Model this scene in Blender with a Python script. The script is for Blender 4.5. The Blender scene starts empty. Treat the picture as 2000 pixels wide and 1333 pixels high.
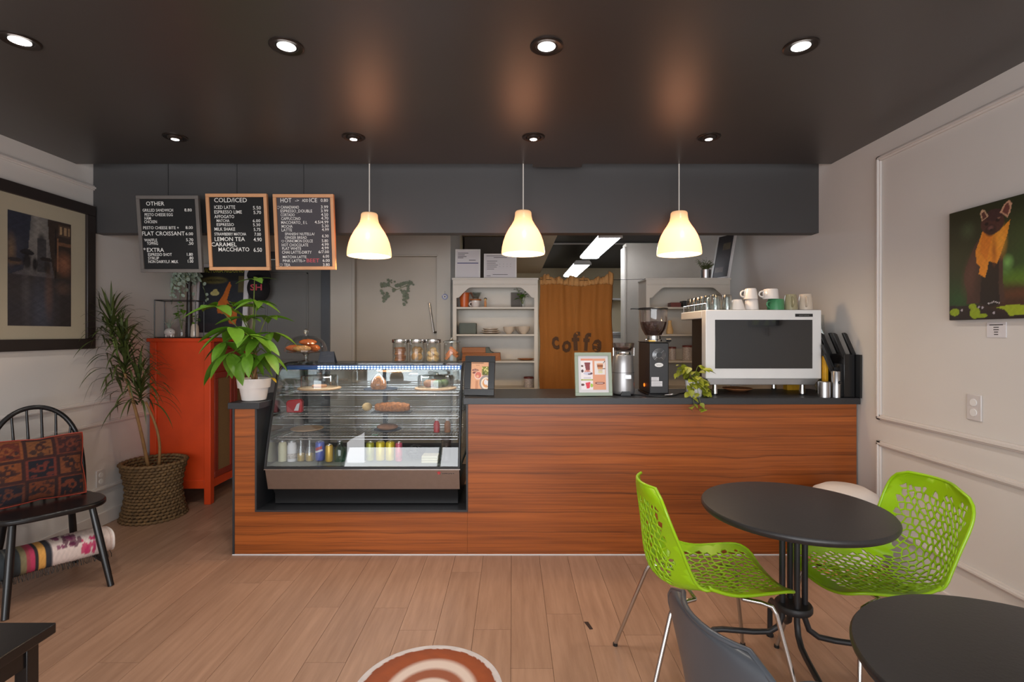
import bpy, bmesh, math, random
import numpy as np
from math import sin, cos, pi, radians, sqrt, atan2
from mathutils import Vector, Matrix, Euler

random.seed(7)
rng = np.random.default_rng(5)
sc = bpy.context.scene
C = sc.collection

# ------------------------------------------------------------------ camera
cam = bpy.data.cameras.new('camera')
cam.sensor_width = 36.0
cam.lens = 18.0
cam.shift_x = 0.0
cam.shift_y = -0.00725
cam.clip_start = 0.05
cam.clip_end = 60
cam_o = bpy.data.objects.new('camera', cam)
cam_o.location = (0, 0, 1.42)
cam_o.rotation_euler = (radians(90), 0, 0)
C.objects.link(cam_o)
sc.camera = cam_o

# ------------------------------------------------------------------ exposure, world, daylight
sc.view_settings.view_transform = 'Standard'
sc.view_settings.look = 'None'
sc.view_settings.gamma = 1.0
sc.view_settings.use_curve_mapping = False
sc.view_settings.exposure = 0.22
sc.cycles.use_denoising = True
sc.cycles.max_bounces = 8
sc.cycles.transparent_max_bounces = 24
sc.cycles.caustics_reflective = False
sc.cycles.caustics_refractive = False
sc.cycles.sample_clamp_indirect = 6.0

world = bpy.data.worlds.new('overcast_sky')
sc.world = world
world.use_nodes = True
wn = world.node_tree.nodes
wn.clear()
wo = wn.new('ShaderNodeOutputWorld')
wb = wn.new('ShaderNodeBackground')
wb.inputs['Color'].default_value = (0.95, 0.97, 1.0, 1)
wb.inputs['Strength'].default_value = 6.0
world.node_tree.links.new(wb.outputs[0], wo.inputs[0])

# the shop window behind the camera: a portal that guides the sky's light in
pl = bpy.data.lights.new('window_portal', 'AREA')
pl.shape = 'RECTANGLE'
pl.size, pl.size_y = 4.6, 2.0
pl.cycles.is_portal = True
po = bpy.data.objects.new('window_portal', pl)
po.location = (-0.4, -1.62, 1.35)
po.rotation_euler = (radians(90), 0, 0)
C.objects.link(po)

# ------------------------------------------------------------------ mesh helpers
def S(h):
    """sRGB 0-255 triple -> linear rgba"""
    o = []
    for c in h:
        c = c / 255.0
        o.append(c / 12.92 if c <= 0.04045 else ((c + 0.055) / 1.055) ** 2.4)
    return (*o, 1.0)

ORG = {}

class MB:
    def __init__(s):
        s.v = []; s.f = []
    def add(s, vs, fs):
        n = len(s.v)
        s.v += [tuple(p) for p in vs]
        s.f += [tuple(i + n for i in f) for f in fs]
        return s
    def box(s, x0, x1, y0, y1, z0, z1):
        if x0 > x1: x0, x1 = x1, x0
        if y0 > y1: y0, y1 = y1, y0
        if z0 > z1: z0, z1 = z1, z0
        return s.add([(x0,y0,z0),(x1,y0,z0),(x1,y1,z0),(x0,y1,z0),(x0,y0,z1),(x1,y0,z1),(x1,y1,z1),(x0,y1,z1)],
                     [(0,3,2,1),(4,5,6,7),(0,1,5,4),(1,2,6,5),(2,3,7,6),(3,0,4,7)])
    def obox(s, c, size, mat3):
        c = Vector(c); hx, hy, hz = size[0]/2, size[1]/2, size[2]/2
        vs = [c + mat3 @ Vector((sx*hx, sy*hy, sz*hz)) for sz in (-1,1) for sx, sy in ((-1,-1),(1,-1),(1,1),(-1,1))]
        return s.add(vs, [(0,3,2,1),(4,5,6,7),(0,1,5,4),(1,2,6,5),(2,3,7,6),(3,0,4,7)])
    def prism(s, pts, a, b, axis='y'):
        """extrude a 2D outline between a and b; outline in (x,z) for y, (y,z) for x, (x,y) for z"""
        def P(p, t):
            if axis == 'y': return (p[0], t, p[1])
            if axis == 'x': return (t, p[0], p[1])
            return (p[0], p[1], t)
        n = len(pts)
        vs = [P(p, a) for p in pts] + [P(p, b) for p in pts]
        fs = [tuple(range(n)), tuple(range(2*n-1, n-1, -1))]
        for i in range(n):
            j = (i+1) % n
            fs.append((i, i+n, j+n, j))
        return s.add(vs, fs)
    def lathe(s, prof, c=(0,0,0), n=24, closed=False):
        """prof: [(r,z)...]"""
        vs = []; fs = []
        for r, z in prof:
            for k in range(n):
                a = 2*pi*k/n
                vs.append((c[0]+r*cos(a), c[1]+r*sin(a), c[2]+z))
        m = len(prof)
        for i in range(m-1):
            for k in range(n):
                k2 = (k+1) % n
                fs.append((i*n+k, i*n+k2, (i+1)*n+k2, (i+1)*n+k))
        if not closed:
            if prof[0][0] > 1e-5: fs.append(tuple(range(n-1, -1, -1)))
            if prof[-1][0] > 1e-5: fs.append(tuple((m-1)*n+k for k in range(n)))
        return s.add(vs, fs)
    def tube(s, pts, r, n=8, cyclic=False, caps=True):
        pts = [Vector(p) for p in pts]
        m = len(pts)
        rs = r if isinstance(r, (list, tuple)) else [r]*m
        vs = []; fs = []
        up = None
        for i, p in enumerate(pts):
            if cyclic: t = pts[(i+1) % m] - pts[i-1]
            elif i == 0: t = pts[1]-pts[0]
            elif i == m-1: t = pts[-1]-pts[-2]
            else: t = (pts[i+1]-p).normalized() + (p-pts[i-1]).normalized()
            if t.length < 1e-9: t = Vector((0,0,1))
            t.normalize()
            if up is None:
                up = Vector((0,0,1)) if abs(t.z) < 0.9 else Vector((1,0,0))
            a = up - t*up.dot(t)
            if a.length < 1e-6: a = t.orthogonal()
            a.normalize(); up = a
            b = t.cross(a)
            for k in range(n):
                q = 2*pi*(k+0.5)/n
                vs.append(p + (a*cos(q) + b*sin(q))*rs[i])
        for i in range(m if cyclic else m-1):
            i2 = (i+1) % m
            for k in range(n):
                k2 = (k+1) % n
                fs.append((i*n+k, i*n+k2, i2*n+k2, i2*n+k))
        if caps and not cyclic:
            fs.append(tuple(range(n-1, -1, -1)))
            fs.append(tuple((m-1)*n+k for k in range(n)))
        return s.add(vs, fs)
    def ball(s, c, r, nu=12, nv=8):
        if not isinstance(r, (list, tuple)): r = (r, r, r)
        vs = [(c[0], c[1], c[2]-r[2])]; fs = []
        for i in range(1, nv):
            t = pi*i/nv
            for k in range(nu):
                a = 2*pi*k/nu
                vs.append((c[0]+r[0]*sin(t)*cos(a), c[1]+r[1]*sin(t)*sin(a), c[2]-r[2]*cos(t)))
        vs.append((c[0], c[1], c[2]+r[2]))
        for k in range(nu):
            fs.append((0, 1+(k+1) % nu, 1+k))
            e = len(vs)-1; b = 1+(nv-2)*nu
            fs.append((b+k, b+(k+1) % nu, e))
        for i in range(nv-2):
            for k in range(nu):
                k2 = (k+1) % nu
                fs.append((1+i*nu+k, 1+i*nu+k2, 1+(i+1)*nu+k2, 1+(i+1)*nu+k))
        return s.add(vs, fs)
    def grid(s, P, nu, nv):
        """P(i,j) -> point, i in 0..nu, j in 0..nv"""
        vs = [P(i, j) for j in range(nv+1) for i in range(nu+1)]
        fs = [(j*(nu+1)+i, j*(nu+1)+i+1, (j+1)*(nu+1)+i+1, (j+1)*(nu+1)+i) for j in range(nv) for i in range(nu)]
        return s.add(vs, fs)
    def xf(s, M, start=0):
        s.v = s.v[:start] + [tuple(M @ Vector(p)) for p in s.v[start:]]
        return s
    def data(s, name, mat, off=(0,0,0), smooth=35):
        me = bpy.data.meshes.new(name)
        me.from_pydata([(p[0]-off[0], p[1]-off[1], p[2]-off[2]) for p in s.v], [], s.f)
        me.update()
        bm = bmesh.new(); bm.from_mesh(me)
        bmesh.ops.recalc_face_normals(bm, faces=bm.faces)
        bm.to_mesh(me); bm.free()
        if mat: me.materials.append(mat)
        if smooth:
            me.shade_smooth()
            me.set_sharp_from_angle(angle=radians(smooth))
        return me
    def build(s, name, mat, parent=None, bevel=0, smooth=35, local=False, solid=0, segs=2, sub=0):
        if parent is not None:
            off = (0,0,0) if local else ORG[parent.name]
            me = s.data(name, mat, off, smooth)
            o = bpy.data.objects.new(name, me); C.objects.link(o)
            o.parent = parent
            ORG[o.name] = ORG.get(parent.name, (0,0,0))
        else:
            a = np.array(s.v)
            off = (float((a[:,0].min()+a[:,0].max())/2), float((a[:,1].min()+a[:,1].max())/2), float(a[:,2].min()))
            me = s.data(name, mat, off, smooth)
            o = bpy.data.objects.new(name, me); C.objects.link(o)
            o.location = off
            ORG[o.name] = off
        finish(o, bevel, solid, segs, sub)
        return o

def finish(o, bevel=0, solid=0, segs=2, sub=0):
    if solid:
        m = o.modifiers.new('thickness', 'SOLIDIFY'); m.thickness = solid; m.offset = 0
    if bevel:
        m = o.modifiers.new('edge', 'BEVEL'); m.width = bevel; m.segments = segs
        m.limit_method = 'ANGLE'; m.angle_limit = radians(40); m.harden_normals = False
    if sub:
        m = o.modifiers.new('smooth', 'SUBSURF'); m.levels = sub; m.render_levels = sub

def tag(o, label=None, cat=None, group=None, kind=None):
    if label: o['label'] = label
    if cat: o['category'] = cat
    if group: o['group'] = group
    if kind: o['kind'] = kind
    return o

def thing(name, label, cat, loc=(0,0,0), rz=0, group=None):
    o = bpy.data.objects.new(name, None); C.objects.link(o)
    o.empty_display_size = 0.05
    o.location = loc; o.rotation_euler = (0, 0, rz)
    ORG[o.name] = tuple(loc)
    return tag(o, label, cat, group)

def struct(name, mb, mat, bevel=0, label=None, smooth=35):
    o = mb.build(name, mat, None, bevel=bevel, smooth=smooth)
    o['kind'] = 'structure'
    if label: o['label'] = label
    return o

def inst(name, me, parent, M, local=True):
    """an object sharing mesh data, placed by matrix in the parent's frame"""
    o = bpy.data.objects.new(name, me); C.objects.link(o)
    o.parent = parent
    o.matrix_local = M
    return o

def dup(root, loc, rz=None, label=None, group=None):
    r = root.copy(); C.objects.link(r); r.location = loc
    if rz is not None: r.rotation_euler = (0, 0, rz)
    if label: r['label'] = label
    if group: r['group'] = group
    ORG[r.name] = tuple(loc)
    for ch in list(root.children):
        c = ch.copy(); C.objects.link(c); c.parent = r
        for g in ch.children:
            d = g.copy(); C.objects.link(d); d.parent = c
    return r

def W(px, py, Y):
    """point at depth Y (metres) seen at photo pixel (px, py)"""
    return ((px-1000)*Y/1000.0, Y, 1.42-(py-652)*Y/1000.0)

# ------------------------------------------------------------------ materials
def nodes_of(name):
    m = bpy.data.materials.new(name); m.use_nodes = True
    nt = m.node_tree
    b = nt.nodes['Principled BSDF']
    return m, nt, b

def mat(name, col, rough=0.5, metal=0.0, var=0.06, scale=14.0, bump=0.0, spec=0.5, emit=None, estr=0, sheen=0, coat=0, stretch=None, trans=0, objrand=0.0):
    m, nt, b = nodes_of(name)
    L = nt.links
    c = S(col) if max(col) > 1.0 else (*col, 1)
    b.inputs['Roughness'].default_value = rough
    b.inputs['Metallic'].default_value = metal
    b.inputs['Specular IOR Level'].default_value = spec
    if coat: b.inputs['Coat Weight'].default_value = coat
    if sheen: b.inputs['Sheen Weight'].default_value = sheen
    if trans: b.inputs['Transmission Weight'].default_value = trans
    if emit:
        b.inputs['Emission Color'].default_value = S(emit); b.inputs['Emission Strength'].default_value = estr
    tc = nt.nodes.new('ShaderNodeTexCoord')
    src = tc.outputs['Object']
    if stretch:
        mp = nt.nodes.new('ShaderNodeMapping'); mp.inputs['Scale'].default_value = stretch
        L.new(src, mp.inputs['Vector']); src = mp.outputs[0]
    nz = nt.nodes.new('ShaderNodeTexNoise'); nz.inputs['Scale'].default_value = scale; nz.inputs['Detail'].default_value = 4
    L.new(src, nz.inputs['Vector'])
    mx = nt.nodes.new('ShaderNodeMix'); mx.data_type = 'RGBA'
    mx.inputs['A'].default_value = tuple(max(0, x*(1-var*1.6)) for x in c[:3]) + (1,)
    mx.inputs['B'].default_value = tuple(min(1, x*(1+var*1.6)) for x in c[:3]) + (1,)
    L.new(nz.outputs['Fac'], mx.inputs['Factor'])
    out = mx.outputs['Result']
    if objrand:
        oi = nt.nodes.new('ShaderNodeObjectInfo')
        hs = nt.nodes.new('ShaderNodeHueSaturation')
        mr = nt.nodes.new('ShaderNodeMapRange')
        mr.inputs['To Min'].default_value = 1-objrand; mr.inputs['To Max'].default_value = 1+objrand
        L.new(oi.outputs['Random'], mr.inputs['Value']); L.new(mr.outputs[0], hs.inputs['Value'])
        L.new(out, hs.inputs['Color']); out = hs.outputs[0]
    L.new(out, b.inputs['Base Color'])
    if bump:
        bp = nt.nodes.new('ShaderNodeBump'); bp.inputs['Strength'].default_value = bump; bp.inputs['Distance'].default_value = 0.01
        L.new(nz.outputs['Fac'], bp.inputs['Height']); L.new(bp.outputs[0], b.inputs['Normal'])
    return m

def glass(name, tint=(1, 1, 1), edge=0.55, base=0.06, rough=0.02):
    """thin clear glass: see-through head-on, mirror-like at grazing angles"""
    m = bpy.data.materials.new(name); m.use_nodes = True
    nt = m.node_tree; nt.nodes.clear(); L = nt.links
    o = nt.nodes.new('ShaderNodeOutputMaterial')
    t = nt.nodes.new('ShaderNodeBsdfTransparent'); t.inputs['Color'].default_value = (*tint, 1)
    g = nt.nodes.new('ShaderNodeBsdfGlossy'); g.inputs['Roughness'].default_value = rough
    lw = nt.nodes.new('ShaderNodeLayerWeight'); lw.inputs['Blend'].default_value = 0.35
    mr = nt.nodes.new('ShaderNodeMapRange')
    mr.inputs['To Min'].default_value = base; mr.inputs['To Max'].default_value = edge
    L.new(lw.outputs['Facing'], mr.inputs['Value'])
    mx = nt.nodes.new('ShaderNodeMixShader')
    L.new(mr.outputs[0], mx.inputs[0]); L.new(t.outputs[0], mx.inputs[1]); L.new(g.outputs[0], mx.inputs[2])
    L.new(mx.outputs[0], o.inputs[0])
    return m

def emitter(name, col, strength):
    m = bpy.data.materials.new(name); m.use_nodes = True
    nt = m.node_tree; nt.nodes.clear()
    o = nt.nodes.new('ShaderNodeOutputMaterial'); e = nt.nodes.new('ShaderNodeEmission')
    e.inputs['Color'].default_value = S(col); e.inputs['Strength'].default_value = strength
    nt.links.new(e.outputs[0], o.inputs[0])
    return m

def wood_panel_mat(name, light, dark, line, axis_scale=(0.35, 1, 9), rough=0.32):
    m, nt, b = nodes_of(name); L = nt.links; N = nt.nodes
    tc = N.new('ShaderNodeTexCoord')
    mp = N.new('ShaderNodeMapping'); mp.inputs['Scale'].default_value = axis_scale
    L.new(tc.outputs['Object'], mp.inputs['Vector'])
    n1 = N.new('ShaderNodeTexNoise'); n1.inputs['Scale'].default_value = 1.6; n1.inputs['Detail'].default_value = 6; n1.inputs['Distortion'].default_value = 0.4
    L.new(mp.outputs[0], n1.inputs['Vector'])
    mp2 = N.new('ShaderNodeMapping'); mp2.inputs['Scale'].default_value = (axis_scale[0]*2.5, 1, axis_scale[2]*7)
    L.new(tc.outputs['Object'], mp2.inputs['Vector'])
    n2 = N.new('ShaderNodeTexNoise'); n2.inputs['Scale'].default_value = 1.4; n2.inputs['Detail'].default_value = 5
    L.new(mp2.outputs[0], n2.inputs['Vector'])
    # the veneer's grain repeats: a strong line and a faint one, wandering slowly along x
    mp3 = N.new('ShaderNodeMapping'); mp3.inputs['Scale'].default_value = (1.3, 1, 0.5)
    L.new(tc.outputs['Object'], mp3.inputs['Vector'])
    wn_ = N.new('ShaderNodeTexNoise'); wn_.inputs['Scale'].default_value = 1.0; wn_.inputs['Detail'].default_value = 3
    L.new(mp3.outputs[0], wn_.inputs['Vector'])
    sp = N.new('ShaderNodeSeparateXYZ'); L.new(tc.outputs['Object'], sp.inputs[0])
    def mth(op, a_, b_=None):
        n_ = N.new('ShaderNodeMath'); n_.operation = op
        for i_, v_ in enumerate((a_, b_)):
            if v_ is None: continue
            if isinstance(v_, (int, float)): n_.inputs[i_].default_value = v_
            else: L.new(v_, n_.inputs[i_])
        return n_.outputs[0]
    zz = mth('ADD', sp.outputs[2], mth('MULTIPLY', wn_.outputs['Fac'], 0.085))
    ph = mth('FRACT', mth('MULTIPLY', zz, 1/0.125))
    def grain(c_, w_, k_):
        d_ = mth('ABSOLUTE', mth('SUBTRACT', ph, c_))
        return mth('MULTIPLY', mth('MAXIMUM', mth('SUBTRACT', 1.0, mth('DIVIDE', d_, w_)), 0.0), k_)
    lines = mth('ADD', mth("ADD", grain(0.5, 0.06, 1.0), grain(0.58, 0.03, 0.4)), mth("ADD", grain(0.93, 0.035, 0.55), grain(0.22, 0.03, 0.25)))
    mp4 = N.new('ShaderNodeMapping'); mp4.inputs['Scale'].default_value = (1.6, 1, 5)
    L.new(tc.outputs['Object'], mp4.inputs['Vector'])
    br = N.new('ShaderNodeTexNoise'); br.inputs['Scale'].default_value = 1.3; br.inputs['Detail'].default_value = 3
    L.new(mp4.outputs[0], br.inputs['Vector'])
    lines = mth('MULTIPLY', lines, mth('ADD', mth('MULTIPLY', br.outputs['Fac'], 1.6), -0.15))
    r1 = N.new('ShaderNodeValToRGB')
    r1.color_ramp.elements[0].position = 0.30; r1.color_ramp.elements[0].color = S(dark)
    r1.color_ramp.elements[1].position = 0.68; r1.color_ramp.elements[1].color = S(light)
    L.new(n1.outputs['Fac'], r1.inputs[0])
    mx = N.new('ShaderNodeMix'); mx.data_type = 'RGBA'
    L.new(r1.outputs[0], mx.inputs['A']); mx.inputs['B'].default_value = S(line)
    ml = N.new('ShaderNodeMath'); ml.operation = 'MULTIPLY'; ml.inputs[1].default_value = 0.75
    ml.use_clamp = True; L.new(lines, ml.inputs[0]); L.new(ml.outputs[0], mx.inputs['Factor'])
    mx2 = N.new('ShaderNodeMix'); mx2.data_type = 'RGBA'; mx2.blend_type = 'MULTIPLY'; mx2.inputs['Factor'].default_value = 0.65
    r3 = N.new('ShaderNodeValToRGB')
    r3.color_ramp.elements[0].position = 0.34; r3.color_ramp.elements[0].color = (0.50,0.45,0.42,1)
    r3.color_ramp.elements[1].position = 0.56; r3.color_ramp.elements[1].color = (1,1,1,1)
    L.new(n2.outputs['Fac'], r3.inputs[0])
    L.new(mx.outputs['Result'], mx2.inputs['A']); L.new(r3.outputs[0], mx2.inputs['B'])
    L.new(mx2.outputs['Result'], b.inputs['Base Color'])
    b.inputs['Roughness'].default_value = rough
    return m

def plank_mat():
    m, nt, b = nodes_of('vinyl_plank'); L = nt.links; N = nt.nodes
    tc = N.new('ShaderNodeTexCoord'); oi = N.new('ShaderNodeObjectInfo')
    cb = N.new('ShaderNodeCombineXYZ'); ml = N.new('ShaderNodeMath'); ml.operation = 'MULTIPLY'; ml.inputs[1].default_value = 37.0
    L.new(oi.outputs['Random'], ml.inputs[0]); L.new(ml.outputs[0], cb.inputs[0]); L.new(ml.outputs[0], cb.inputs[2])
    ad = N.new('ShaderNodeVectorMath'); ad.operation = 'ADD'
    L.new(tc.outputs['Object'], ad.inputs[0]); L.new(cb.outputs[0], ad.inputs[1])
    mp = N.new('ShaderNodeMapping'); mp.inputs['Scale'].default_value = (22, 1.6, 1)
    L.new(ad.outputs[0], mp.inputs[0])
    n1 = N.new('ShaderNodeTexNoise'); n1.inputs['Scale'].default_value = 1.5; n1.inputs['Detail'].default_value = 8; n1.inputs['Roughness'].default_value = 0.65
    L.new(mp.outputs[0], n1.inputs['Vector'])
    r = N.new('ShaderNodeValToRGB')
    r.color_ramp.elements[0].position = 0.25; r.color_ramp.elements[0].color = S((144, 110, 88))
    r.color_ramp.elements[1].position = 0.75; r.color_ramp.elements[1].color = S((174, 138, 114))
    L.new(n1.outputs['Fac'], r.inputs[0])
    hs = N.new('ShaderNodeHueSaturation')
    mr = N.new('ShaderNodeMapRange'); mr.inputs['To Min'].default_value = 0.93; mr.inputs['To Max'].default_value = 1.06
    L.new(oi.outputs['Random'], mr.inputs['Value']); L.new(mr.outputs[0], hs.inputs['Value'])
    L.new(r.outputs[0], hs.inputs['Color']); L.new(hs.outputs[0], b.inputs['Base Color'])
    b.inputs['Roughness'].default_value = 0.42
    return m

def paint_mat(name, rough=0.6, coat=0):
    """flat print: colours come from the sheet's colour attribute"""
    m, nt, b = nodes_of(name)
    a = nt.nodes.new('ShaderNodeVertexColor'); a.layer_name = 'print'
    nt.links.new(a.outputs['Color'], b.inputs['Base Color'])
    b.inputs['Roughness'].default_value = rough
    if coat: b.inputs['Coat Weight'].default_value = coat
    return m

M_ = {}
def mm():
    g = M_
    g['wall'] = mat('wall_paint', (212, 207, 202), 0.55, var=0.035, scale=2.2, bump=0.04)
    g['trim'] = mat('trim_paint', (214, 207, 202), 0.42, var=0.03, scale=5)
    g['ceil'] = mat('ceiling_paint', (63, 58, 56), 0.36, var=0.06, scale=3, spec=1.0)
    g['fascia'] = mat('fascia_paint', (62, 60, 60), 0.5, var=0.05, scale=3)
    g['kceil'] = mat('kitchen_ceiling_paint', (44, 41, 39), 0.6, var=0.1, scale=4)
    g['cream'] = mat('kitchen_wall_paint', (212, 198, 166), 0.6, var=0.05, scale=3)
    g['beige'] = mat('soffit_paint', (176, 154, 126), 0.6, var=0.06, scale=3)
    g['back'] = mat('back_wall_paint', (186, 180, 170), 0.55, var=0.04, scale=3)
    g['greydoor'] = mat('grey_door_paint', (112, 112, 110), 0.45, var=0.05, scale=4)
    g['darkjamb'] = mat('dark_jamb_paint', (74, 78, 84), 0.45)
    g['ivydoor'] = mat('offwhite_door_paint', (178, 168, 154), 0.45, var=0.05, scale=3)
    g['plank'] = plank_mat()
    g['slab'] = mat('floor_underlay', (96, 72, 56), 0.8)
    g['wood'] = wood_panel_mat('walnut_veneer', (172, 92, 38), (136, 70, 26), (62, 32, 16))
    g['blacklam'] = mat('black_laminate', (42, 43, 46), 0.38, var=0.08, scale=40)
    g['black'] = mat('black_plastic', (22, 22, 23), 0.4, var=0.1)
    g['blackgloss'] = mat('black_glass', (26, 26, 27), 0.08, var=0.05, coat=0.5)
    g['blackpaint'] = mat('black_wood_paint', (20, 19, 20), 0.28, var=0.1, scale=30, bump=0.02)
    g['blackmetal'] = mat('black_powder_coat', (34, 33, 35), 0.45, var=0.12, scale=60, bump=0.03)
    g['tabletop'] = mat('black_table_laminate', (40, 37, 37), 0.38, var=0.1, scale=120, bump=0.04)
    g['chrome'] = mat('chrome', (200, 198, 196), 0.16, 1.0, var=0.03)
    g['steel'] = mat('brushed_steel', (176, 176, 178), 0.3, 1.0, var=0.05, scale=30)
    g['silver'] = mat('silver_plastic', (158, 156, 156), 0.34, 0.7, var=0.04)
    g['white'] = mat('white_enamel', (226, 224, 222), 0.3, var=0.02)
    g['offwhite'] = mat('offwhite_paint', (204, 197, 186), 0.45, var=0.03)
    g['ceramic'] = mat('white_ceramic', (222, 214, 208), 0.18, var=0.02, coat=0.3)
    g['cream_cer'] = mat('cream_ceramic', (206, 190, 172), 0.2, var=0.03, coat=0.3)
    g['olive_cer'] = mat('olive_ceramic', (158, 150, 118), 0.2, var=0.04, coat=0.3)
    g['green_cer'] = mat('green_ceramic', (72, 136, 92), 0.2, var=0.04, coat=0.3)
    g['lime'] = mat('lime_plastic', (148, 192, 16), 0.3, var=0.03)
    g['greyplastic'] = mat('grey_plastic', (70, 73, 78), 0.34, var=0.03)
    g['red'] = mat('red_cabinet_paint', (206, 66, 20), 0.45, var=0.14, scale=5)
    g['darkred'] = mat('dark_red_cabinet_paint', (140, 44, 24), 0.45, var=0.14, scale=5)
    g['linen'] = mat('brown_linen_panel', (128, 98, 62), 0.8, var=0.1, scale=80)
    g['leaf'] = mat('money_tree_leaf', (92, 136, 34), 0.42, var=0.16, scale=9, objrand=0.25)
    g['leafyellow'] = mat('yellowing_leaf', (206, 168, 40), 0.45, var=0.1)
    g['pothos'] = mat('pothos_leaf', (140, 146, 40), 0.42, var=0.25, scale=20, objrand=0.3)
    g['dracaena'] = mat('dracaena_leaf', (66, 76, 34), 0.45, var=0.3, scale=10)
    g['eucal'] = mat('eucalyptus_leaf', (148, 162, 146), 0.6, var=0.2, scale=20)
    g['ivy'] = mat('dull_ivy_leaf', (112, 120, 100), 0.7, var=0.25, scale=20)
    g['herb'] = mat('herb_leaf', (84, 92, 42), 0.6, var=0.25, scale=40)
    g['stem'] = mat('plant_stem', (142, 104, 62), 0.7, var=0.2, scale=30, bump=0.2)
    g['greenstem'] = mat('green_stem', (96, 112, 40), 0.6)
    g['soil'] = mat('potting_soil', (48, 36, 28), 0.95, var=0.3, scale=60, bump=0.5)
    g['rattan'] = mat('woven_seagrass', (110, 84, 52), 0.75, var=0.5, scale=26, bump=0.3)
    g['burlap'] = mat('burlap', (158, 98, 36), 0.85, var=0.08, scale=160, bump=0.25)
    g['burlapink'] = mat('burlap_print', (86, 58, 36), 0.85, var=0.15, scale=80)
    g['oak'] = mat('board_frame_pine', (208, 152, 108), 0.5, var=0.1, scale=8, stretch=(1,1,0.3))
    g['greyframe'] = mat('board_frame_grey', (104, 98, 94), 0.5, var=0.08)
    g['felt'] = mat('black_felt', (20, 20, 21), 0.85, var=0.1, scale=80)
    g['felt2'] = mat('grey_felt', (74, 71, 76), 0.85, var=0.05, scale=80)
    g['letter'] = mat('white_letters', (236, 234, 230), 0.5, var=0.01)
    g['letterred'] = mat('red_letters', (196, 74, 84), 0.5, var=0.01)
    g['letterdark'] = mat('dark_ink', (52, 48, 50), 0.6, var=0.01)
    g['letteryellow'] = mat('yellow_print', (150, 148, 48), 0.6, var=0.02)
    g['paper'] = mat('white_paper', (214, 210, 212), 0.7, var=0.01)
    g['mat_board'] = mat('picture_mat_board', (178, 168, 146), 0.7, var=0.02)
    g['darkframe'] = mat('dark_wood_frame', (44, 37, 35), 0.4, var=0.12, scale=12)
    g['sage'] = mat('sage_frame_paint', (150, 162, 144), 0.5, var=0.05)
    g['print'] = paint_mat('printed_sheet')
    g['printgloss'] = paint_mat('framed_print', 0.45)
    g['fabric'] = paint_mat('woven_fabric', 0.9)
    g['glass'] = glass('clear_glass', (0.97, 0.985, 0.98), 0.5, 0.03)
    g['caseglass'] = glass('display_case_glass', (0.90, 0.94, 0.95), 0.5, 0.09)
    g['glassrim'] = glass('thick_clear_glass', (0.90, 0.93, 0.92), 0.75, 0.12)
    g['greenglass'] = glass('green_glass', (0.45, 0.78, 0.62), 0.5, 0.08)
    g['smoke'] = glass('smoked_clear_plastic', (0.84, 0.80, 0.80), 0.45, 0.07)
    g['beans'] = mat('coffee_beans', (62, 38, 30), 0.5, var=0.4, scale=90, bump=0.6)
    g['crust'] = mat('baked_crust', (188, 96, 40), 0.6, var=0.3, scale=25, bump=0.25)
    g['cookie'] = mat('brown_cookie', (176, 112, 66), 0.7, var=0.3, scale=50, bump=0.3)
    g['cookie2'] = mat('chocolate_chip_cookie', (196, 140, 84), 0.7, var=0.6, scale=60, bump=0.3)
    g['cookie3'] = mat('pale_cookie', (222, 184, 128), 0.7, var=0.1, scale=40, bump=0.2)
    g['biscotti'] = mat('orange_biscuit', (212, 122, 62), 0.7, var=0.15, scale=40, bump=0.3)
    g['nuts'] = mat('seeded_loaf', (170, 104, 52), 0.7, var=0.7, scale=70, bump=0.6)
    g['bread'] = mat('brown_bread', (150, 96, 60), 0.75, var=0.25, scale=40, bump=0.3)
    g['boardwood'] = mat('serving_board_wood', (190, 150, 112), 0.5, var=0.1, scale=10)
    g['slate'] = mat('slate', (44, 50, 62), 0.6, var=0.1)
    g['orangecup'] = mat('orange_cup', (200, 96, 40), 0.35, var=0.05)
    g['acacia'] = mat('acacia_boards', (172, 106, 54), 0.5, var=0.15, scale=12, stretch=(0.3,1,3))
    g['greybox'] = mat('grey_box', (96, 104, 98), 0.7, var=0.06)
    g['tin'] = mat('patterned_tin', (186, 176, 172), 0.4, var=0.5, scale=90)
    g['tinlid'] = mat('tin_lid', (112, 48, 40), 0.4)
    g['bronze'] = mat('bronze_trim', (54, 46, 42), 0.35, 0.6, var=0.1)
    g['cord'] = mat('white_cord', (226, 222, 214), 0.5)
    g['plate'] = mat('socket_plate', (204, 198, 196), 0.35, var=0.02)
    g['yellowcan'] = mat('yellow_can', (206, 184, 30), 0.3, 0.2, var=0.15, scale=40)
    g['goldcan'] = mat('gold_can', (214, 172, 74), 0.3, 0.3, var=0.1)
    g['bluecan'] = mat('blue_can', (54, 78, 166), 0.3, 0.2, var=0.08)
    g['redcan'] = mat('red_pink_can', (190, 70, 96), 0.3, 0.1, var=0.7, scale=45)
    g['greencan'] = mat('green_yellow_can', (150, 150, 40), 0.3, 0.2, var=0.6, scale=30)
    g['creamcan'] = mat('cream_carton', (198, 190, 158), 0.5, var=0.1)
    g['redbag'] = mat('red_bag', (176, 40, 44), 0.4, var=0.15)
    g['yellow'] = mat('yellow_wrapper', (222, 164, 34), 0.5, var=0.2, scale=30)
    g['led'] = emitter('led_chips', (214, 236, 255), 9.0)
    g['ledbar'] = mat('blue_steel_bar', (64, 100, 158), 0.35, 0.4)
    g['lampglow'] = emitter('lit_lens', (255, 244, 236), 14.0)
    g['fluoro'] = emitter('fluorescent_diffuser', (238, 242, 250), 11.0)
    g['cap'] = mat('black_cap_cloth', (26, 25, 29), 0.85, var=0.1, scale=90)
    g['evilblue'] = mat('evil_eye_blue', (36, 48, 112), 0.15)
    g['duct'] = mat('dark_duct', (82, 74, 66), 0.55, var=0.1)
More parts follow.
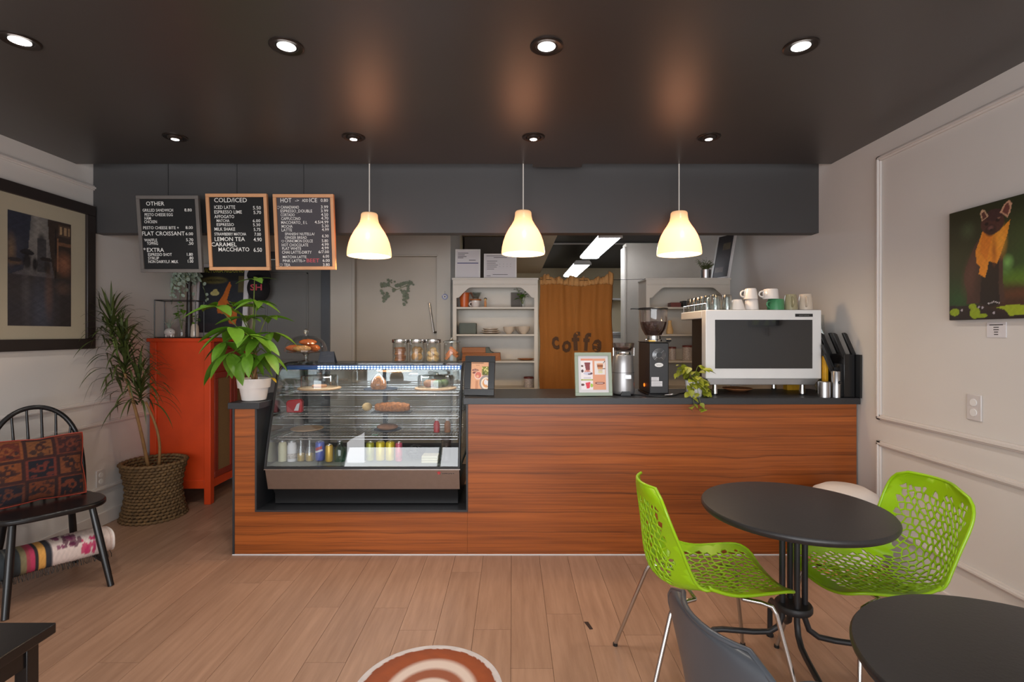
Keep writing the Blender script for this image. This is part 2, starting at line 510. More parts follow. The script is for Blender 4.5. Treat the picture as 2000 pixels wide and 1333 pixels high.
    g['pouf'] = mat('white_pouf_fabric', (226, 216, 210), 0.85, var=0.03)
    g['poufzig'] = mat('orange_trim', (216, 150, 98), 0.8)
    g['shadebulb'] = emitter('bulb', (255, 214, 150), 6)
mm()

def shade_mat():
    m = bpy.data.materials.new('opal_glass_shade'); m.use_nodes = True
    nt = m.node_tree; nt.nodes.clear(); L = nt.links
    o = nt.nodes.new('ShaderNodeOutputMaterial')
    d = nt.nodes.new('ShaderNodeBsdfPrincipled'); d.inputs['Base Color'].default_value = (0.34, 0.32, 0.23, 1); d.inputs['Roughness'].default_value = 0.25
    e = nt.nodes.new('ShaderNodeEmission'); e.inputs['Strength'].default_value = 1.0
    tc = nt.nodes.new('ShaderNodeTexCoord'); sp = nt.nodes.new('ShaderNodeSeparateXYZ'); L.new(tc.outputs['Object'], sp.inputs[0])
    # bulb glow painted into the emission by height: brightest mid shade, dim amber neck
    mr = nt.nodes.new('ShaderNodeMapRange'); mr.inputs['From Min'].default_value = 0.0; mr.inputs['From Max'].default_value = 0.30
    L.new(sp.outputs[2], mr.inputs['Value'])
    r = nt.nodes.new('ShaderNodeValToRGB'); cr = r.color_ramp
    cr.elements[0].position = 0.0; cr.elements[0].color = (1.55, 0.90, 0.40, 1)
    cr.elements[1].position = 1.0; cr.elements[1].color = (0.42, 0.24, 0.11, 1)
    k = cr.elements.new(0.22); k.color = (2.2, 0.92, 0.42, 1)
    k = cr.elements.new(0.55); k.color = (3.4, 1.02, 0.50, 1)
    k = cr.elements.new(0.78); k.color = (1.5, 0.66, 0.28, 1)
    L.new(mr.outputs[0], r.inputs[0]); L.new(r.outputs[0], e.inputs['Color'])
    a = nt.nodes.new('ShaderNodeAddShader'); L.new(d.outputs[0], a.inputs[0]); L.new(e.outputs[0], a.inputs[1])
    L.new(a.outputs[0], o.inputs[0])
    return m
M_['shade'] = shade_mat()

# ------------------------------------------------------------------ lettering
_txt = {}
def text_data(s, bold=0.0):
    k = (s, bold)
    if k in _txt: return _txt[k]
    cu = bpy.data.curves.new('lettering', 'FONT'); cu.body = s; cu.size = 1.0; cu.resolution_u = 2
    cu.offset = bold
    ob = bpy.data.objects.new('lettering', cu); C.objects.link(ob)
    dg = bpy.context.evaluated_depsgraph_get()
    me = bpy.data.meshes.new_from_object(ob.evaluated_get(dg))
    n = len(me.vertices)
    co = np.zeros(n*3); me.vertices.foreach_get('co', co); co = co.reshape(-1, 3)
    fs = [tuple(p.vertices) for p in me.polygons]
    bpy.data.objects.remove(ob); bpy.data.curves.remove(cu); bpy.data.meshes.remove(me)
    _txt[k] = (co, fs)
    return co, fs

def text_into(mb, s, x0, x1, zb, h, y=0.0, bold=0.012, M=None):
    """flat letters in the x-z plane facing -y, from x0 to x1 (x1 None keeps proportions), baseline zb, cap height h"""
    co, fs = text_data(s, bold)
    if len(co) == 0: return mb
    a = co.copy()
    sx0, sx1 = a[:,0].min(), a[:,0].max()
    sz = h/0.70
    w = (x1-x0) if x1 is not None else (sx1-sx0)*sz
    vs = [((p[0]-sx0)/(sx1-sx0)*w+x0, y, p[1]*sz+zb) for p in a]
    if M is not None: vs = [tuple(M @ Vector(v)) for v in vs]
    return mb.add(vs, fs)

# ------------------------------------------------------------------ painted sheets (flat print)
class Art:
    def __init__(s, nx, ny, col):
        s.nx, s.ny = nx, ny
        u, v = np.meshgrid(np.linspace(0, 1, nx+1), np.linspace(0, 1, ny+1))
        s.u, s.v = u, v
        s.a = np.zeros((ny+1, nx+1, 3)); s.a[:] = S(col)[:3]
    def put(s, mask, col, k=1.0):
        c = np.array(S(col)[:3]); m = (mask*k)[..., None]
        s.a = s.a*(1-m) + c*m
    def rect(s, x0, x1, y0, y1, col, k=1.0):
        s.put(((s.u >= x0) & (s.u <= x1) & (s.v >= y0) & (s.v <= y1)).astype(float), col, k)
    def ell(s, cx, cy, rx, ry, col, k=1.0, soft=0.0, rot=0):
        dx, dy = s.u-cx, s.v-cy
        if rot: dx, dy = dx*cos(rot)+dy*sin(rot), -dx*sin(rot)+dy*cos(rot)
        d = np.sqrt((dx/rx)**2 + (dy/ry)**2)
        m = np.clip((1+soft-d)/(soft*2+1e-6), 0, 1) if soft else (d <= 1).astype(float)
        s.put(m, col, k)
    def poly(s, pts, col, k=1.0):
        ins = np.zeros_like(s.u, dtype=bool)
        n = len(pts)
        for i in range(n):
            x1, y1 = pts[i]; x2, y2 = pts[(i+1) % n]
            if y1 == y2: continue
            c = ((s.v >= min(y1, y2)) & (s.v < max(y1, y2)) & (s.u < (x2-x1)*(s.v-y1)/(y2-y1)+x1))
            ins ^= c
        s.put(ins.astype(float), col, k)
    def noise(s, amp, fx, fy, seed=0, n=6):
        r = np.random.default_rng(seed); t = np.zeros_like(s.u)
        for i in range(n):
            k = 1.7**i
            t += np.sin(s.u*fx*k*r.uniform(.6, 1.4)*6.28+r.uniform(0, 6)+2*np.sin(s.v*fy*k*r.uniform(.5, 1.2)*6.28+r.uniform(0, 6)))/k**.7
        t = t/np.abs(t).max()
        s.a = np.clip(s.a*(1+amp*t[..., None]), 0, 1)
        return t
    def cols(s):
        return s.a.reshape(-1, 3)

def color_mesh(me, cols):
    at = me.color_attributes.new('print', 'FLOAT_COLOR', 'POINT')
    c = np.ones((len(me.vertices), 4), dtype=np.float32); c[:, :3] = cols
    at.data.foreach_set('color', c.reshape(-1))

def sheet(name, art, P, mat_, parent, local=False):
    """a printed sheet: grid vertices coloured by the art; P(u,v)->point"""
    mb = MB()
    mb.grid(lambda i, j: P(i/art.nx, j/art.ny), art.nx, art.ny)
    off = (0,0,0) if (local or parent is None) else ORG[parent.name]
    me = bpy.data.meshes.new(name)
    me.from_pydata([(p[0]-off[0], p[1]-off[1], p[2]-off[2]) for p in mb.v], [], mb.f)
    me.materials.append(mat_)
    me.shade_smooth()
    color_mesh(me, art.cols())
    o = bpy.data.objects.new(name, me); C.objects.link(o)
    if parent is not None:
        o.parent = parent; ORG[o.name] = ORG.get(parent.name, (0,0,0))
    return o
DL_FRONT, DL_REAR, PEND = 26.0, 16.0, 9.0
# ================================================================== SETTING
XL, XR, HC = -3.03, 2.22, 2.60
YW = -1.65          # shop window wall behind the camera
YB = 5.00           # back wall of the serving area

fl = struct('floor', MB().box(XL-0.1, XR+0.1, YW-0.1, 10.1, -0.06, -0.012), M_['slab'])
# vinyl planks, each its own piece, running away from the window
pw, plen, gap = 0.178, 1.22, 0.0016
pk = MB().box(0, pw-gap, 0, plen-gap, -0.012, 0.0).data('plank', M_['plank'], smooth=0)
r = random.Random(3)
nrow = int((XR-XL)/pw)+1
for i in range(nrow):
    x0 = XL + i*pw
    wx = min(1.0, (XR-x0)/pw)
    if wx <= 0.02: continue
    y = YW - r.uniform(0, plen)
    while y < 5.3:
        o = bpy.data.objects.new('plank', pk); C.objects.link(o); o.parent = fl
        ya, yb = max(y, YW), min(y+plen, 5.6)
        o.location = (x0 - fl.location.x, ya - fl.location.y, -fl.location.z)
        o.scale = (wx, (yb-ya)/plen, 1)
        y += plen

struct('wall_left', MB().box(XL-0.1, XL, YW-0.1, YB+0.1, 0, 2.80), M_['wall'])
struct('wall_right', MB().box(XR, XR+0.1, YW-0.1, 10.1, 0, 2.80), M_['wall'])
# shop front behind the camera: wide window openings between piers, sill and header
m = MB()
m.box(XL, XR, YW-0.1, YW, 0, 0.35).box(XL, XR, YW-0.1, YW, 2.35, 2.80)
m.box(XL, -2.75, YW-0.1, YW, 0.35, 2.35).box(1.95, XR, YW-0.1, YW, 0.35, 2.35)
struct('wall_front', m, M_['wall'])
m = MB()
for x in (-2.75, -1.2, 0.35, 1.90):
    m.box(x, x+0.05, YW-0.08, YW-0.02, 0.35, 2.35)
m.box(-2.75, 1.95, YW-0.08, YW-0.02, 0.35, 0.40).box(-2.75, 1.95, YW-0.08, YW-0.02, 2.30, 2.35)
struct('window_1', m, M_['blackmetal'])

# dark dropped ceiling; a short tongue runs on towards the bulkhead
struct('ceiling', MB().box(XL, XR, YW, 3.56, HC, HC+0.09).box(0.145, 0.49, 3.56, 3.63, HC, HC+0.06), M_['ceil'])
struct('ceiling_back', MB().box(XL, XR, 3.56, 10.1, 2.70, 2.80), M_['kceil'])
struct('wall_bulkhead', MB().box(XL, XR, 3.705, 3.80, 2.149, 2.70), M_['fascia'])

# back wall with a grey door and an off-white recessed door
d1x0, d1x1, d1z = -2.56, -1.775, 2.17
d2x0, d2x1, d2z = -1.55, -0.735, 2.18
xe = -0.60
m = MB()
m.box(XL, d1x0, YB, YB+0.12, 0, 2.70)
m.box(d1x0, d1x1, YB, YB+0.12, d1z, 2.70)
m.box(d1x1, d2x0, YB, YB+0.12, 0, 2.70)
m.box(d2x0, d2x1, YB, YB+0.12, d2z, 2.70)
m.box(d2x1, xe, YB, 5.9, 0, 2.70)
struct('wall_back', m, M_['back'])

def panel_door(name, x0, x1, z1, y, mt, panels, label):
    o = struct(name, MB().box(x0, x1, y, y+0.045, 0.005, z1-0.004), mt, label=label)
    for (a, b, c, d) in panels:
        w = 0.018
        q = MB()
        for (p0, p1, s0, s1) in ((a, b, c, c+w), (a, b, d-w, d), (a, a+w, c, d), (b-w, b, c, d)):
            q.box(p0, p1, y-0.008, y+0.002, s0, s1)
        q.build('panel_moulding', mt, o, bevel=0.004)
    return o
d1 = panel_door('door_1', d1x0+0.02, d1x1-0.085, d1z-0.02, YB+0.03, M_['greydoor'],
           [(-2.42, -2.00, 1.15, 2.02), (-2.42, -2.00, 0.15, 1.0)], 'grey panelled door in shadow behind the counter')
m = MB().box(d1x1-0.085, d1x1, YB-0.012, YB+0.08, 0, d1z).box(d1x0-0.02, d1x1, YB-0.012, YB+0.08, d1z-0.02, d1z+0.05)
struct('trim_1', m, M_['darkjamb'], bevel=0.003)
d2 = panel_door('door_2', d2x0+0.003, d2x1-0.003, d2z, YB+0.06, M_['ivydoor'], [], 'off-white flat door with ivy garland and bar handle')
m = MB()
m.tube([W(838, 592, 5.03), W(847, 652, 5.03)], 0.009, 10).tube([W(838, 595, 5.03), (W(838, 595, 5.03)[0], 5.07, W(838, 595, 5.03)[2])], 0.006, 8)
m.tube([W(847, 650, 5.03), (W(847, 650, 5.03)[0]+0.04, 5.03, W(847, 650, 5.03)[2]+0.005)], 0.011, 10)
m.tube([(W(847, 650, 5.03)[0], 5.03, W(847, 650, 5.03)[2]), (W(847, 650, 5.03)[0], 5.07, W(847, 650, 5.03)[2])], 0.006, 8)
m.build('bar_handle', M_['chrome'], d2)
# door_2's casing edges
struct('trim_2', MB().box(d2x0-0.012, d2x0+0.016, YB-0.008, YB+0.06, 0, d2z).box(d2x0-0.012, d2x1+0.012, YB-0.008, YB+0.06, d2z-0.004, d2z+0.012), M_['back'], bevel=0.003)

# kitchen behind
struct('wall_kitchen', MB().box(-3.0, XR, 10.0, 10.1, 0, 2.70), M_['cream'])
struct('wall_kitchen_left', MB().box(xe-0.1, xe, 5.9, 10.0, 0, 2.70), M_['cream'])
struct('wall_partition', MB().box(1.335, XR, 6.0, 6.18, 0, 2.482).box(1.315, 1.34, 5.99, 6.2, 0, 2.44), M_['offwhite'], bevel=0.004)
struct('ceiling_soffit', MB().box(xe, 0.545, 6.15, 10.0, 2.60, 2.70), M_['beige'])

# wall panel mouldings
def moulding(n, x, side, y0, y1, z0, z1):
    q = MB(); s = side
    for (w, t, o) in ((0.034, 0.012, 0.0), (0.014, 0.022, 0.010)):
        a0, a1, b0, b1 = y0+o, y1-o, z0+o, z1-o
        q.box(x, x+s*t, a0, a1, b0, b0+w).box(x, x+s*t, a0, a1, b1-w, b1)
        q.box(x, x+s*t, a0, a0+w, b0, b1).box(x, x+s*t, a1-w, a1, b0, b1)
    return struct('trim_%d' % n, q, M_['trim'], bevel=0.003)
moulding(3, XR, -1, 0.35, 3.105, 0.90, 2.49)
moulding(4, XR, -1, 0.35, 3.105, 0.26, 0.775)
moulding(5, XR, -1, -1.45, 0.20, 0.26, 2.49)
moulding(6, XL, 1, 1.20, 4.90, 0.90, 2.49)
moulding(7, XL, 1, 1.20, 4.90, 0.26, 0.775)
moulding(8, XL, 1, -1.45, 1.05, 0.26, 2.49)
struct('baseboard_right', MB().box(XR-0.014, XR, YW, 4.75, 0.001, 0.10), M_['trim'], bevel=0.004)
struct('baseboard_left', MB().box(XL, XL+0.014, YW, YB, 0.001, 0.10), M_['trim'], bevel=0.004)

# ================================================================== LIGHTS IN THE CEILING
row_words = {0: 'front', 1: 'rear'}
col_words = ['leftmost', 'second from left', 'third from left', 'rightmost']
def downlight(x, y, row, col, lit):
    t = thing('recessed_light', 'round recessed ceiling light, %s of the %s row' % (col_words[col], row_words[row]), 'ceiling light', (x, y, HC), 0, 'recessed ceiling lights')
    n = 32
    R0 = 0.068
    MB().lathe([(R0, 0.0), (R0, -0.004), (R0-0.006, -0.007), (0.046, -0.004), (0.044, -0.001)], (x, y, HC), n, closed=True).build('trim_ring', M_['bronze'], t)
    if row == 0:
        MB().lathe([(0.0, -0.0035), (0.036, -0.003)], (x, y, HC), n, closed=True).build('lens', M_['lampglow'], t)
        MB().lathe([(0.036, -0.002), (0.046, -0.002)], (x, y, HC), n, closed=True).build('baffle', M_['black'], t)
    else:
        MB().lathe([(0.0, -0.002), (0.044, -0.002)], (x, y, HC), n, closed=True).build('baffle', M_['black'], t)
        q = MB().lathe([(0.044, 0.0), (0.040, -0.010), (0.030, -0.018)], (x, y, HC), n, closed=True)
        q.build('eyeball', M_['bronze'], t)
        MB().lathe([(0.0, -0.0165), (0.021, -0.0160)], (x, y, HC), n, closed=True).build('lens', M_['lampglow'], t)
        MB().lathe([(0.021, -0.0155), (0.031, -0.0175)], (x, y, HC), n, closed=True).build('lens_rim', M_['black'], t)
    if lit:
        li = bpy.data.lights.new('recessed_bulb', 'SPOT')
        li.energy = lit; li.spot_size = radians(118); li.spot_blend = 0.8; li.shadow_soft_size = 0.04
        li.color = (1.0, 0.91, 0.82)
        lo = bpy.data.objects.new('recessed_bulb', li); C.objects.link(lo)
        lo.parent = t; lo.location = (0, 0, -0.03)
    return t
for c, x in enumerate((-1.98, -0.925, 0.142, 1.185)):
    downlight(x, 2.10 if c else 2.06, 0, c, DL_FRONT)
for c, x in enumerate((-2.02, -0.95, 0.129, 1.18)):
    downlight(x, 3.07, 1, c, DL_REAR)

def pendant(x, y, ztop, zbot, which):
    t = thing('pendant_lamp', 'pale bell shaped glass pendant lamp, %s' % which, 'pendant lamp', (x, y, zbot), 0, 'glass pendant lamps over the counter')
    h = ztop-zbot
    prof = [(0.150, 0.0), (0.1505, 0.018), (0.147, 0.05), (0.138, 0.09), (0.124, 0.13), (0.103, 0.17), (0.080, 0.205), (0.064, 0.235), (0.058, 0.262), (0.056, 0.290), (0.050, 0.298)]
    prof = [(r_, z_*h/0.298) for r_, z_ in prof]
    inner = [(r_-0.005, z_) for r_, z_ in reversed(prof)]
    MB().lathe(prof+inner+[prof[0]], (x, y, zbot), 40, closed=True).build('shade', M_['shade'], t, smooth=60)
    MB().tube([(x, y, ztop-0.02), (x, y, 2.70)], 0.0042, 8).build('cord', M_['cord'], t)
    MB().lathe([(0.0, 0.0), (0.048, 0.0), (0.040, 0.012), (0.008, 0.014)], (x, y, ztop-0.012), 24).build('cap', M_['cream_cer'], t)
    MB().lathe([(0.018, 0.0), (0.018, 0.06), (0.012, 0.07)], (x, y, ztop-0.085), 16).build('socket', M_['white'], t)
    MB().ball((x, y, ztop-0.125), (0.03, 0.03, 0.042)).build('bulb', M_['shadebulb'], t)
    li = bpy.data.lights.new('pendant_bulb', 'POINT'); li.energy = PEND; li.color = (1.0, 0.74, 0.44); li.shadow_soft_size = 0.05
    lo = bpy.data.objects.new('pendant_bulb', li); C.objects.link(lo); lo.parent = t; lo.location = (0, 0, 0.05)
    return t
pendant(-0.990, 3.555, 2.255, 1.957, 'left one beside the menu boards')
pendant(0.078, 3.555, 2.270, 1.972, 'middle one above the burlap curtain')
pendant(1.160, 3.555, 2.265, 1.968, 'right one over the espresso machine')

def fluoro(y0, y1, which):
    x = 1.05; z = 2.46
    t = thing('fluorescent_fixture', 'long white fluorescent ceiling fixture in the kitchen, %s' % which, 'ceiling light', (x, y0, z), 0, 'kitchen fluorescent fixtures')
    MB().prism([(x-0.13, z+0.012), (x-0.10, z+0.05), (x+0.10, z+0.05), (x+0.13, z+0.012)], y0, y1, 'y').build('housing', M_['white'], t, bevel=0.004)
    for dx in (-0.06, 0.06):
        MB().tube([(x+dx, y0+0.03, z), (x+dx, y1-0.03, z)], 0.019, 12).build('tube', M_['fluoro'], t)
    for e0 in (y0, y1-0.02):
        MB().box(x-0.13, x+0.13, e0, e0+0.02, z-0.02, z+0.014).build('end_cap', M_['white'], t, bevel=0.003)
    for yy in (y0+0.2, y1-0.2):
        MB().tube([(x, yy, z+0.05), (x, yy, 2.70)], 0.004, 6).build('hanger', M_['chrome'], t)
    MB().prism([(x-0.118, z-0.002), (x-0.10, z-0.026), (x+0.10, z-0.026), (x+0.118, z-0.002)], y0+0.02, y1-0.02, 'y').build('diffuser', M_['fluoro'], t)
    return t
fluoro(5.45, 6.95, 'nearer one')
fluoro(7.60, 9.20, 'farther one')
tag(MB().tube([(0.56, 7.2, 2.685), (2.1, 7.2, 2.685)], 0.012, 8).build('conduit', M_['plate']), 'thin metal conduit crossing the dark kitchen ceiling', 'conduit')
tag(MB().box(-0.58, 0.0, 6.2, 7.6, 2.05, 2.595).box(-0.585, 0.005, 6.3, 6.34, 2.045, 2.598).box(-0.585, 0.005, 6.8, 6.84, 2.045, 2.598).build('ventilation_duct', M_['duct'], bevel=0.006), 'dark boxy ventilation duct above the framed certificates', 'duct')
# ceiling hangers hold the duct
# ================================================================== COUNTER
YF = 3.28
t = thing('service_counter', 'long wood veneer service counter with black edges and display niche', 'counter', (0.2, YF, 0))
xo0, xo1, zo = -1.643, -0.285, 0.289
MB().box(xo1, 2.207, YF, YF+0.018, 0.004, 0.968).build('front_panel', M_['wood'], t)
MB().box(-1.776, xo1-0.001, YF, YF+0.018, 0.004, zo).build('front_panel', M_['wood'], t)
MB().box(-1.776, xo0, YF, YF+0.018, zo+0.0008, 0.938).build('front_panel', M_['wood'], t)
m = MB().box(xo1+0.02, 2.207, YF+0.018, 3.79, 0.004, 0.968)
m.box(-1.776, xo0-0.004, YF+0.018, 3.84, 0.004, 0.938).box(xo0-0.004, xo1+0.02, YF+0.018, 3.84, 0.004, zo-0.012)
m.build('carcass', M_['blacklam'], t)
m = MB().box(xo0-0.003, xo0+0.009, YF-0.004, 3.84, zo, 0.938).box(xo1-0.009, xo1+0.003, YF-0.004, 3.84, zo, 0.968).box(xo0-0.003, xo1+0.003, YF-0.004, 3.84, zo-0.012, zo+0.001)
m.build('niche_lining', M_['blacklam'], t, bevel=0.0015)
MB().box(-1.790, -1.776, YF-0.003, 3.84, 0.004, 0.938).build('corner_trim', M_['blacklam'], t)
MB().box(-1.79, 2.21, YF-0.006, YF+0.004, 0.0005, 0.007).build('floor_bead', M_['paper'], t)
tag(MB().box(-0.309, 2.213, 3.25, 3.80, 0.970, 1.010).build('countertop', M_['blacklam'], bevel=0.002), 'long black laminate countertop under the grinders and espresso machine', 'countertop')
tag(MB().box(-1.805, -1.605, 3.25, 3.84, 0.940, 0.980).build('countertop', M_['blacklam'], bevel=0.002), 'short black countertop piece under the money tree', 'countertop')

# ================================================================== DISPLAY CASE
cx0, cx1 = -1.598, -0.335
t = thing('display_case', 'curved glass refrigerated pastry case lit by a white LED strip', 'display case', (-0.97, 3.6, 0.29))
Yb = 3.93
prof = [(3.305, 0.560)]
for k in range(0, 9):
    a = k/8
    prof.append((3.305+0.155*a**1.15, 0.560+0.52*a))
for k in range(1, 8):
    a = k/7*pi/2*0.86
    prof.append((3.46+0.135*(1-cos(a))+0.045*sin(a)*0+0.10*(a/(pi/2))**2*0.4, 1.08+0.128*sin(a)))
yt, zt = prof[-1]
prof.append((yt+0.03, 1.209))
# black base cabinet set back on the niche floor
m = MB().prism([(3.385, 0.296), (3.385, 0.36), (3.345, 0.42), (Yb, 0.42), (Yb, 0.296)], cx0+0.03, cx1-0.02, 'x')
m.build('base', M_['black'], t, bevel=0.003)
m = MB().prism([(3.340, 0.405), (3.302, 0.541), (3.316, 0.541), (3.354, 0.405)], cx0+0.006, cx1-0.006, 'x')
fp = m.build('kick_panel', M_['steel'], t)
m = MB(); text_into(m, 'OMCAN', -0.455, -0.375, 0.512, 0.013, 3.3085, 0.03); m.build('lettering', M_['letterdark'], fp)
q = MB()
st = [(0.0165*(1 if i % 2 == 0 else 0.42)*sin(i*pi/5), 0.0165*(1 if i % 2 == 0 else 0.42)*cos(i*pi/5)) for i in range(10)]
q.prism([(-0.472+a, 0.520+b) for a, b in st], 3.3045, 3.3075, 'y')
q.build('star_badge', M_['redbag'], fp)
MB().box(cx0, cx1, 3.296, 3.318, 0.541, 0.5465).build('bright_strip', M_['chrome'], t)
MB().box(cx0, cx1, 3.296, 3.322, 0.5465, 0.562).build('front_sill', M_['black'], t, bevel=0.002)
MB().box(cx0, cx1, 3.322, Yb, 0.541, 0.556).build('deck', M_['greybox'], t)
# side frames follow the curve, glass fills them
for x in (cx0, cx1-0.012):
    q = MB()
    outer = prof + [(Yb, 1.209), (Yb, 0.556), (3.305, 0.556)]
    q.prism([(y, z) for y, z in outer], x+0.004, x+0.008, 'x')
    q.build('side_glass', M_['caseglass'], t, smooth=0)
    MB().tube([(x+0.006, y, z) for y, z in prof+[(Yb, 1.209)]], 0.009, 8).build('side_frame', M_['black'], t)
    MB().box(x, x+0.012, Yb-0.03, Yb, 0.55, 1.21).build('rear_post', M_['black'], t)
q = MB()
n = len(prof)
q.grid(lambda i, j: (cx0+0.012+(cx1-cx0-0.024)*i, prof[j][0]-0.002, prof[j][1]), 1, n-1)
gl = q.build('front_glass', M_['caseglass'], t, smooth=60)
MB().box(cx0, cx1, yt+0.02, Yb, 1.198, 1.210).build('top_panel', M_['caseglass'], t)
MB().box(cx0, cx1, 3.80, Yb, 1.186, 1.2095).build('top_rail', M_['black'], t)
m = MB().box(cx0+0.01, cx1-0.01, yt+0.012, yt+0.055, 1.166, 1.197)
lb = m.build('light_bar', M_['ledbar'], t, bevel=0.003)
# the led chips, two rows
q = MB()
nx = 46
for k in range(nx):
    x = -1.36 + (cx1-0.04+1.36)*k/(nx-1)
    q.box(x-0.006, x+0.006, yt+0.008, yt+0.0125, 1.171, 1.177)
    q.box(x-0.006, x+0.006, yt+0.008, yt+0.0125, 1.186, 1.191)
o = q.build('led_strip', M_['led'], lb); o['kind'] = 'stuff'
ll = bpy.data.lights.new('led_strip_light', 'AREA'); ll.shape = 'RECTANGLE'; ll.size = 1.15; ll.size_y = 0.02; ll.energy = 2.6; ll.color = (0.86, 0.94, 1.0)
lo = bpy.data.objects.new('led_strip_light', ll); C.objects.link(lo); lo.parent = t; lo.location = (0.05, yt+0.035-3.6, 1.164-0.29)
# rear sliding doors
for a, b, dy in ((cx0+0.012, -0.95, 0.0), (-0.985, cx1-0.012, -0.012)):
    y = Yb-0.012+dy
    f = MB()
    f.box(a, b, y-0.005, y+0.005, 0.556, 0.585).box(a, b, y-0.005, y+0.005, 1.16, 1.186)
    f.box(a, a+0.025, y-0.005, y+0.005, 0.556, 1.186).box(b-0.025, b, y-0.005, y+0.005, 0.556, 1.186)
    d = f.build('rear_door', M_['black'], t)
    MB().box(a+0.02, b-0.02, y-0.002, y+0.002, 0.58, 1.165).build('pane', M_['caseglass'], d, smooth=0)
# wire shelves
SH = [(1.02, 3.50), (0.87, 3.46), (0.735, 3.42)]
for z, yf in SH:
    q = MB()
    x0, x1, y0, y1 = cx0+0.03, cx1-0.03, yf, 3.87
    for zz in (z-0.003, z-0.022):
        q.tube([(x0, y0, zz), (x1, y0, zz), (x1, y1, zz), (x0, y1, zz)], 0.003, 6, cyclic=True)
    k = 0
    x = x0+0.02
    while x < x1-0.01:
        q.tube([(x, y0, z-0.005), (x, y1, z-0.005)], 0.0016, 4); x += 0.022
    for yy in (y0+0.12, y0+0.26):
        q.tube([(x0, yy, z-0.009), (x1, yy, z-0.009)], 0.002, 4)
    q.build('wire_shelf', M_['chrome'], t, smooth=60)
    for x in (x0-0.018, x1+0.004):
        MB().box(x, x+0.014, y0+0.05, y1, z-0.03, z-0.022).build('shelf_bracket', M_['steel'], t)
# ================================================================== TABLES
def round_table(x, y, rz, label):
    t = thing('round_table', label, 'table', (x, y, 0), rz, 'round black bistro tables')
    R = 0.352; zt = 0.72
    MB().lathe([(0.0, zt-0.020), (R-0.03, zt-0.020), (R-0.006, zt-0.026), (R, zt-0.016), (R, zt-0.008), (R-0.005, zt-0.001), (R-0.02, zt), (0.0, zt)], (0,0,0), 72).build('table_top', M_['tabletop'], t, local=True, smooth=50)
    MB().lathe([(0.0, zt-0.03), (0.12, zt-0.03), (0.12, zt-0.0205), (0.0, zt-0.0205)], (0,0,0), 32).build('mounting_plate', M_['blackmetal'], t, local=True)
    for k in range(4):
        a = pi/2*k
        r0 = 0.042
        pts = [(r0, zt-0.03), (r0, 0.33), (r0, 0.27), (r0+0.015, 0.225), (r0+0.05, 0.200), (r0+0.11, 0.192), (0.27, 0.188), (0.305, 0.182), (0.328, 0.160), (0.335, 0.12), (0.335, 0.012)]
        P = [(p*cos(a), p*sin(a), z) for p, z in pts]
        leg = MB().tube(P, 0.0115, 12).build('leg', M_['blackmetal'], t, local=True, smooth=70)
        MB().lathe([(0.0, 0.0), (0.016, 0.0), (0.016, 0.010), (0.013, 0.014), (0.0, 0.014)], (0.335*cos(a), 0.335*sin(a), 0), 14).build('foot_pad', M_['black'], leg, local=True)
    MB().lathe([(0.0, 0.300), (0.066, 0.300), (0.070, 0.306), (0.070, 0.322), (0.066, 0.328), (0.0, 0.328)], (0,0,0), 28).build('collar', M_['blackmetal'], t, local=True)
    return t
round_table(1.1416, 2.0765, radians(78), 'round black bistro table between two green chairs')
round_table(1.10, 1.03, radians(60), 'round black bistro table nearest the camera, cut by frame edge')

# ================================================================== SHELL CHAIRS
PROF = [(0.0, .262, .428, .160), (0.035, .252, .440, .190), (0.10, .215, .452, .212), (0.22, .115, .446, .222), (0.36, -.015, .432, .224), (0.46, -.110, .426, .220),
        (0.53, -.175, .436, .213), (0.60, -.222, .472, .205), (0.68, -.243, .540, .200), (0.78, -.251, .630, .203), (0.87, -.258, .710, .205), (0.92, -.263, .755, .199), (0.96, -.267, .790, .182), (0.985, -.270, .812, .152), (1.0, -.272, .825, .112)]
_pv = np.array([p[0] for p in PROF])
def shell_pt(u, v, n_=None):
    def cr(k):
        # smooth interpolation
        i = int(np.clip(np.searchsorted(_pv, v)-1, 0, len(PROF)-2))
        p1, p2 = PROF[i], PROF[i+1]
        p0 = PROF[max(i-1, 0)]; p3 = PROF[min(i+2, len(PROF)-1)]
        h = p2[0]-p1[0]; s = min(max((v-p1[0])/h, 0), 1)
        m1 = (p2[k]-p0[k])/max(p2[0]-p0[0], 1e-6)*h; m2 = (p3[k]-p1[k])/max(p3[0]-p1[0], 1e-6)*h
        return (2*s**3-3*s*s+1)*p1[k]+(s**3-2*s*s+s)*m1+(-2*s**3+3*s*s)*p2[k]+(s**3-s*s)*m2
    x, z, w = cr(1), cr(2), cr(3)
    # edges cup: seat edges lift, back edges come forward
    tb = min(max((v-0.40)/0.25, 0), 1); tb = tb*tb*(3-2*tb)
    e = abs(u)**2.2
    tq = min(max((1-v)/0.42, 0), 1); top = 0.30+0.70*tq*tq*(3-2*tq)
    z += e*0.028*(1-tb) + e*0.050*math.exp(-((v-0.47)/0.11)**2)
    x += e*(0.125*tb*top) + e*0.18*tb*(1-tb)
    return (x, u*w, z)

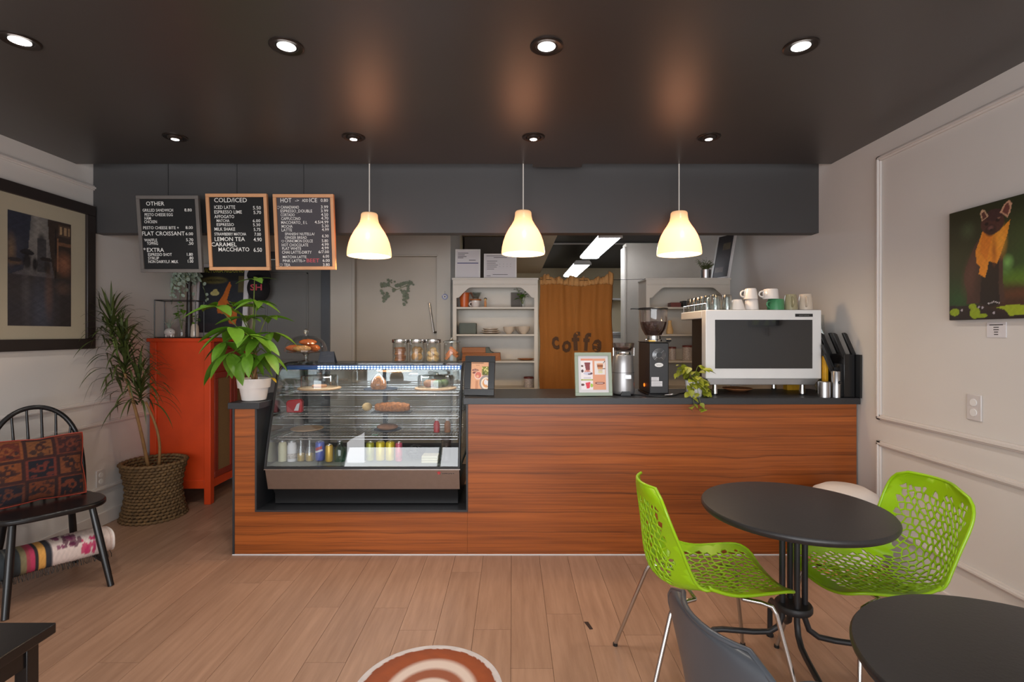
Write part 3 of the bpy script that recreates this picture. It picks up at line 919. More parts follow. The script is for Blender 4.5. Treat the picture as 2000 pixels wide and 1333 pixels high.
def shell_mesh(holes, cell=0.0285, seed=2):
    mb = MB()
    if not holes:
        mb.grid(lambda i, j: shell_pt(-1+2*i/28, j/56), 28, 56)
        return mb
    rr = random.Random(seed)
    Lv, Lu = 0.86, 0.42
    jit = {}
    def vert(key, s, t_):
        if key not in jit:
            a, b = s+rr.uniform(-.26, .26)*cell, t_+rr.uniform(-.26, .26)*cell
            jit[key] = (a, b)
        return jit[key]
    hx = cell; vy = cell*1.5*0.62
    ids = {}
    def vid(s, t_):
        u = min(max(s/(Lu/2), -1), 1); v = min(max(t_/Lv, 0), 1)
        k = (round(u, 5), round(v, 5))
        if k not in ids:
            ids[k] = len(mb.v); mb.v.append(shell_pt(u, v))
        return ids[k]
    nr = int(Lv/vy)+3; ncol = int(Lu/hx)+3
    for j in range(-1, nr):
        for i in range(-1, ncol):
            cx_ = -Lu/2 + (i+0.5*(j % 2))*hx; cy_ = j*vy
            ks = []
            # integer keys shared between neighbouring cells
            ci = 2*i+(j % 2); cj = 3*j
            offs = [(0, 2), (1, 1), (1, -1), (0, -2), (-1, -1), (-1, 1)]
            poly = []
            for dx, dy in offs:
                key = (ci+dx, cj+dy)
                poly.append(vert(key, -Lu/2+(ci+dx)*hx/2, (cj+dy)*vy/3))
            cl = [(min(max(a, -Lu/2), Lu/2), min(max(b, 0), Lv)) for a, b in poly]
            ar = abs(sum(cl[k][0]*cl[(k+1) % 6][1]-cl[(k+1) % 6][0]*cl[k][1] for k in range(6)))/2
            if ar < 1e-6: continue
            outer = [vid(a, b) for a, b in cl]
            inside = all(abs(a) < Lu/2*0.86 and 0.05*Lv < b < 0.95*Lv for a, b in poly)
            mx_, my_ = sum(p[0] for p in cl)/6, sum(p[1] for p in cl)/6
            # solid web at the bend's sides
            if 0.48 < my_/Lv < 0.62 and abs(mx_) > Lu/2*0.62: inside = False
            if inside:
                f = rr.uniform(.74, .86)
                inner = []
                for a, b in cl:
                    inner.append(vid(mx_+(a-mx_)*f, my_+(b-my_)*f))
                for k in range(6):
                    k2 = (k+1) % 6
                    mb.f.append((outer[k], outer[k2], inner[k2], inner[k]))
            else:
                fo = []
                for q in outer:
                    if q not in fo: fo.append(q)
                if len(fo) >= 3: mb.f.append(tuple(fo))
    return mb

def shell_chair(name, label, x, y, rz, mt, holes, legm, group=None):
    t = thing(name, label, 'chair', (x, y, 0), rz, group)
    shell_mesh(holes).build('seat_shell', mt, t, local=True, solid=0.006 if holes else 0.007, smooth=70)
    rim = []
    for k in range(40): rim.append(shell_pt(1, k/39))
    for k in range(1, 9): rim.append(shell_pt(1-2*k/9, 1))
    for k in range(40): rim.append(shell_pt(-1, 1-k/39))
    for k in range(1, 9): rim.append(shell_pt(-1+2*k/9, 0))
    MB().tube(rim, 0.0062, 8, cyclic=True).build('rim', mt, t, local=True, smooth=80)
    for sx, xt, xf in ((-1, -.165, -.315), (1, .165, .265)):
        for sy in (-1, 1):
            yy = 0.165*sy
            pts = [(xt*0.55, yy*0.8, .412), (xt*0.9, yy*0.95, .411), (xt+0.018*sx, yy*1.02, .402), (xt+0.032*sx, yy*1.06, .375), (xf, 0.255*sy, 0.008)]
            lg = MB().tube(pts, 0.0085, 10).build('leg', legm, t, local=True, smooth=70)
            MB().lathe([(0.0, 0.0), (0.011, 0.0), (0.011, 0.012), (0.0, 0.014)], (xf, 0.255*sy, 0), 10).build('foot_cap', M_['black'], lg, local=True)
    MB().tube([(-.09, -.132, .412), (-.09, .132, .412)], 0.008, 8).build('cross_bar', legm, t, local=True)
    MB().tube([(.09, -.132, .412), (.09, .132, .412)], 0.008, 8).build('cross_bar', legm, t, local=True)
    return t
shell_chair('perforated_chair', 'lime green perforated chair left of the round table, seen side-on', 0.785, 2.075, 0.0, M_['lime'], True, M_['chrome'], 'lime green perforated chairs')
shell_chair('perforated_chair', 'lime green perforated chair facing left between round table and right wall', 1.475, 2.075, radians(183), M_['lime'], True, M_['chrome'], 'lime green perforated chairs')
shell_chair('shell_chair', 'smooth grey plastic shell chair in the foreground, cut by frame bottom', 0.648, 1.120, radians(13), M_['greyplastic'], False, M_['chrome'])

# ================================================================== WHITE POUF BEHIND THE TABLE
t = thing('pouf', 'white rounded pouf with orange zigzag trim against the counter end', 'pouf', (1.935, 2.98, 0))
pr = [(0.0, 0.0), (0.165, 0.0), (0.178, 0.02), (0.182, 0.10), (0.182, 0.34), (0.178, 0.44), (0.160, 0.50), (0.11, 0.528), (0.0, 0.535)]
MB().lathe(pr, (1.935, 2.98, 0), 40).build('body', M_['pouf'], t, smooth=60)
q = MB()
for k in range(20):
    a0, a1, a2 = 2*pi*k/20, 2*pi*(k+.5)/20, 2*pi*(k+1)/20
    vs = []
    for rr_ in (0.1825, 0.1845):
        for a, z in ((a0, 0.06), (a1, 0.145), (a2, 0.06)):
            vs.append((1.935+rr_*cos(a), 2.98+rr_*sin(a), z))
    q.add(vs, [(0, 2, 1), (3, 4, 5), (0, 1, 4, 3), (1, 2, 5, 4), (2, 0, 3, 5)])
o = q.build('zigzag_trim', M_['poufzig'], t); o['kind'] = 'stuff'

# ================================================================== WINDSOR CHAIR
wx, wy, wr = -2.63, 2.89, radians(-36.4)
t = thing('windsor_chair', 'black painted bow-back wooden chair with a patchwork cushion on it', 'chair', (wx, wy, 0), wr)
def seat_outline(n=48):
    pts = []
    for k in range(n):
        a = 2*pi*k/n
        c, s_ = cos(a), sin(a)
        e = 0.62
        x = 0.225*abs(c)**e*(1 if c > 0 else -1)
        y = (0.255 if c > 0 else 0.235)*abs(s_)**e*(1 if s_ > 0 else -1)
        pts.append((x, y))
    return pts
MB().prism(seat_outline(), 0.428, 0.458, 'z').build('seat', M_['blackpaint'], t, local=True, bevel=0.010, segs=3)
LT = [(0.165, 0.165), (0.165, -0.165), (-0.14, 0.14), (-0.14, -0.14)]
LB = [(0.305, 0.215), (0.305, -0.215), (-0.235, 0.185), (-0.235, -0.185)]
def legpt(k, z):
    a = z/0.43
    return (LB[k][0]+(LT[k][0]-LB[k][0])*a, LB[k][1]+(LT[k][1]-LB[k][1])*a, z)
for k in range(4):
    MB().tube([legpt(k, 0.0), legpt(k, 0.10), legpt(k, 0.25), legpt(k, 0.43)], [0.0155, 0.017, 0.019, 0.0165], 14).build('leg', M_['blackpaint'], t, local=True, smooth=60)
for s_ in (0, 1):
    MB().tube([legpt(s_, 0.13), legpt(s_+2, 0.13)], 0.011, 10).build('stretcher', M_['blackpaint'], t, local=True)
MB().tube([[(a+b)/2 for a, b in zip(legpt(0, 0.13), legpt(2, 0.13))], [(a+b)/2 for a, b in zip(legpt(1, 0.13), legpt(3, 0.13))]], 0.011, 10).build('stretcher', M_['blackpaint'], t, local=True)
bow = []
for k in range(33):
    a = pi*k/32
    h = sin(a)**0.62 if sin(a) > 0 else 0
    z = 0.455+0.525*h
    bow.append((-0.175-0.10*(z-0.455)/0.525, 0.212*cos(a)*(1+0.06*h), z))
MB().tube(bow, 0.0135, 12).build('back_bow', M_['blackpaint'], t, local=True, smooth=70)
for k in range(6):
    f = -0.75+1.5*k/5
    yb = 0.212*f
    # height of the bow above this spindle
    a = math.acos(max(-1, min(1, f*1.0)))
    z = 0.455+0.525*sin(a)**0.62-0.004
    MB().tube([(-0.175, yb*0.86, 0.452), (-0.175-0.05, yb*0.95, (0.452+z)/2), (-0.175-0.10*(z-0.455)/0.525, yb*1.03, z)], [0.0065, 0.008, 0.006], 8).build('spindle', M_['blackpaint'], t, local=True, smooth=70)

# cushion of patchwork rug squares, leaning on the bow
A = Art(72, 64, (92, 36, 26))
pal = [((150, 56, 28), (208, 112, 52)), ((190, 112, 56), (84, 30, 26)), ((96, 34, 30), (170, 78, 48)),
       ((196, 104, 44), (82, 34, 30)), ((30, 26, 46), (170, 70, 50)), ((186, 100, 52), (74, 30, 28)),
       ((44, 30, 48), (150, 76, 48)), ((168, 82, 38), (70, 30, 26)), ((52, 26, 34), (178, 82, 44))]
rr = random.Random(11)
for j in range(3):
    for i in range(3):
        b, f = pal[(2-j)*3+i]
        x0, y0 = i/3+.012, j/3+.012
        A.rect(x0, x0+.31, y0, y0+.31, f); A.rect(x0+.018, x0+.29, y0+.018, y0+.29, b)
        for k in range(15):
            A.ell(x0+rr.uniform(.04, .27), y0+rr.uniform(.04, .27), rr.uniform(.010, .045), rr.uniform(.012, .035), f if k % 3 else (36, 24, 36), 0.8)
        A.ell(x0+.155, y0+.155, .05, .06, f, .9); A.ell(x0+.155, y0+.155, .026, .03, b, 1)
A.noise(.35, 14, 14, 3)
A.a *= 0.42
cu = thing('cushion', 'patchwork rug cushion in dark red, orange and navy on black chair', 'cushion', (wx, wy, 0.458), wr)
def cush(sgn):
    def P(u, v):
        a, b = 2*u-1, 2*v-1
        wd = 0.205*(1-0.07*(1-abs(b))**2*abs(a)**3); hh = 0.18*(1-0.07*(1-abs(a))**2*abs(b)**3)
        th = 0.062*((1-abs(a)**2.6)*(1-abs(b)**2.6))**0.55
        q = Vector((sgn*th, a*wd, b*hh))
        q = Matrix.Rotation(radians(-13), 4, 'Y') @ q
        return (q.x-0.098, q.y-0.012, q.z+0.184)
    return P
A.a *= 0.6
fr = sheet('cushion_front', A, cush(1), M_['fabric'], cu, local=True)
Bk = Art(24, 20, (70, 28, 24)); Bk.noise(.2, 5, 5, 2)
sheet('cushion_back', Bk, cush(-1), M_['fabric'], cu, local=True)
ring = []
for k in range(64):
    a = k/64*4; s_ = int(a); f = a-s_
    u, v = [(f, 0), (1, f), (1-f, 1), (0, 1-f)][s_]
    ring.append(cush(1)(u, v))
MB().tube(ring, 0.005, 6, cyclic=True).build('piping', M_['darkred'], cu, local=True)

# rolled blanket lying on the stretchers
bl = thing('blanket', 'rolled striped wool blanket tucked on stretchers under the black chair', 'blanket', (wx, wy, 0), wr)
A = Art(110, 48, (206, 188, 180))
bands = [(0.0, .24, (52, 58, 62)), (.05, .08, (84, 86, 82)), (.13, .15, (92, 94, 90)), (.24, .29, (122, 112, 82)), (.29, .315, (150, 60, 70)), (.315, .35, (176, 52, 86)), (.35, .38, (40, 36, 40)),
         (.38, .43, (206, 150, 74)), (.43, .475, (38, 40, 48)), (.475, .49, (120, 110, 110))]
for a, b, c in bands: A.rect(a, b, 0, 1, c)
for k in range(24):
    A.ell(.62+rr.uniform(-.09, .10), .46+rr.uniform(-.12, .12), rr.uniform(.012, .03), rr.uniform(.02, .05), (84, 26, 56) if k % 2 else (120, 40, 84), .85)
for k in range(16):
    A.ell(.78+rr.uniform(-.06, .07), .30+rr.uniform(-.10, .08), rr.uniform(.010, .025), rr.uniform(.02, .045), (184, 44, 92), .9)
A.noise(.12, 20, 10, 5)
def blk(u, v):
    a = 2*pi*v
    y = -0.265+0.52*u
    rx = 0.120; rz_ = 0.064
    k = 0.93 if (u < .02 or u > .98) else 1.0
    c, s_ = cos(a-pi/2), sin(a-pi/2)
    wob = 1+0.03*sin(u*9+1)+0.04*sin(3*a)
    ex = 0.75
    return (0.09+rx*k*wob*abs(c)**ex*(1 if c > 0 else -1), y, 0.210+rz_*k*wob*abs(s_)**ex*(1 if s_ > 0 else -1))
sheet('rolled_cloth', A, blk, M_['fabric'], bl, local=True)
for u, nm in ((0.0, -1), (1.0, 1)):
    q = MB(); sp = []
    for k in range(60):
        f = k/59; a = f*2*pi*3.2
        c = blk(u, (a/(2*pi)) % 1.0)
        s_ = 1-0.88*f
        sp.append((0.09+(c[0]-0.09)*s_, c[1]+0.004*nm, 0.210+(c[2]-0.210)*s_))
    q.tube(sp, 0.009, 6)
    q.build('roll_end', M_['greyplastic'] if nm < 0 else M_['pouf'], bl, local=True)
q = MB()
for k in range(70):
    y = -0.26+0.5*k/69
    x = 0.205+rr.uniform(-.006, .006)
    q.tube([(x-.02, y, 0.163), (x, y+rr.uniform(-.004, .004), 0.147), (x+.002, y+rr.uniform(-.006, .006), 0.129)], 0.0016, 4)
o = q.build('fringe', M_['black'], bl, local=True); o['kind'] = 'stuff'

# ================================================================== BLACK STOOL, BOTTOM LEFT
t = thing('stool', 'black wooden stool with square corners, cut by the bottom left corner', 'stool', (-1.78, 1.50, 0))
MB().box(-2.02, -1.53, 1.28, 1.72, 0.415, 0.450).build('seat', M_['blackpaint'], t, bevel=0.004)
for lx in (-1.985, -1.600):
    for ly in (1.31, 1.645):
        MB().box(lx, lx+0.042, ly, ly+0.042, 0.0, 0.415).build('leg', M_['blackpaint'], t, bevel=0.003)
for b in ((-1.985, -1.558, 1.315, 1.335), (-1.985, -1.558, 1.662, 1.682)):
    MB().box(b[0]+.04, b[1]-.04, b[2], b[3], 0.345, 0.415).build('apron', M_['blackpaint'], t)
for x in (-1.975, -1.585):
    MB().box(x, x+0.02, 1.352, 1.645, 0.345, 0.415).build('apron', M_['blackpaint'], t)

# ================================================================== RED CABINET
t = thing('cabinet', 'weathered red orange wooden cabinet with brown fabric door panels', 'cabinet', (-2.75, 4.60, 0))
kx0, kx1, ky0, ky1 = -3.005, -2.500, 4.245, 4.965
MB().box(kx0+0.012, kx1-0.02, ky0+0.012, ky1-0.012, 0.155, 1.352).build('body', M_['red'], t)
MB().box(kx0-0.010, kx1+0.025, ky0-0.025, ky1+0.01, 1.352, 1.382).build('top', M_['red'], t, bevel=0.004)
for x in (kx0, kx1-0.055):
    for y in (ky0, ky1-0.055):
        MB().prism([(x, y), (x+0.055, y), (x+0.055, y+0.055), (x, y+0.055)], 0.0, 1.352, 'z').build('corner_post', M_['red'], t, bevel=0.004)
MB().box(kx0+0.055, kx1-0.055, ky0+0.006, ky0+0.03, 0.13, 0.20).build('bottom_rail', M_['red'], t, bevel=0.003)
MB().box(kx1-0.03, kx1-0.006, ky0+0.055, ky1-0.055, 0.13, 0.20).build('bottom_rail', M_['red'], t, bevel=0.003)
MB().box(kx1-0.03, kx1-0.004, ky0+0.055, ky1-0.055, 1.29, 1.35).build('top_rail', M_['darkred'], t, bevel=0.003)
ym = (ky0+ky1)/2
for a, b in ((ky0+0.06, ym-0.004), (ym+0.004, ky1-0.06)):
    dw = MB().box(kx1-0.022, kx1+0.002, a, b, 1.10, 1.285).build('drawer', M_['darkred'], t, bevel=0.004)
    MB().ball((kx1+0.016, (a+b)/2, 1.19), 0.014).build('knob', M_['bronze'], dw)
    q = MB()
    w = 0.05
    q.box(kx1-0.022, kx1+0.002, a, b, 0.205, 0.205+w).box(kx1-0.022, kx1+0.002, a, b, 1.09-w, 1.09).box(kx1-0.022, kx1+0.002, a, a+w, 0.205+w, 1.09-w).box(kx1-0.022, kx1+0.002, b-w, b, 0.205+w, 1.09-w)
    dr = q.build('door', M_['darkred'], t, bevel=0.003)
    MB().box(kx1-0.019, kx1-0.010, a+w-0.004, b-w+0.004, 0.25, 1.045).build('fabric_panel', M_['linen'], dr)
    MB().ball((kx1+0.014, (b-w/2) if a < ym-0.2 else (a+w/2), 0.68), 0.012).build('knob', M_['bronze'], dr)

# ================================================================== BASKET WITH DRACAENA
bx, by = -2.785, 3.985
t = thing('potted_dracaena', 'tall dracaena with thin arching leaves in a woven seagrass basket', 'plant', (bx, by, 0))
def bask_r(z):
    a = z/0.43
    return 0.172+0.040*abs(2*a-1)**1.6+0.012*sin(a*pi)*0
q = MB()
rows = 19; nseg = 34
for j in range(rows):
    z = 0.011+0.42*j/(rows-1)*0.985
    R = bask_r(z)
    # each row is a braid: bulging strands, offset from row to row
    n2 = nseg*3
    ringv = []
    for k in range(n2):
        a = 2*pi*k/n2
        ph = 2*pi*(k/3+0.5*(j % 2))
        bul = 0.0095*cos(ph)
        ringv.append(((R+bul)*cos(a), (R+bul)*sin(a), z+0.0035*sin(ph)))
    q.tube([(bx+p[0], by+p[1], p[2]) for p in ringv], 0.0125, 6, cyclic=True)
q.build('basket', M_['rattan'], t, smooth=70)
MB().lathe([(bask_r(z)-0.008, z) for z in (0.01, .1, .2, .3, .36)]+[(0.0, .36)], (bx, by, 0), 32).build('soil', M_['soil'], t)
def along(p, q_, n, bend):
    p, q_ = Vector(p), Vector(q_); o_ = []
    for k in range(n+1):
        f = k/n
        w = p.lerp(q_, f); w += Vector(bend)*sin(pi*f)
        o_.append(w)
    return o_
crownA, crownB, crownC = W(217, 640, 3.72), W(243, 715, 3.78), W(277, 765, 3.86)
s1 = along((bx-0.02, by-0.03, 0.355), (crownB[0], crownB[1], crownB[2]-0.05), 12, (0.03, -.02, 0)) 
s2 = along((bx+0.045, by-0.02, 0.355), (crownC[0]+.03, crownC[1], crownC[2]-0.08), 12, (0.05, 0.0, 0))
MB().tube(s1, [0.013-0.004*k/12 for k in range(13)], 8).build('stem', M_['stem'], t, smooth=70)
MB().tube(s2, [0.011-0.003*k/12 for k in range(13)], 8).build('stem', M_['stem'], t, smooth=70)
MB().tube(along(s1[-1], (crownA[0], crownA[1], crownA[2]-0.02), 8, (-.01, 0, 0)), 0.007, 8).build('stem', M_['greenstem'], t, smooth=70)
rr = random.Random(21)
def rosette(c, n, L, spread, hgt, name='leaf_rosette', down=0.55):
    q = MB()
    for k in range(n):
        a = k*2.39996+rr.uniform(-.3, .3)
        f = k/n
        base = Vector((c[0]+rr.uniform(-.012, .012), c[1]+rr.uniform(-.012, .012), c[2]+hgt*(f-0.5)))
        el = radians(18+62*f+rr.uniform(-10, 10))
        ln = L*rr.uniform(.75, 1.12)*(0.8+0.2*(1-f))
        d = Vector((cos(a)*cos(el), sin(a)*cos(el), sin(el)))
        side = Vector((-sin(a), cos(a), 0))
        pts = []; p = base.copy(); m_ = 9
        for i in range(m_+1):
            pts.append(p.copy())
            d2 = d + Vector((0, 0, -down*(1.5-f)*2.4*(i/m_)**1.3))
            d2.normalize(); p = p + d2*ln/m_
        vs = []
        for i, p in enumerate(pts):
            w = 0.0082*(1-(i/m_)**3)*(0.5+0.5*min(1, i/2))+0.0004
            lim = XL+0.048 if p.y < 3.74 else XL+0.028
            if p.x < lim: p.x = lim
            vs += [p-side*w, p+Vector((0, 0, -0.0015)), p+side*w]
        fs = []
        for i in range(m_):
            fs += [(i*3, i*3+1, i*3+4, i*3+3), (i*3+1, i*3+2, i*3+5, i*3+4)]
        q.add(vs, fs)
    o_ = q.build(name, M_['dracaena'], t, smooth=60)
    o_['kind'] = 'stuff'
    return o_
rosette(crownA, 60, 0.30, 1, 0.20)
rosette((crownA[0]+.055, crownA[1]+.02, crownA[2]-0.10), 38, 0.26, 1, 0.16)
rosette(crownB, 70, 0.38, 1, 0.24, down=0.75)
rosette((crownC[0]+.0, crownC[1]-.03, crownC[2]), 56, 0.36, 1, 0.20, down=0.75)
# the tall young shoot leaf
p0 = Vector(crownA)
q = MB(); q.tube([p0+Vector((0, 0, .05)), p0+Vector((-.02, 0, .18)), W(204, 566, 3.70)], [0.005, 0.004, 0.0008], 6)
q.build('young_leaf', M_['dracaena'], t)

# ================================================================== MONEY TREE IN WHITE POT
def leaf_mesh(name, mt, L=1.0, Wd=0.17, fold=0.05, droop=0.22, tip=1.6, nseg=8, heart=False):
    q = MB(); vs = []; fs = []
    for i in range(nseg+1):
        f = i/nseg
        if heart:
            w = Wd*(sin(pi*min(1, f*1.02+0.0))**0.55)*(1.25-f)*1.1 if 0 < f < 1 else (Wd*0.35 if f == 0 else 0.0)
        else:
            w = Wd*(sin(pi*f**0.80))**0.85*1.0 if 0 < f < 1 else 0.0
        z = -droop*f*f
        vs += [(f*L, -w, z+fold*w/Wd), (f*L, 0, z), (f*L, w, z+fold*w/Wd)]
    for i in range(nseg):
        fs += [(i*3, i*3+1, i*3+4, i*3+3), (i*3+1, i*3+2, i*3+5, i*3+4)]
    q.add(vs, fs)
    return q.data(name, mt, smooth=80)

def leaf_matrix(p, direction, length, roll=0.0):
    d = Vector(direction).normalized()
    zup = Vector((0, 0, 1))
    s_ = zup.cross(d)
    if s_.length < 1e-3: s_ = Vector((1, 0, 0))
    s_.normalize(); n = d.cross(s_)
    R = Matrix((d, s_, n)).transposed().to_4x4()
    return Matrix.Translation(p) @ R @ Matrix.Rotation(roll, 4, 'X') @ Matrix.Scale(length, 4)

px_, py_, pz_ = -1.700, 3.375, 0.980
t = thing('potted_money_tree', 'money tree with glossy green leaves in a white pot on counter end', 'plant', (px_, py_, pz_))
MB().lathe([(0.0, 0.0), (0.066, 0.0), (0.074, 0.006), (0.088, 0.085), (0.098, 0.086), (0.104, 0.14), (0.104, 0.146), (0.097, 0.146), (0.090, 0.10), (0.0, 0.10)], (px_, py_, pz_), 44).build('pot', M_['ceramic'], t, smooth=40)
MB().lathe([(0.0, 0.128), (0.096, 0.124)], (px_, py_, pz_), 28, closed=True).build('soil', M_['soil'], t)
top = Vector((px_+0.0, py_, 1.30))
for k in range(3):
    q = []
    for i in range(16):
        f = i/15
        a = 2*pi*k/3+f*4.5
        q.append((px_+0.013*cos(a)*(1-f*.3), py_+0.013*sin(a)*(1-f*.3), 1.10+0.20*f))
    MB().tube(q, 0.0095, 8).build('trunk', M_['stem'], t, smooth=70)
LM = leaf_mesh('leaf', M_['leaf'], Wd=.185, droop=.26)
rr = random.Random(5)
clusters = [  # photo pixel of the leaf hub, depth, leaves, leaf length, droop of directions
    (423, 598, 3.34, 6, 0.17, -.05), (497, 546, 3.42, 5, 0.115, .1), (502, 588, 3.36, 6, 0.125, -.1), (455, 640, 3.24, 6, 0.215, -.35),
    (478, 622, 3.40, 5, 0.15, .1), (530, 650, 3.38, 6, 0.15, -.2), (505, 662, 3.26, 6, 0.17, -.45), (520, 620, 3.46, 5, 0.14, 0.0), (440, 668, 3.32, 5, 0.16, -.45), (485, 690, 3.25, 5, 0.16, -.6), (462, 600, 3.46, 5, 0.15, .2), (447, 690, 3.22, 5, 0.19, -.7), (520, 690, 3.30, 5, 0.15, -.5), (486, 655, 3.20, 5, 0.16, -.2)]
for (a, b, Yc, nl, ln, el) in clusters:
    c = Vector(W(a, b, Yc))
    base = Vector((px_+rr.uniform(-.01, .01), py_, 1.29))
    mid = base.lerp(c, .5)+Vector((0, 0, .03))
    MB().tube([base, mid, c], [0.0045, 0.0035, 0.0025], 6).build('leaf_stalk', M_['greenstem'], t, local=False, smooth=70)
    a0 = rr.uniform(0, 6.28)
    for k in range(nl):
        an = a0+2*pi*k/nl+rr.uniform(-.2, .2)
        e = el+rr.uniform(-.18, .18)
        d = Vector((cos(an), sin(an)*.9, e))
        inst('leaf', LM, t, leaf_matrix(c-Vector((px_, py_, pz_)), d, 1.22*ln*rr.uniform(.8, 1.12), rr.uniform(-.3, .3)))
YL = leaf_mesh('yellow_leaf', M_['leafyellow'], Wd=.2)
for (a, b, Yc, d, ln) in ((536, 722, 3.33, (.3, -.2, .5), .06), (530, 738, 3.32, (.5, -.3, -.2), .06)):
    c = Vector(W(a, b, Yc))
    MB().tube([(px_+.02, py_, 1.16), (c.x-.03, c.y, c.z+.02), c], 0.0025, 6).build('leaf_stalk', M_['greenstem'], t)
    inst('yellow_leaf', YL, t, leaf_matrix(c-Vector((px_, py_, pz_)), d, ln))
# ================================================================== MENU BOARDS
def board(zl, zt_, zr, zb_, shear, lines, framemat, feltmat, label, Yc, red=()):
    # geometry from the traced board: zoomed-photo units, 4.651 per photo pixel
    k = 4.651
    pxl, pxr = 250+zl/k, 250+zr/k
    pyt, pyb = 360+zt_/k, 360+zb_/k
    wd = (pxr-pxl)*Yc/1000; ht = (pyb-pyt)*Yc/1000
    cxw = ((pxl+pxr)/2-1000)*Yc/1000
    ztop = 1.42-(pyt-652)*Yc/1000
    ang = radians(5.5)
    t = thing('menu_board', label, 'menu board', (cxw, Yc, ztop), 0, 'letter menu boards hung from the ceiling')
    t.rotation_euler = (ang, 0, 0)
    H = ht/cos(ang)
    fw = wd*0.055
    q = MB()
    MB().box(-wd/2+fw*.8, wd/2-fw*.8, -0.004, 0.010, -H+fw*.8, -fw*.8).build('felt_panel', feltmat, t, local=True)
    for (a, b, c, d) in ((-wd/2, wd/2, -fw, 0), (-wd/2, wd/2, -H, -H+fw), (-wd/2, -wd/2+fw, -H+fw, -fw), (wd/2-fw, wd/2, -H+fw, -fw)):
        MB().box(a, b, -0.014, 0.012, c, d).build('frame_bar', framemat, t, local=True, bevel=0.002)
    def cv(zx, zy):
        left = zl+(zy-zt_)/(zb_-zt_)*shear
        return ((zx-left)/(zr-zl)-0.5)*wd, -(zy-zt_)/(zb_-zt_)*H
    for ln in lines:
        s, x0, x1, yb = ln[:4]; h = ln[4] if len(ln) > 4 else 26
        a, z = cv(x0, yb); b, _ = cv(x1, yb)
        hh = h/(zb_-zt_)*H
        m = MB()
        if s == '<3':
            pts = []
            for i in range(20):
                q_ = 2*pi*i/20
                pts.append((a+hh*.55+hh*.034*16*sin(q_)**3, -0.0052, z+hh*.48+hh*.034*(13*cos(q_)-5*cos(2*q_)-2*cos(3*q_)-cos(4*q_))))
            m.tube(pts, 0.0009, 4, cyclic=True)
        else:
            text_into(m, s, a, b, z, hh, -0.0052, 0.004)
        m.build('lettering', M_['letterred'] if s in red else M_['letter'], t, local=True, smooth=0)
    # chain from the ceiling
    Mi = Matrix.Rotation(-ang, 4, 'X')
    topz = 2.70-ztop
    q = MB(); nlk = 40
    for i in range(nlk):
        z0 = topz*i/nlk; z1 = topz*(i+1)/nlk
        q.tube([Mi @ Vector((0.0+(0.002 if i % 2 else -.002), 0.004, z0)), Mi @ Vector((0.0-(0.002 if i % 2 else -.002), 0.004, z1+.004))], 0.0016, 4)
    o = q.build('chain', M_['black'], t, local=True); o['kind'] = 'stuff'
    return t
L1 = [('OTHER', 170, 335, 193, 36), ('GRILLED SANDWICH', 138, 415, 247), ('8.80', 518, 585, 245), ('PESTO CHEESE EGG', 157, 412, 287), ('HAM', 155, 213, 319), ('CHICKEN', 153, 268, 350),
      ('PESTO CHEESE BITE +', 143, 468, 404), ('8.00', 530, 595, 402), ('FLAT CROISSANT', 133, 522, 460, 36), ('6.00', 530, 598, 458), ('WAFFLE', 152, 270, 515), ('5.70', 535, 600, 512), ('TOPPING', 177, 277, 545), ('.50', 555, 602, 544),
      ('*', 145, 166, 606, 34), ('EXTRA', 177, 333, 608, 36), ('ESPRESSO SHOT', 187, 405, 645), ('1.80', 543, 597, 643), ('SYRUP', 187, 288, 678), ('.80', 560, 603, 676), ('NON DAIRY/L.F. MILK', 190, 463, 709), ('1.00', 552, 602, 706)]
L2 = [('COLD/ICED', 790, 1087, 163, 38), ('ICED LATTE', 793, 983, 222, 30), ('5.50', 1145, 1217, 227, 30), ('ESPRESSO LIME', 795, 1045, 264, 29), ('5.70', 1152, 1220, 268, 29), ('AFFOGATO', 797, 977, 305, 28), ('MATCHA', 818, 935, 340), ('6.00', 1148, 1217, 341),
      ('ESPRESSO', 820, 977, 375), ('5.30', 1152, 1218, 377), ('MILK SHAKE', 802, 990, 417, 29), ('5.75', 1160, 1222, 420, 28), ('STRAWBERRY MATCHA', 803, 1092, 460), ('7.00', 1168, 1227, 463, 28), ('LEMON TEA', 807, 1083, 510, 36), ('4.90', 1162, 1237, 513, 34),
      ('CARAMEL', 778, 1010, 558, 36), ('MACCHIATO', 845, 1127, 603, 36), ('6.50', 1167, 1243, 607, 36)]
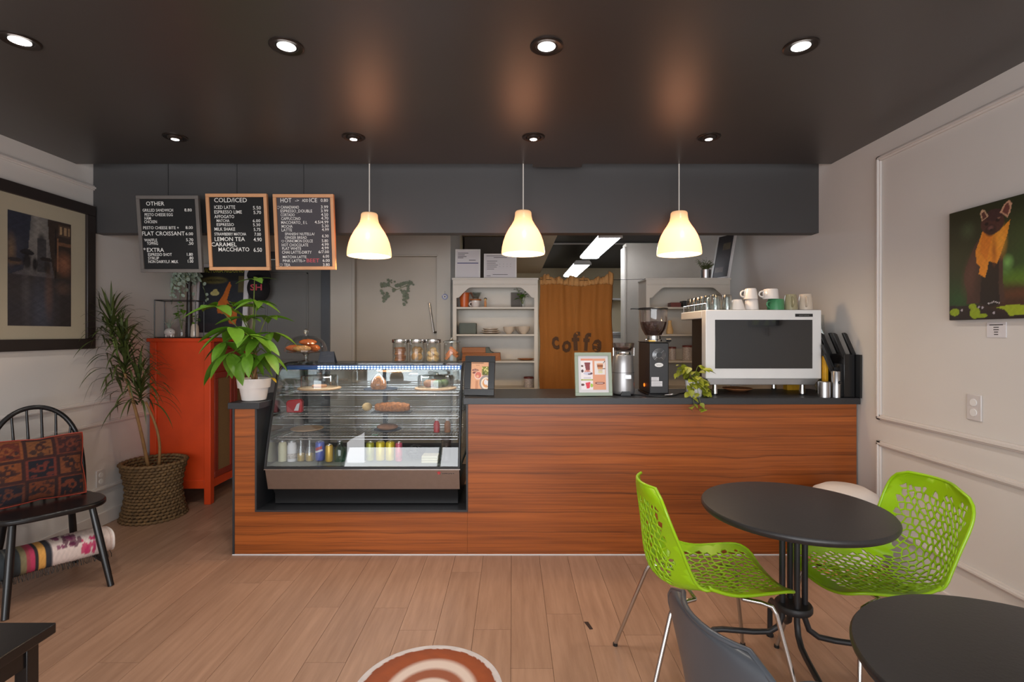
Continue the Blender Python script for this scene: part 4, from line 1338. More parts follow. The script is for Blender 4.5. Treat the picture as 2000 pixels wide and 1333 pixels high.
L3 = [('HOT', 1392, 1492, 165, 38), ('->', 1525, 1560, 160, 24), ('ADD', 1588, 1643, 160, 26), ('ICE', 1655, 1725, 163, 36), ('0.80', 1757, 1823, 160, 28), ('<3', 1358, 1394, 222, 28), ('CANADIANO', 1397, 1563, 220), ('3.99', 1762, 1828, 218), ('ESPRESSO_DOUBLE', 1397, 1685, 254), ('3.99', 1764, 1830, 252),
      ('CORTADO', 1400, 1527, 288), ('4.50', 1768, 1832, 286), ('CAPPUCCINO', 1407, 1582, 322), ('4.70', 1770, 1836, 318), ('MACCHIATO_ E L', 1408, 1645, 356), ('4.5/4.99', 1713, 1838, 353), ('MOCHA', 1413, 1513, 391), ('5.30', 1780, 1842, 387), ('LATTE', 1415, 1510, 424), ('4.99', 1782, 1846, 420),
      ('SPANISH/ NUTELLA/', 1447, 1718, 458, 24), ('GINGER BREAD', 1447, 1648, 490, 24), ('6.30', 1787, 1847, 477), ('<3', 1418, 1444, 522, 22), ('CINNOMON DOLCE', 1452, 1705, 522), ('5.80', 1787, 1845, 520), ('HOT CHOCOLATE', 1423, 1665, 558), ('4.99', 1787, 1852, 554), ('FLAT WHITE', 1428, 1602, 590), ('4.99', 1788, 1854, 586),
      ('CHAI LATTE-DIRTY', 1428, 1700, 624), ('6/7.00', 1763, 1858, 620), ('MATCHA LATTE', 1437, 1655, 665, 24), ('6.00', 1805, 1862, 660), ('PINK LATTE->', 1440, 1645, 700, 24), ('BEET', 1658, 1775, 702, 34), ('6.00', 1805, 1870, 698), ('<3', 1408, 1446, 740, 28), ('TEA', 1452, 1510, 738), ('3.80', 1810, 1872, 736)]
board(80, 105, 645, 795, 46, L1, M_['greyframe'], M_['felt'], 'grey framed black letter board headed OTHER', 3.57)
board(710, 88, 1265, 775, 62, L2, M_['oak'], M_['felt'], 'pine framed black letter board headed COLD/ICED', 3.57)
board(1320, 92, 1870, 770, 62, L3, M_['oak'], M_['felt2'], 'pine framed grey letter board headed HOT', 3.57, red=('BEET',))

# ================================================================== PICTURES ON WALLS
# left: street scene in a dark frame with wide mat, on the left wall
t = thing('framed_painting', 'large dark framed painting of a rainy city street on left wall', 'picture', (XL, 3.28, 1.31))
fy0, fy1, fz0, fz1 = 2.87, 3.69, 1.312, 2.335
fw = 0.072
for (a, b, c, d) in ((fy0, fy1, fz0, fz0+fw), (fy0, fy1, fz1-fw, fz1), (fy0, fy0+fw, fz0+fw, fz1-fw), (fy1-fw, fy1, fz0+fw, fz1-fw)):
    MB().box(XL+0.001, XL+0.032, a, b, c, d).build('frame_bar', M_['darkframe'], t, bevel=0.004)
MB().box(XL+0.002, XL+0.014, fy0+fw-.003, fy1-fw+.003, fz0+fw-.003, fz1-fw+.003).build('mat_board', M_['mat_board'], t)
A = Art(84, 120, (66, 60, 66))
A.poly([(0, 1), (1, 1), (1, .45), (0, .45)], (88, 84, 90))
A.ell(.42, .92, .22, .30, (150, 146, 140), .9, soft=.8)
A.poly([(0, 1), (.34, 1), (.30, .70), (.22, .5), (0, .44)], (48, 54, 72)); A.ell(.14, .92, .2, .12, (44, 52, 74), .9, soft=.5); A.ell(.10, .70, .12, .08, (62, 66, 84), .8, soft=.6)
A.poly([(.60, 1), (1, 1), (1, .3), (.72, .42), (.66, .62), (.62, .8)], (66, 50, 42))
A.rect(.78, .98, .86, .97, (96, 72, 54)); A.rect(.80, .84, .88, .95, (190, 150, 96)); A.rect(.88, .92, .88, .95, (180, 140, 90)); A.rect(.95, .98, .88, .95, (170, 130, 84))
A.rect(.72, .74, .42, .92, (42, 34, 32)); A.rect(.76, .78, .52, .84, (150, 96, 52)); A.ell(.88, .60, .10, .08, (170, 96, 52), .9, soft=.8); A.rect(.78, 1, .77, .80, (140, 88, 50), .8)
A.ell(.05, .66, .05, .10, (150, 112, 66), .7, soft=.8); A.ell(.10, .56, .10, .025, (110, 80, 54), .8, soft=.4)
A.rect(.44, .58, .50, .80, (54, 56, 64), .85); A.ell(.50, .80, .05, .05, (60, 60, 66), .9, soft=.5)
A.ell(.28, .655, .11, .022, (34, 32, 40)); A.ell(.28, .67, .07, .02, (40, 38, 46)); A.ell(.28, .58, .06, .07, (30, 28, 34), .95, soft=.3); A.ell(.58, .62, .10, .02, (46, 40, 40)); A.ell(.60, .55, .05, .07, (42, 36, 36), .9, soft=.4); A.ell(.40, .56, .04, .06, (26, 26, 32), .95, soft=.3)
A.ell(.10, .58, .10, .018, (52, 46, 50))
A.rect(0, 1, 0, .45, (58, 52, 56), .75)
A.ell(.5, .14, .14, .22, (74, 84, 108), .7, soft=.8); A.ell(.26, .25, .05, .2, (100, 98, 104), .55, soft=.8); A.ell(.62, .30, .05, .16, (130, 84, 58), .55, soft=.8); A.ell(.86, .36, .10, .05, (124, 82, 56), .5, soft=.8); A.ell(.10, .12, .2, .1, (48, 48, 62), .6, soft=.8); A.rect(.8, 1, 0, .3, (52, 42, 40), .5)
A.noise(.22, 3.5, 9, 4)
A.noise(.16, 9, 26, 8)
A.a = (A.a*0.68 + A.a.mean(axis=2, keepdims=True)*np.array([1.1, 1.0, 0.9])*0.32)*0.8
sheet('painting', A, lambda u, v: (XL+0.0155, 3.06+0.44*u, 1.468+0.696*v), M_['printgloss'], t)

# right: animal picture on canvas, frameless
t = thing('canvas_print', 'frameless canvas of a brown marten with orange throat on right wall', 'picture', (XR, 2.32, 1.486))
MB().box(XR-0.030, XR-0.001, 2.06, 2.565, 1.486, 2.020).build('canvas_block', M_['blackpaint'], t, bevel=0.002)
A = Art(130, 140, (24, 34, 20))
# u runs from the far edge (left in view) towards the camera
A.ell(.55, .60, .6, .5, (28, 46, 22), .8, soft=.8); A.ell(.92, .45, .25, .25, (40, 84, 30), .9, soft=.9); A.ell(.10, .20, .16, .16, (34, 80, 40), .8, soft=.9); A.ell(.20, .80, .06, .06, (70, 92, 62), .6, soft=.8); A.ell(.08, .55, .12, .2, (38, 52, 28), .8, soft=.9)
A.ell(.72, .70, .15, .12, (52, 70, 34), .6, soft=.9); A.ell(.60, .47, .04, .045, (120, 176, 92), .8, soft=.7); A.ell(.58, .39, .05, .03, (88, 140, 70), .6, soft=.8); A.ell(.82, .28, .28, .09, (92, 140, 26), .8, soft=.9); A.ell(.66, .30, .09, .06, (80, 116, 24), .7, soft=.9)
A.poly([(0, 0), (1, 0), (1, .14), (.5, .12), (0, .13)], (30, 20, 24))
A.ell(.72, .17, .42, .11, (64, 34, 24), .95, soft=.35, rot=-.1); A.ell(.75, .20, .25, .03, (96, 52, 32), .6, soft=.8)
A.poly([(.36, .75), (.28, .66), (.215, .54), (.17, .44), (.165, .34), (.20, .24), (.19, .14), (.58, .14), (.56, .30), (.56, .5), (.52, .66)], (66, 42, 38))
A.ell(.25, .42, .07, .16, (96, 62, 52), .6, soft=.7, rot=-.3); A.ell(.40, .35, .10, .2, (38, 26, 26), .7, soft=.6)
A.poly([(.33, .14), (.36, .48), (.52, .50), (.515, .30), (.53, .12), (.44, .10)], (20, 16, 19))
A.poly([(.37, .80), (.33, .70), (.285, .60), (.30, .50), (.335, .46), (.32, .40), (.385, .36), (.41, .43), (.42, .50), (.50, .47), (.52, .50), (.55, .58), (.60, .70), (.625, .82), (.52, .74), (.45, .72)], (222, 138, 36))
A.poly([(.37, .80), (.35, .70), (.33, .60), (.40, .50), (.43, .62), (.46, .72)], (206, 110, 24), .6); A.ell(.475, .58, .02, .09, (150, 74, 18), .7, soft=.7); A.ell(.54, .66, .04, .10, (240, 168, 58), .6, soft=.8)
A.ell(.455, .825, .115, .095, (70, 42, 38)); A.ell(.47, .89, .09, .05, (56, 36, 38)); A.ell(.44, .765, .055, .05, (46, 28, 28), .95, soft=.2)
A.poly([(.355, .86), (.335, .93), (.35, .965), (.38, .95), (.42, .89)], (196, 160, 128)); A.poly([(.36, .87), (.35, .93), (.375, .94), (.405, .89)], (84, 48, 44))
A.poly([(.53, .90), (.57, .96), (.615, .985), (.64, .95), (.625, .88), (.60, .84)], (196, 150, 120)); A.poly([(.55, .90), (.58, .955), (.61, .965), (.62, .92), (.60, .86)], (104, 58, 52))
A.ell(.40, .825, .018, .016, (16, 12, 14)); A.ell(.51, .84, .020, .018, (16, 12, 14)); A.ell(.52, .855, .018, .006, (150, 110, 92), .8); A.ell(.44, .785, .026, .016, (120, 82, 78), .7, soft=.4); A.ell(.445, .762, .018, .012, (24, 16, 18))
for (a, b, c, d) in ((.06, .07, .055, .035), (.255, .115, .04, .025), (.28, .055, .055, .05), (.35, .03, .06, .02)): A.ell(a, b, c, d, (136, 158, 30))
A.poly([(.49, .095), (.60, .11), (.80, .105), (.86, .09), (.78, .07), (.86, .03), (.62, .02), (.58, .07)], (146, 164, 32))
for k in range(7): A.ell(.42+.017*k, .145-.004*abs(k-3), .006, .006, (210, 206, 210))
for (a, b) in ((.14, .085), (.47, .05), (.36, .10), (.92, .07), (.32, .105)): A.ell(a, b, .012, .010, (176, 170, 180))
A.noise(.14, 12, 12, 9)
sheet('print_face', A, lambda u, v: (XR-0.0308, 2.562-0.50*u, 1.488+0.530*v), M_['printgloss'], t)

t = thing('caption_card', 'small white caption card below the marten canvas', 'card', (XR, 2.345, 1.40))
MB().box(XR-0.004, XR-0.0005, 2.297, 2.390, 1.402, 1.472).build('card', M_['paper'], t)
q = MB()
for k, w in enumerate((.066, .026, .026, .02, .02)):
    q.box(XR-0.0046, XR-0.0042, 2.3435-w/2, 2.3435+w/2, 1.458-k*0.011, 1.462-k*0.011)
o = q.build('lettering', M_['letterdark'], t); o['kind'] = 'stuff'

def socket(x, side, y, z, label):
    t = thing('wall_socket', label, 'socket', (x, y, z-0.06))
    MB().box(x, x+side*0.007, y-0.039, y+0.039, z-0.062, z+0.062).build('cover_plate', M_['plate'], t, bevel=0.003)
    for dz in (-.024, .024):
        f = MB().lathe([(0.0, 0.0), (0.018, 0.0), (0.018, 0.004), (0.0, 0.004)], (0, 0, 0), 20)
        f.xf(Matrix.Translation((x+side*0.006, y, z+dz)) @ Matrix.Rotation(radians(90*side), 4, 'Y'))
        f.build('receptacle', M_['white'], t)
    return t
socket(XR, -1, 2.455, 1.065, 'white wall socket on the right wall under the canvas')
socket(XL, 1, 3.765, 0.356, 'white wall socket low on the left wall beside basket')

# ================================================================== POSTER AND CAP BY THE GREY DOOR
t = thing('framed_poster', 'white framed vintage coffee poster standing on the red cabinet', 'poster', (-2.77, 4.86, 1.383))
ang = radians(-5)
def PB(x, z, d=0.0):   # poster plane leaning back on the wall
    return (-2.77+x, 4.875+sin(-ang)*z-d, 1.3845+cos(ang)*z)
pwid, phei = 0.250, 0.705
def pbar(a, b, c, d, y0, y1):
    q = MB()
    vs = [PB(x, z, dd) for dd in (y1, y0) for x, z in ((a, c), (b, c), (b, d), (a, d))]
    q.add(vs, [(0, 1, 2, 3), (7, 6, 5, 4), (0, 4, 5, 1), (1, 5, 6, 2), (2, 6, 7, 3), (3, 7, 4, 0)])
    return q
for (a, b, c, d) in ((-pwid, pwid, 0, .045), (-pwid, pwid, phei-.03, phei), (-pwid, -pwid+.028, .045, phei-.03), (pwid-.045, pwid, .045, phei-.03)):
    pbar(a, b, c, d, 0.0, 0.022).build('frame_bar', M_['paper'], t, bevel=0.002)
A = Art(72, 100, (44, 46, 52))
A.rect(0, 1, .80, 1, (28, 28, 26)); A.rect(.86, 1, .62, .86, (104, 92, 48), .7); A.ell(.32, .80, .27, .055, (104, 96, 52), .9, soft=.2); A.rect(0, 1, 0, .14, (58, 50, 56), .8)
# plain orange and cream shapes
A.poly([(.42, .30), (.40, .44), (.52, .56), (.60, .70), (.66, .78), (.70, .72), (.66, .62), (.62, .50), (.72, .40), (.86, .30), (.84, .12), (.70, .14), (.60, .28)], (196, 104, 36))
A.ell(.34, .60, .10, .035, (196, 184, 120)); A.ell(.35, .63, .055, .035, (186, 172, 108))
A.noise(.12, 6, 6, 2)
sheet('poster_print', A, lambda u, v: PB(-.223+.43*u, .044+.632*v, 0.008), M_['printgloss'], t)
q = MB()
text_into(q, 'VICTORIA ARDUINO', -.20, .195, 0, .042, 0, .012)
q.v = [PB(p[0], .625+p[2], 0.0095) for p in q.v]
q.build('lettering', M_['letteryellow'], t, smooth=0)
q = MB(); text_into(q, 'CAFFE ESPRESSO', -.175, .015, 0, .020, 0, .012); q.v = [PB(p[0], .540+p[2], 0.0095) for p in q.v]
q.build('lettering', M_['black'], t, smooth=0)

t = thing('baseball_cap', 'black baseball cap with pink letters hung on the grey door', 'cap', W(512, 600, 4.9))
c0 = Vector(W(508, 560, 4.92))
q = MB()
def capP(i, j):
    a = 2*pi*i/28; f = j/10
    r_ = 0.105*cos(f*pi/2)**0.7
    return (c0.x+r_*cos(a)*0.92-0.02*f, c0.y-0.11*sin(f*pi/2), c0.z+r_*sin(a)*1.25-0.02)
q.grid(capP, 28, 10)
q.build('crown', M_['cap'], t, smooth=70)
q = MB()
def brim(i, j):
    a = radians(20)+radians(120)*i/16; f = j/4
    r_ = 0.10+0.09*f*sin(pi*i/16)**0.6
    return (c0.x+r_*cos(a)*1.05+0.01, c0.y-0.03-0.05*f, c0.z+r_*sin(a)*1.05-0.01)
q.grid(brim, 16, 4)
q.build('brim', M_['cap'], t, solid=0.004, smooth=70)
q = MB(); text_into(q, 'SH', c0.x-0.035, c0.x+0.075, c0.z-0.045, 0.055, c0.y-0.117, 0.02); q.build('lettering', M_['letterred'], t, smooth=0)
MB().tube([(c0.x, YB+0.028, c0.z+.10), (c0.x, c0.y-.01, c0.z+.10)], 0.005, 6).build('hook', M_['chrome'], t)

# ================================================================== THINGS ON THE RED CABINET
ztop = 1.383
t = thing('wire_terrarium', 'open black wire frame box on the red cabinet', 'wire box', (-2.85, 4.36, ztop))
cs = [(-2.992, 4.285), (-2.672, 4.320), (-2.690, 4.470), (-3.010, 4.435)]
zl = ztop+0.004; zh = 1.700
for k in range(4):
    a, b = cs[k], cs[(k+1) % 4]
    MB().tube([(a[0], a[1], zl), (a[0], a[1], zh)], 0.0042, 6).build('upright', M_['black'], t)
    MB().tube([(a[0], a[1], zl), (b[0], b[1], zl)], 0.0036, 6).build('bottom_rod', M_['black'], t)
    MB().tube([(a[0], a[1], zh), (b[0], b[1], zh)], 0.0036, 6).build('top_rod', M_['black'], t)
t = thing('animal_figurine', 'small white ceramic hedgehog-like animal holder inside the wire box', 'figurine', (-2.925, 4.375, ztop))
q = MB().ball((-2.925, 4.375, ztop+0.048), (0.045, 0.034, 0.036), 20, 14); q.build('body', M_['ceramic'], t, smooth=80)
MB().ball((-2.886, 4.362, ztop+0.044), (0.014, 0.012, 0.010)).build('snout', M_['ceramic'], t)
for dx in (-.022, .022):
    for dy in (-.014, .014):
        MB().lathe([(0.007, 0.0), (0.009, 0.02), (0.008, 0.03)], (-2.925+dx, 4.375+dy, ztop), 8).build('leg', M_['ceramic'], t)
MB().ball((-2.896, 4.345, ztop+0.053), 0.0035, 8, 6).build('eye', M_['black'], t)
q = MB()
rr = random.Random(4)
for k in range(10):
    a = rr.uniform(0, 6.28); l_ = rr.uniform(.05, .12)
    q.tube([(-2.93, 4.375, ztop+.078), (-2.93+.02*cos(a), 4.375+.02*sin(a), ztop+.078+l_*.6), (-2.93+.05*cos(a), 4.375+.05*sin(a), ztop+.078+l_)], [0.003, 0.002, 0.0005], 4)
o = q.build('air_plant', M_['eucal'], t); o['kind'] = 'stuff'

HL = leaf_mesh('leaf', M_['pothos'], Wd=.42, fold=.08, droop=.25, heart=True)
HG = leaf_mesh('leaf', M_['leaf'], Wd=.42, fold=.08, droop=.25, heart=True)
def vase_plant(name, label, x, y, z, vprof, vmat, stems, lm, ln, seed, water=None):
    t = thing(name, label, 'plant', (x, y, z))
    MB().lathe(vprof, (x, y, z), 24).build('vase', vmat, t, smooth=60)
    rr = random.Random(seed)
    for (dx, dy, h) in stems:
        p0 = Vector((x, y, z+vprof[-1][1]*0.4)); p1 = Vector((x+dx, y+dy, z+h))
        pts = along(p0, p1, 6, (rr.uniform(-.02, .02), rr.uniform(-.02, .02), .02))
        MB().tube(pts, 0.0022, 6).build('stem', M_['greenstem'], t)
        for i in (3, 4, 5, 6):
            a = rr.uniform(0, 6.28)
            inst('leaf', lm, t, leaf_matrix(pts[i]-Vector((x, y, z)), (cos(a), sin(a)-.4, rr.uniform(-.3, .4)), ln*rr.uniform(.8, 1.2), rr.uniform(-.4, .4)))
    return t
bot = [(0.028, 0.0), (0.030, 0.01), (0.030, 0.09), (0.012, 0.125), (0.012, 0.16)]
vase_plant('vine_cutting', 'green vine cutting in a clear glass bottle inside wire box', -2.835, 4.395, ztop, bot, M_['glass'], [(-.02, -.02, .27), (.01, .0, .30), (-.01, -.03, .20)], HG, 0.050, 3)
vase_plant('vine_cutting', 'reddish green cutting in a pink ribbed vase at right end of wire box', -2.722, 4.395, ztop, [(0.030, 0.0), (0.034, 0.02), (0.028, 0.10), (0.020, 0.12)], M_['cream_cer'], [(.03, -.02, .20), (.0, -.01, .17)], HG, 0.048, 8)

t = thing('eucalyptus_arrangement', 'grey green eucalyptus sprays trailing from a tall dark vase', 'plant', (-2.90, 4.60, ztop))
MB().lathe([(0.032, 0.0), (0.034, 0.02), (0.022, 0.25), (0.018, 0.46), (0.026, 0.50)], (-2.90, 4.60, ztop), 20).build('vase', M_['darkframe'], t, smooth=60)
q = MB(); stm = MB()
rr = random.Random(14)
for k in range(15):
    a = rr.uniform(0, 6.28); sp = rr.uniform(.05, .20)
    p = Vector((-2.90, 4.60, ztop+.50)); pts = [p.copy()]
    top_ = p+Vector((cos(a)*sp*.6, sin(a)*sp*.5-.04, rr.uniform(.06, .20)))
    end = top_+Vector((cos(a)*sp*.45, sin(a)*sp*.4, -rr.uniform(.12, .32)))
    N = 14
    for i in range(1, N+1):
        f = i/N
        w = (1-f)**2*p+2*f*(1-f)*(top_+Vector((0, 0, .08)))+f*f*end
        if w.x < XL+.02: w.x = XL+.02
        pts.append(w)
    stm.tube(pts, 0.0014, 4)
    for i in range(3, N+1):
        for sd in (-1, 1):
            an = rr.uniform(0, 6.28); s_ = rr.uniform(.010, .019)
            c = pts[i]
            e1 = Vector((cos(an), sin(an)*.5, rr.uniform(-.5, .5))).normalized()*s_
            e2 = Vector((rr.uniform(-.4, .4), -.3, 1)).normalized()*s_
            c = c+e1
            vs = [c+e1*cos(w)+e2*sin(w) for w in [2*pi*j/7 for j in range(7)]]
            vs = [Vector((max(v.x, XL+.006), v.y, v.z)) for v in vs]
            q.add(vs, [tuple(range(7))])
o = q.build('foliage', M_['eucal'], t); o['kind'] = 'stuff'
stm.build('stems', M_['greenstem'], t)

# ================================================================== IVY GARLAND AND EVIL EYE
q = MB(); rr = random.Random(31)
t = thing('ivy_garland', 'dull green artificial ivy garland on the off-white door', 'garland', W(772, 575, 5.05))
def ivy_leaf(c, s_):
    an = rr.uniform(0, 6.28)
    pts = []
    for j in range(10):
        w = 2*pi*j/10; r_ = s_*(1 if j % 2 == 0 else .62)
        pts.append((c[0]+r_*cos(w+an), c[1]+rr.uniform(-.006, .002), c[2]+r_*sin(w+an)))
    q.add(pts, [tuple(range(10))])
for (pa, pb, n_, sp) in (((748, 558), (762, 552), 22, 8), ((762, 552), (784, 558), 12, 6), ((784, 556), (803, 553), 26, 8), ((745, 566), (752, 588), 14, 5), ((786, 565), (792, 598), 22, 6), ((797, 562), (795, 585), 12, 5), ((756, 566), (757, 583), 8, 4), ((768, 562), (770, 570), 5, 4)):
    for k in range(n_):
        f = rr.random()
        c = W(pa[0]+(pb[0]-pa[0])*f+rr.uniform(-sp, sp)*.6, pa[1]+(pb[1]-pa[1])*f+rr.uniform(-sp, sp)*.6, 5.045)
        ivy_leaf(c, rr.uniform(.008, .019))
o = q.build('leaves', M_['ivy'], t); o['kind'] = 'stuff'
MB().tube([W(745, 556, 5.052), W(762, 560, 5.05), W(775, 566, 5.05), W(790, 560, 5.05), W(804, 552, 5.052)], 0.002, 5).build('vine', M_['greenstem'], t)

ex, ey, ez = W(869, 580, YB)
t = thing('evil_eye_charm', 'round blue and white evil eye charm on the white post', 'charm', (ex, YB, ez-.03))
def disc(rad, y0, y1, mt, nm, par):
    f = MB().lathe([(0.0, 0.0), (rad, 0.0), (rad*.97, y1-y0), (0.0, y1-y0)], (0, 0, 0), 28)
    f.xf(Matrix.Translation((ex, YB-y0, ez)) @ Matrix.Rotation(radians(90), 4, 'X'))
    return f.build(nm, mt, par)
disc(0.030, 0.0, 0.008, M_['evilblue'], 'disc', t); disc(0.017, 0.008, 0.010, M_['paper'], 'white_ring', t); disc(0.008, 0.010, 0.0115, M_['black'], 'pupil', t)
MB().tube([(ex, YB-.004, ez+.03), (ex, YB-.003, ez+.055)], 0.0012, 5).build('string', M_['black'], t)
# ================================================================== HUTCHES BEHIND THE COUNTER
def hutch(x0, x1, label):
    y0, y1, zt = 4.80, 5.09, 1.943
    t = thing('shelf_hutch', label, 'shelf unit', ((x0+x1)/2, y0, 0), 0, 'white wooden hutches behind the counter')
    th = 0.022
    MB().box(x0, x0+th, y0+0.018, y1, 0, zt-0.02).build('side_panel', M_['offwhite'], t)
    MB().box(x1-th, x1, y0+0.018, y1, 0, zt-0.02).build('side_panel', M_['offwhite'], t)
    MB().box(x0+th, x1-th, y1-0.012, y1, 0, zt-0.02).build('back_panel', M_['offwhite'], t)
    MB().box(x0-0.008, x1+0.008, y0-0.006, y1, zt-0.02, zt).build('top_board', M_['offwhite'], t, bevel=0.003)
    MB().box(x0, x0+0.034, y0, y0+0.018, 0, zt-0.02).build('face_stile', M_['offwhite'], t)
    MB().box(x1-0.034, x1, y0, y0+0.018, 0, zt-0.02).build('face_stile', M_['offwhite'], t)
    # scalloped valance
    a, b = x0+0.034, x1-0.034
    pts = [(a, zt-0.02), (b, zt-0.02), (b, zt-0.188)]
    pr_ = [(0.0, .188), (.020, .186), (.036, .172), (.052, .152), (.075, .132), (.100, .108), (.120, .094), (.145, .090)]
    pts += [(b-dx, zt-dz) for dx, dz in pr_[1:]]
    pts += [(a+dx, zt-dz) for dx, dz in reversed(pr_[1:])]
    pts += [(a, zt-0.188)]
    MB().prism(pts, y0, y0+0.018, 'y').build('valance', M_['offwhite'], t)
    MB().box(x0+0.01, x1-0.01, y0-0.008, y0, zt-0.068, zt-0.056).build('bead', M_['offwhite'], t, bevel=0.003)
    for z in (1.670, 1.415, 1.164, 0.905):
        MB().box(x0+th, x1-th, y0+0.006, y1-0.012, z-0.018, z).build('shelf', M_['offwhite'], t, bevel=0.002)
    return t
HX0, HX1 = -0.555, 0.242
hutch(HX0, HX1, 'white wooden hutch left of the burlap curtain')
hutch(1.258, 2.045, 'white wooden hutch behind the espresso machine')

def lathe_thing(name, label, cat, prof, x, y, z, mt, n=28, group=None, closed=False, smooth=50):
    o = MB().lathe(prof, (x, y, z), n, closed=closed).build(name, mt, smooth=smooth)
    return tag(o, label, cat, group)

def mug(name, label, x, y, z, r_, h, mt, handle=pi, inverted=False, group=None, taper=0.88):
    t = thing(name, label, 'cup', (x, y, z), 0, group)
    rb, rt = (r_*taper, r_)
    p = [(0.0, 0.0), (rb*.9, 0.0), (rb, .006), (rt, h), (rt-.004, h), (rb-.005, .010), (0.0, .010)]
    if inverted: p = [(a, h-b) for a, b in reversed(p)]
    MB().lathe(p, (x, y, z), 30).build('body', mt, t, smooth=45)
    if handle is not None:
        c, s_ = cos(handle), sin(handle)
        pts = []
        for k in range(9):
            a = -pi/2+pi*k/8
            rr_ = r_*.93+cos(a)*r_*.55
            pts.append((x+c*rr_, y+s_*rr_, z+h*.5+sin(a)*h*.30))
        MB().tube(pts, 0.0055, 8).build('handle', mt, t, smooth=70)
    return t

# left hutch, upper shelf
z = 1.671
lathe_thing('paper_cup', 'orange cup on the top shelf of the left hutch', 'cup', [(0.0, 0.0), (.038, 0.0), (.048, .13), (.052, .132), (.052, .142), (0.0, .142)], *W(907, 0, 4.93)[:2], z, M_['orangecup'])
x, y = W(929, 0, 4.93)[:2]
mug('coffee_mug', 'white mug under the glass coffee dripper on hutch shelf', x, y, z, .042, .066, M_['ceramic'], pi)
t = thing('coffee_dripper', 'clear glass pour-over coffee dripper resting on a white mug', 'dripper', (x, y, z+.067))
MB().lathe([(.052, .001), (.056, .004), (.056, .012), (.050, .014)], (x, y, z+.067), 28).build('wooden_collar', M_['acacia'], t)
MB().lathe([(.026, .014), (.030, .02), (.060, .078), (.058, .078), (.028, .022)], (x, y, z+.067), 28, closed=True).build('cone', M_['glassrim'], t, smooth=60)
t = thing('doll_figurine', 'tiny figurine with dark hair beside the dripper', 'figurine', (W(948, 0, 4.93)[0], 4.93, z))
xx = W(948, 0, 4.93)[0]
MB().lathe([(0.0, 0.0), (.014, 0.0), (.011, .02), (.013, .04), (.010, .062), (0.0, .064)], (xx, 4.93, z), 14).build('body', M_['poufzig'], t)
MB().ball((xx, 4.93, z+.076), .014).build('head', M_['cookie3'], t)
MB().ball((xx, 4.934, z+.083), (.0155, .014, .012)).build('hair', M_['black'], t)
tag(MB().box(W(998, 0, 5.05)[0], W(1020, 0, 5.05)[0], 5.045, 5.060, z, z+.155).build('brown_booklet', M_['duct'], bevel=.002), 'small dark brown booklet standing behind the vase on hutch shelf', 'booklet')
vx = W(1021, 0, 4.94)[0]
vase_plant('vase_plant', 'leafy stems in a clear glass vase on upper hutch shelf', vx, 4.94, z, [(.022, 0.0), (.024, .005), (.022, .07), (.020, .075)], M_['glass'], [(-.06, -.02, .19), (.05, -.02, .18), (.02, -.03, .12), (-.02, -.02, .10)], HG, .06, 12)
# middle shelf
z = 1.416
tag(MB().box(W(897, 0, 4.92)[0], W(930, 0, 4.92)[0], 4.90, 5.03, z, z+.105).build('storage_box', M_['greybox'], bevel=.004), 'grey green box on the middle shelf of left hutch', 'box')
for k in range(3):
    lathe_thing('plate', 'cream plate, %s in the stack on the hutch shelf' % ('bottom one', 'middle one', 'top one')[k], 'plate', [(0.0, .004), (.055, 0.0), (.098-.012*k, .014), (.098-.012*k, .018), (.055, .008), (0.0, .010)], W(958, 0, 4.95)[0], 4.95, z+.0185*k, M_['cream_cer'], group='cream plates stacked on the hutch shelf')
bp = [(0.0, 0.0), (.028, 0.0), (.034, .006), (.066, .035), (.073, .075), (.070, .075), (.062, .038), (.03, .012), (0.0, .010)]
for k, (pxx, yy, sc_) in enumerate(((994, 4.93, .80), (1023, 4.875, .84), (1018, 5.015, .84))):
    lathe_thing('bowl', ('cream bowl left in the trio of bowls on hutch shelf', 'cream bowl in front of the two other bowls on hutch shelf', 'large cream bowl at the back of the bowl trio')[k], 'bowl', [(a*sc_*.96, b*sc_*1.15) for a, b in bp], W(pxx, 0, yy)[0], yy, z, M_['cream_cer'], group='cream bowls on the hutch shelf')
# lower shelf: serving boards
z = 1.165
bxl = W(903, 0, 4.90)[0]; bxr = W(978, 0, 4.90)[0]
for k in range(5):
    tag(MB().box(bxl+.002*k, bxr-.001*k, 4.83+.002*k, 5.02, z+.0142*k, z+.0142*k+.0132).build('serving_board', M_['acacia'], bevel=.002), 'thin acacia serving board, number %s from the bottom of the stack' % ('one', 'two', 'three', 'four', 'five')[k], 'board', 'acacia serving boards stacked in the hutch')
zz = z+.0142*5
xm = W(949, 0, 4.9)[0]
t = thing('wooden_tray', 'wooden tray with a curved grey end lying on the board stack', 'tray', ((bxl+xm)/2, 4.92, zz))
MB().box(bxl, xm, 4.85, 5.0, zz, zz+.052).build('body', M_['acacia'], t, bevel=.003)
MB().prism([(xm, zz), (xm+.075, zz), (xm+.05, zz+.012), (xm+.035, zz+.03), (xm+.030, zz+.052), (xm, zz+.052)], 4.85, 5.0, 'y').build('curved_end', M_['greybox'], t)
lathe_thing('plate', 'flat brown plate at the right end of the lower hutch shelf', 'plate', [(0.0, .003), (.05, 0.0), (.080, .012), (.080, .015), (.05, .006), (0.0, .008)], W(1027, 0, 4.93)[0], 4.93, z, M_['cookie'])
def tin(x, y, z, r_, h, label):
    t = thing('storage_tin', label, 'tin', (x, y, z), 0, 'patterned tins with red lids')
    MB().lathe([(0.0, 0.0), (r_, 0.0), (r_, h), (0.0, h)], (x, y, z), 28).build('body', M_['tin'], t)
    MB().lathe([(0.0, 0.0), (r_+.002, 0.0), (r_+.002, .014), (r_-.003, .017), (0.0, .017)], (x, y, z+h), 28).build('lid', M_['tinlid'], t)
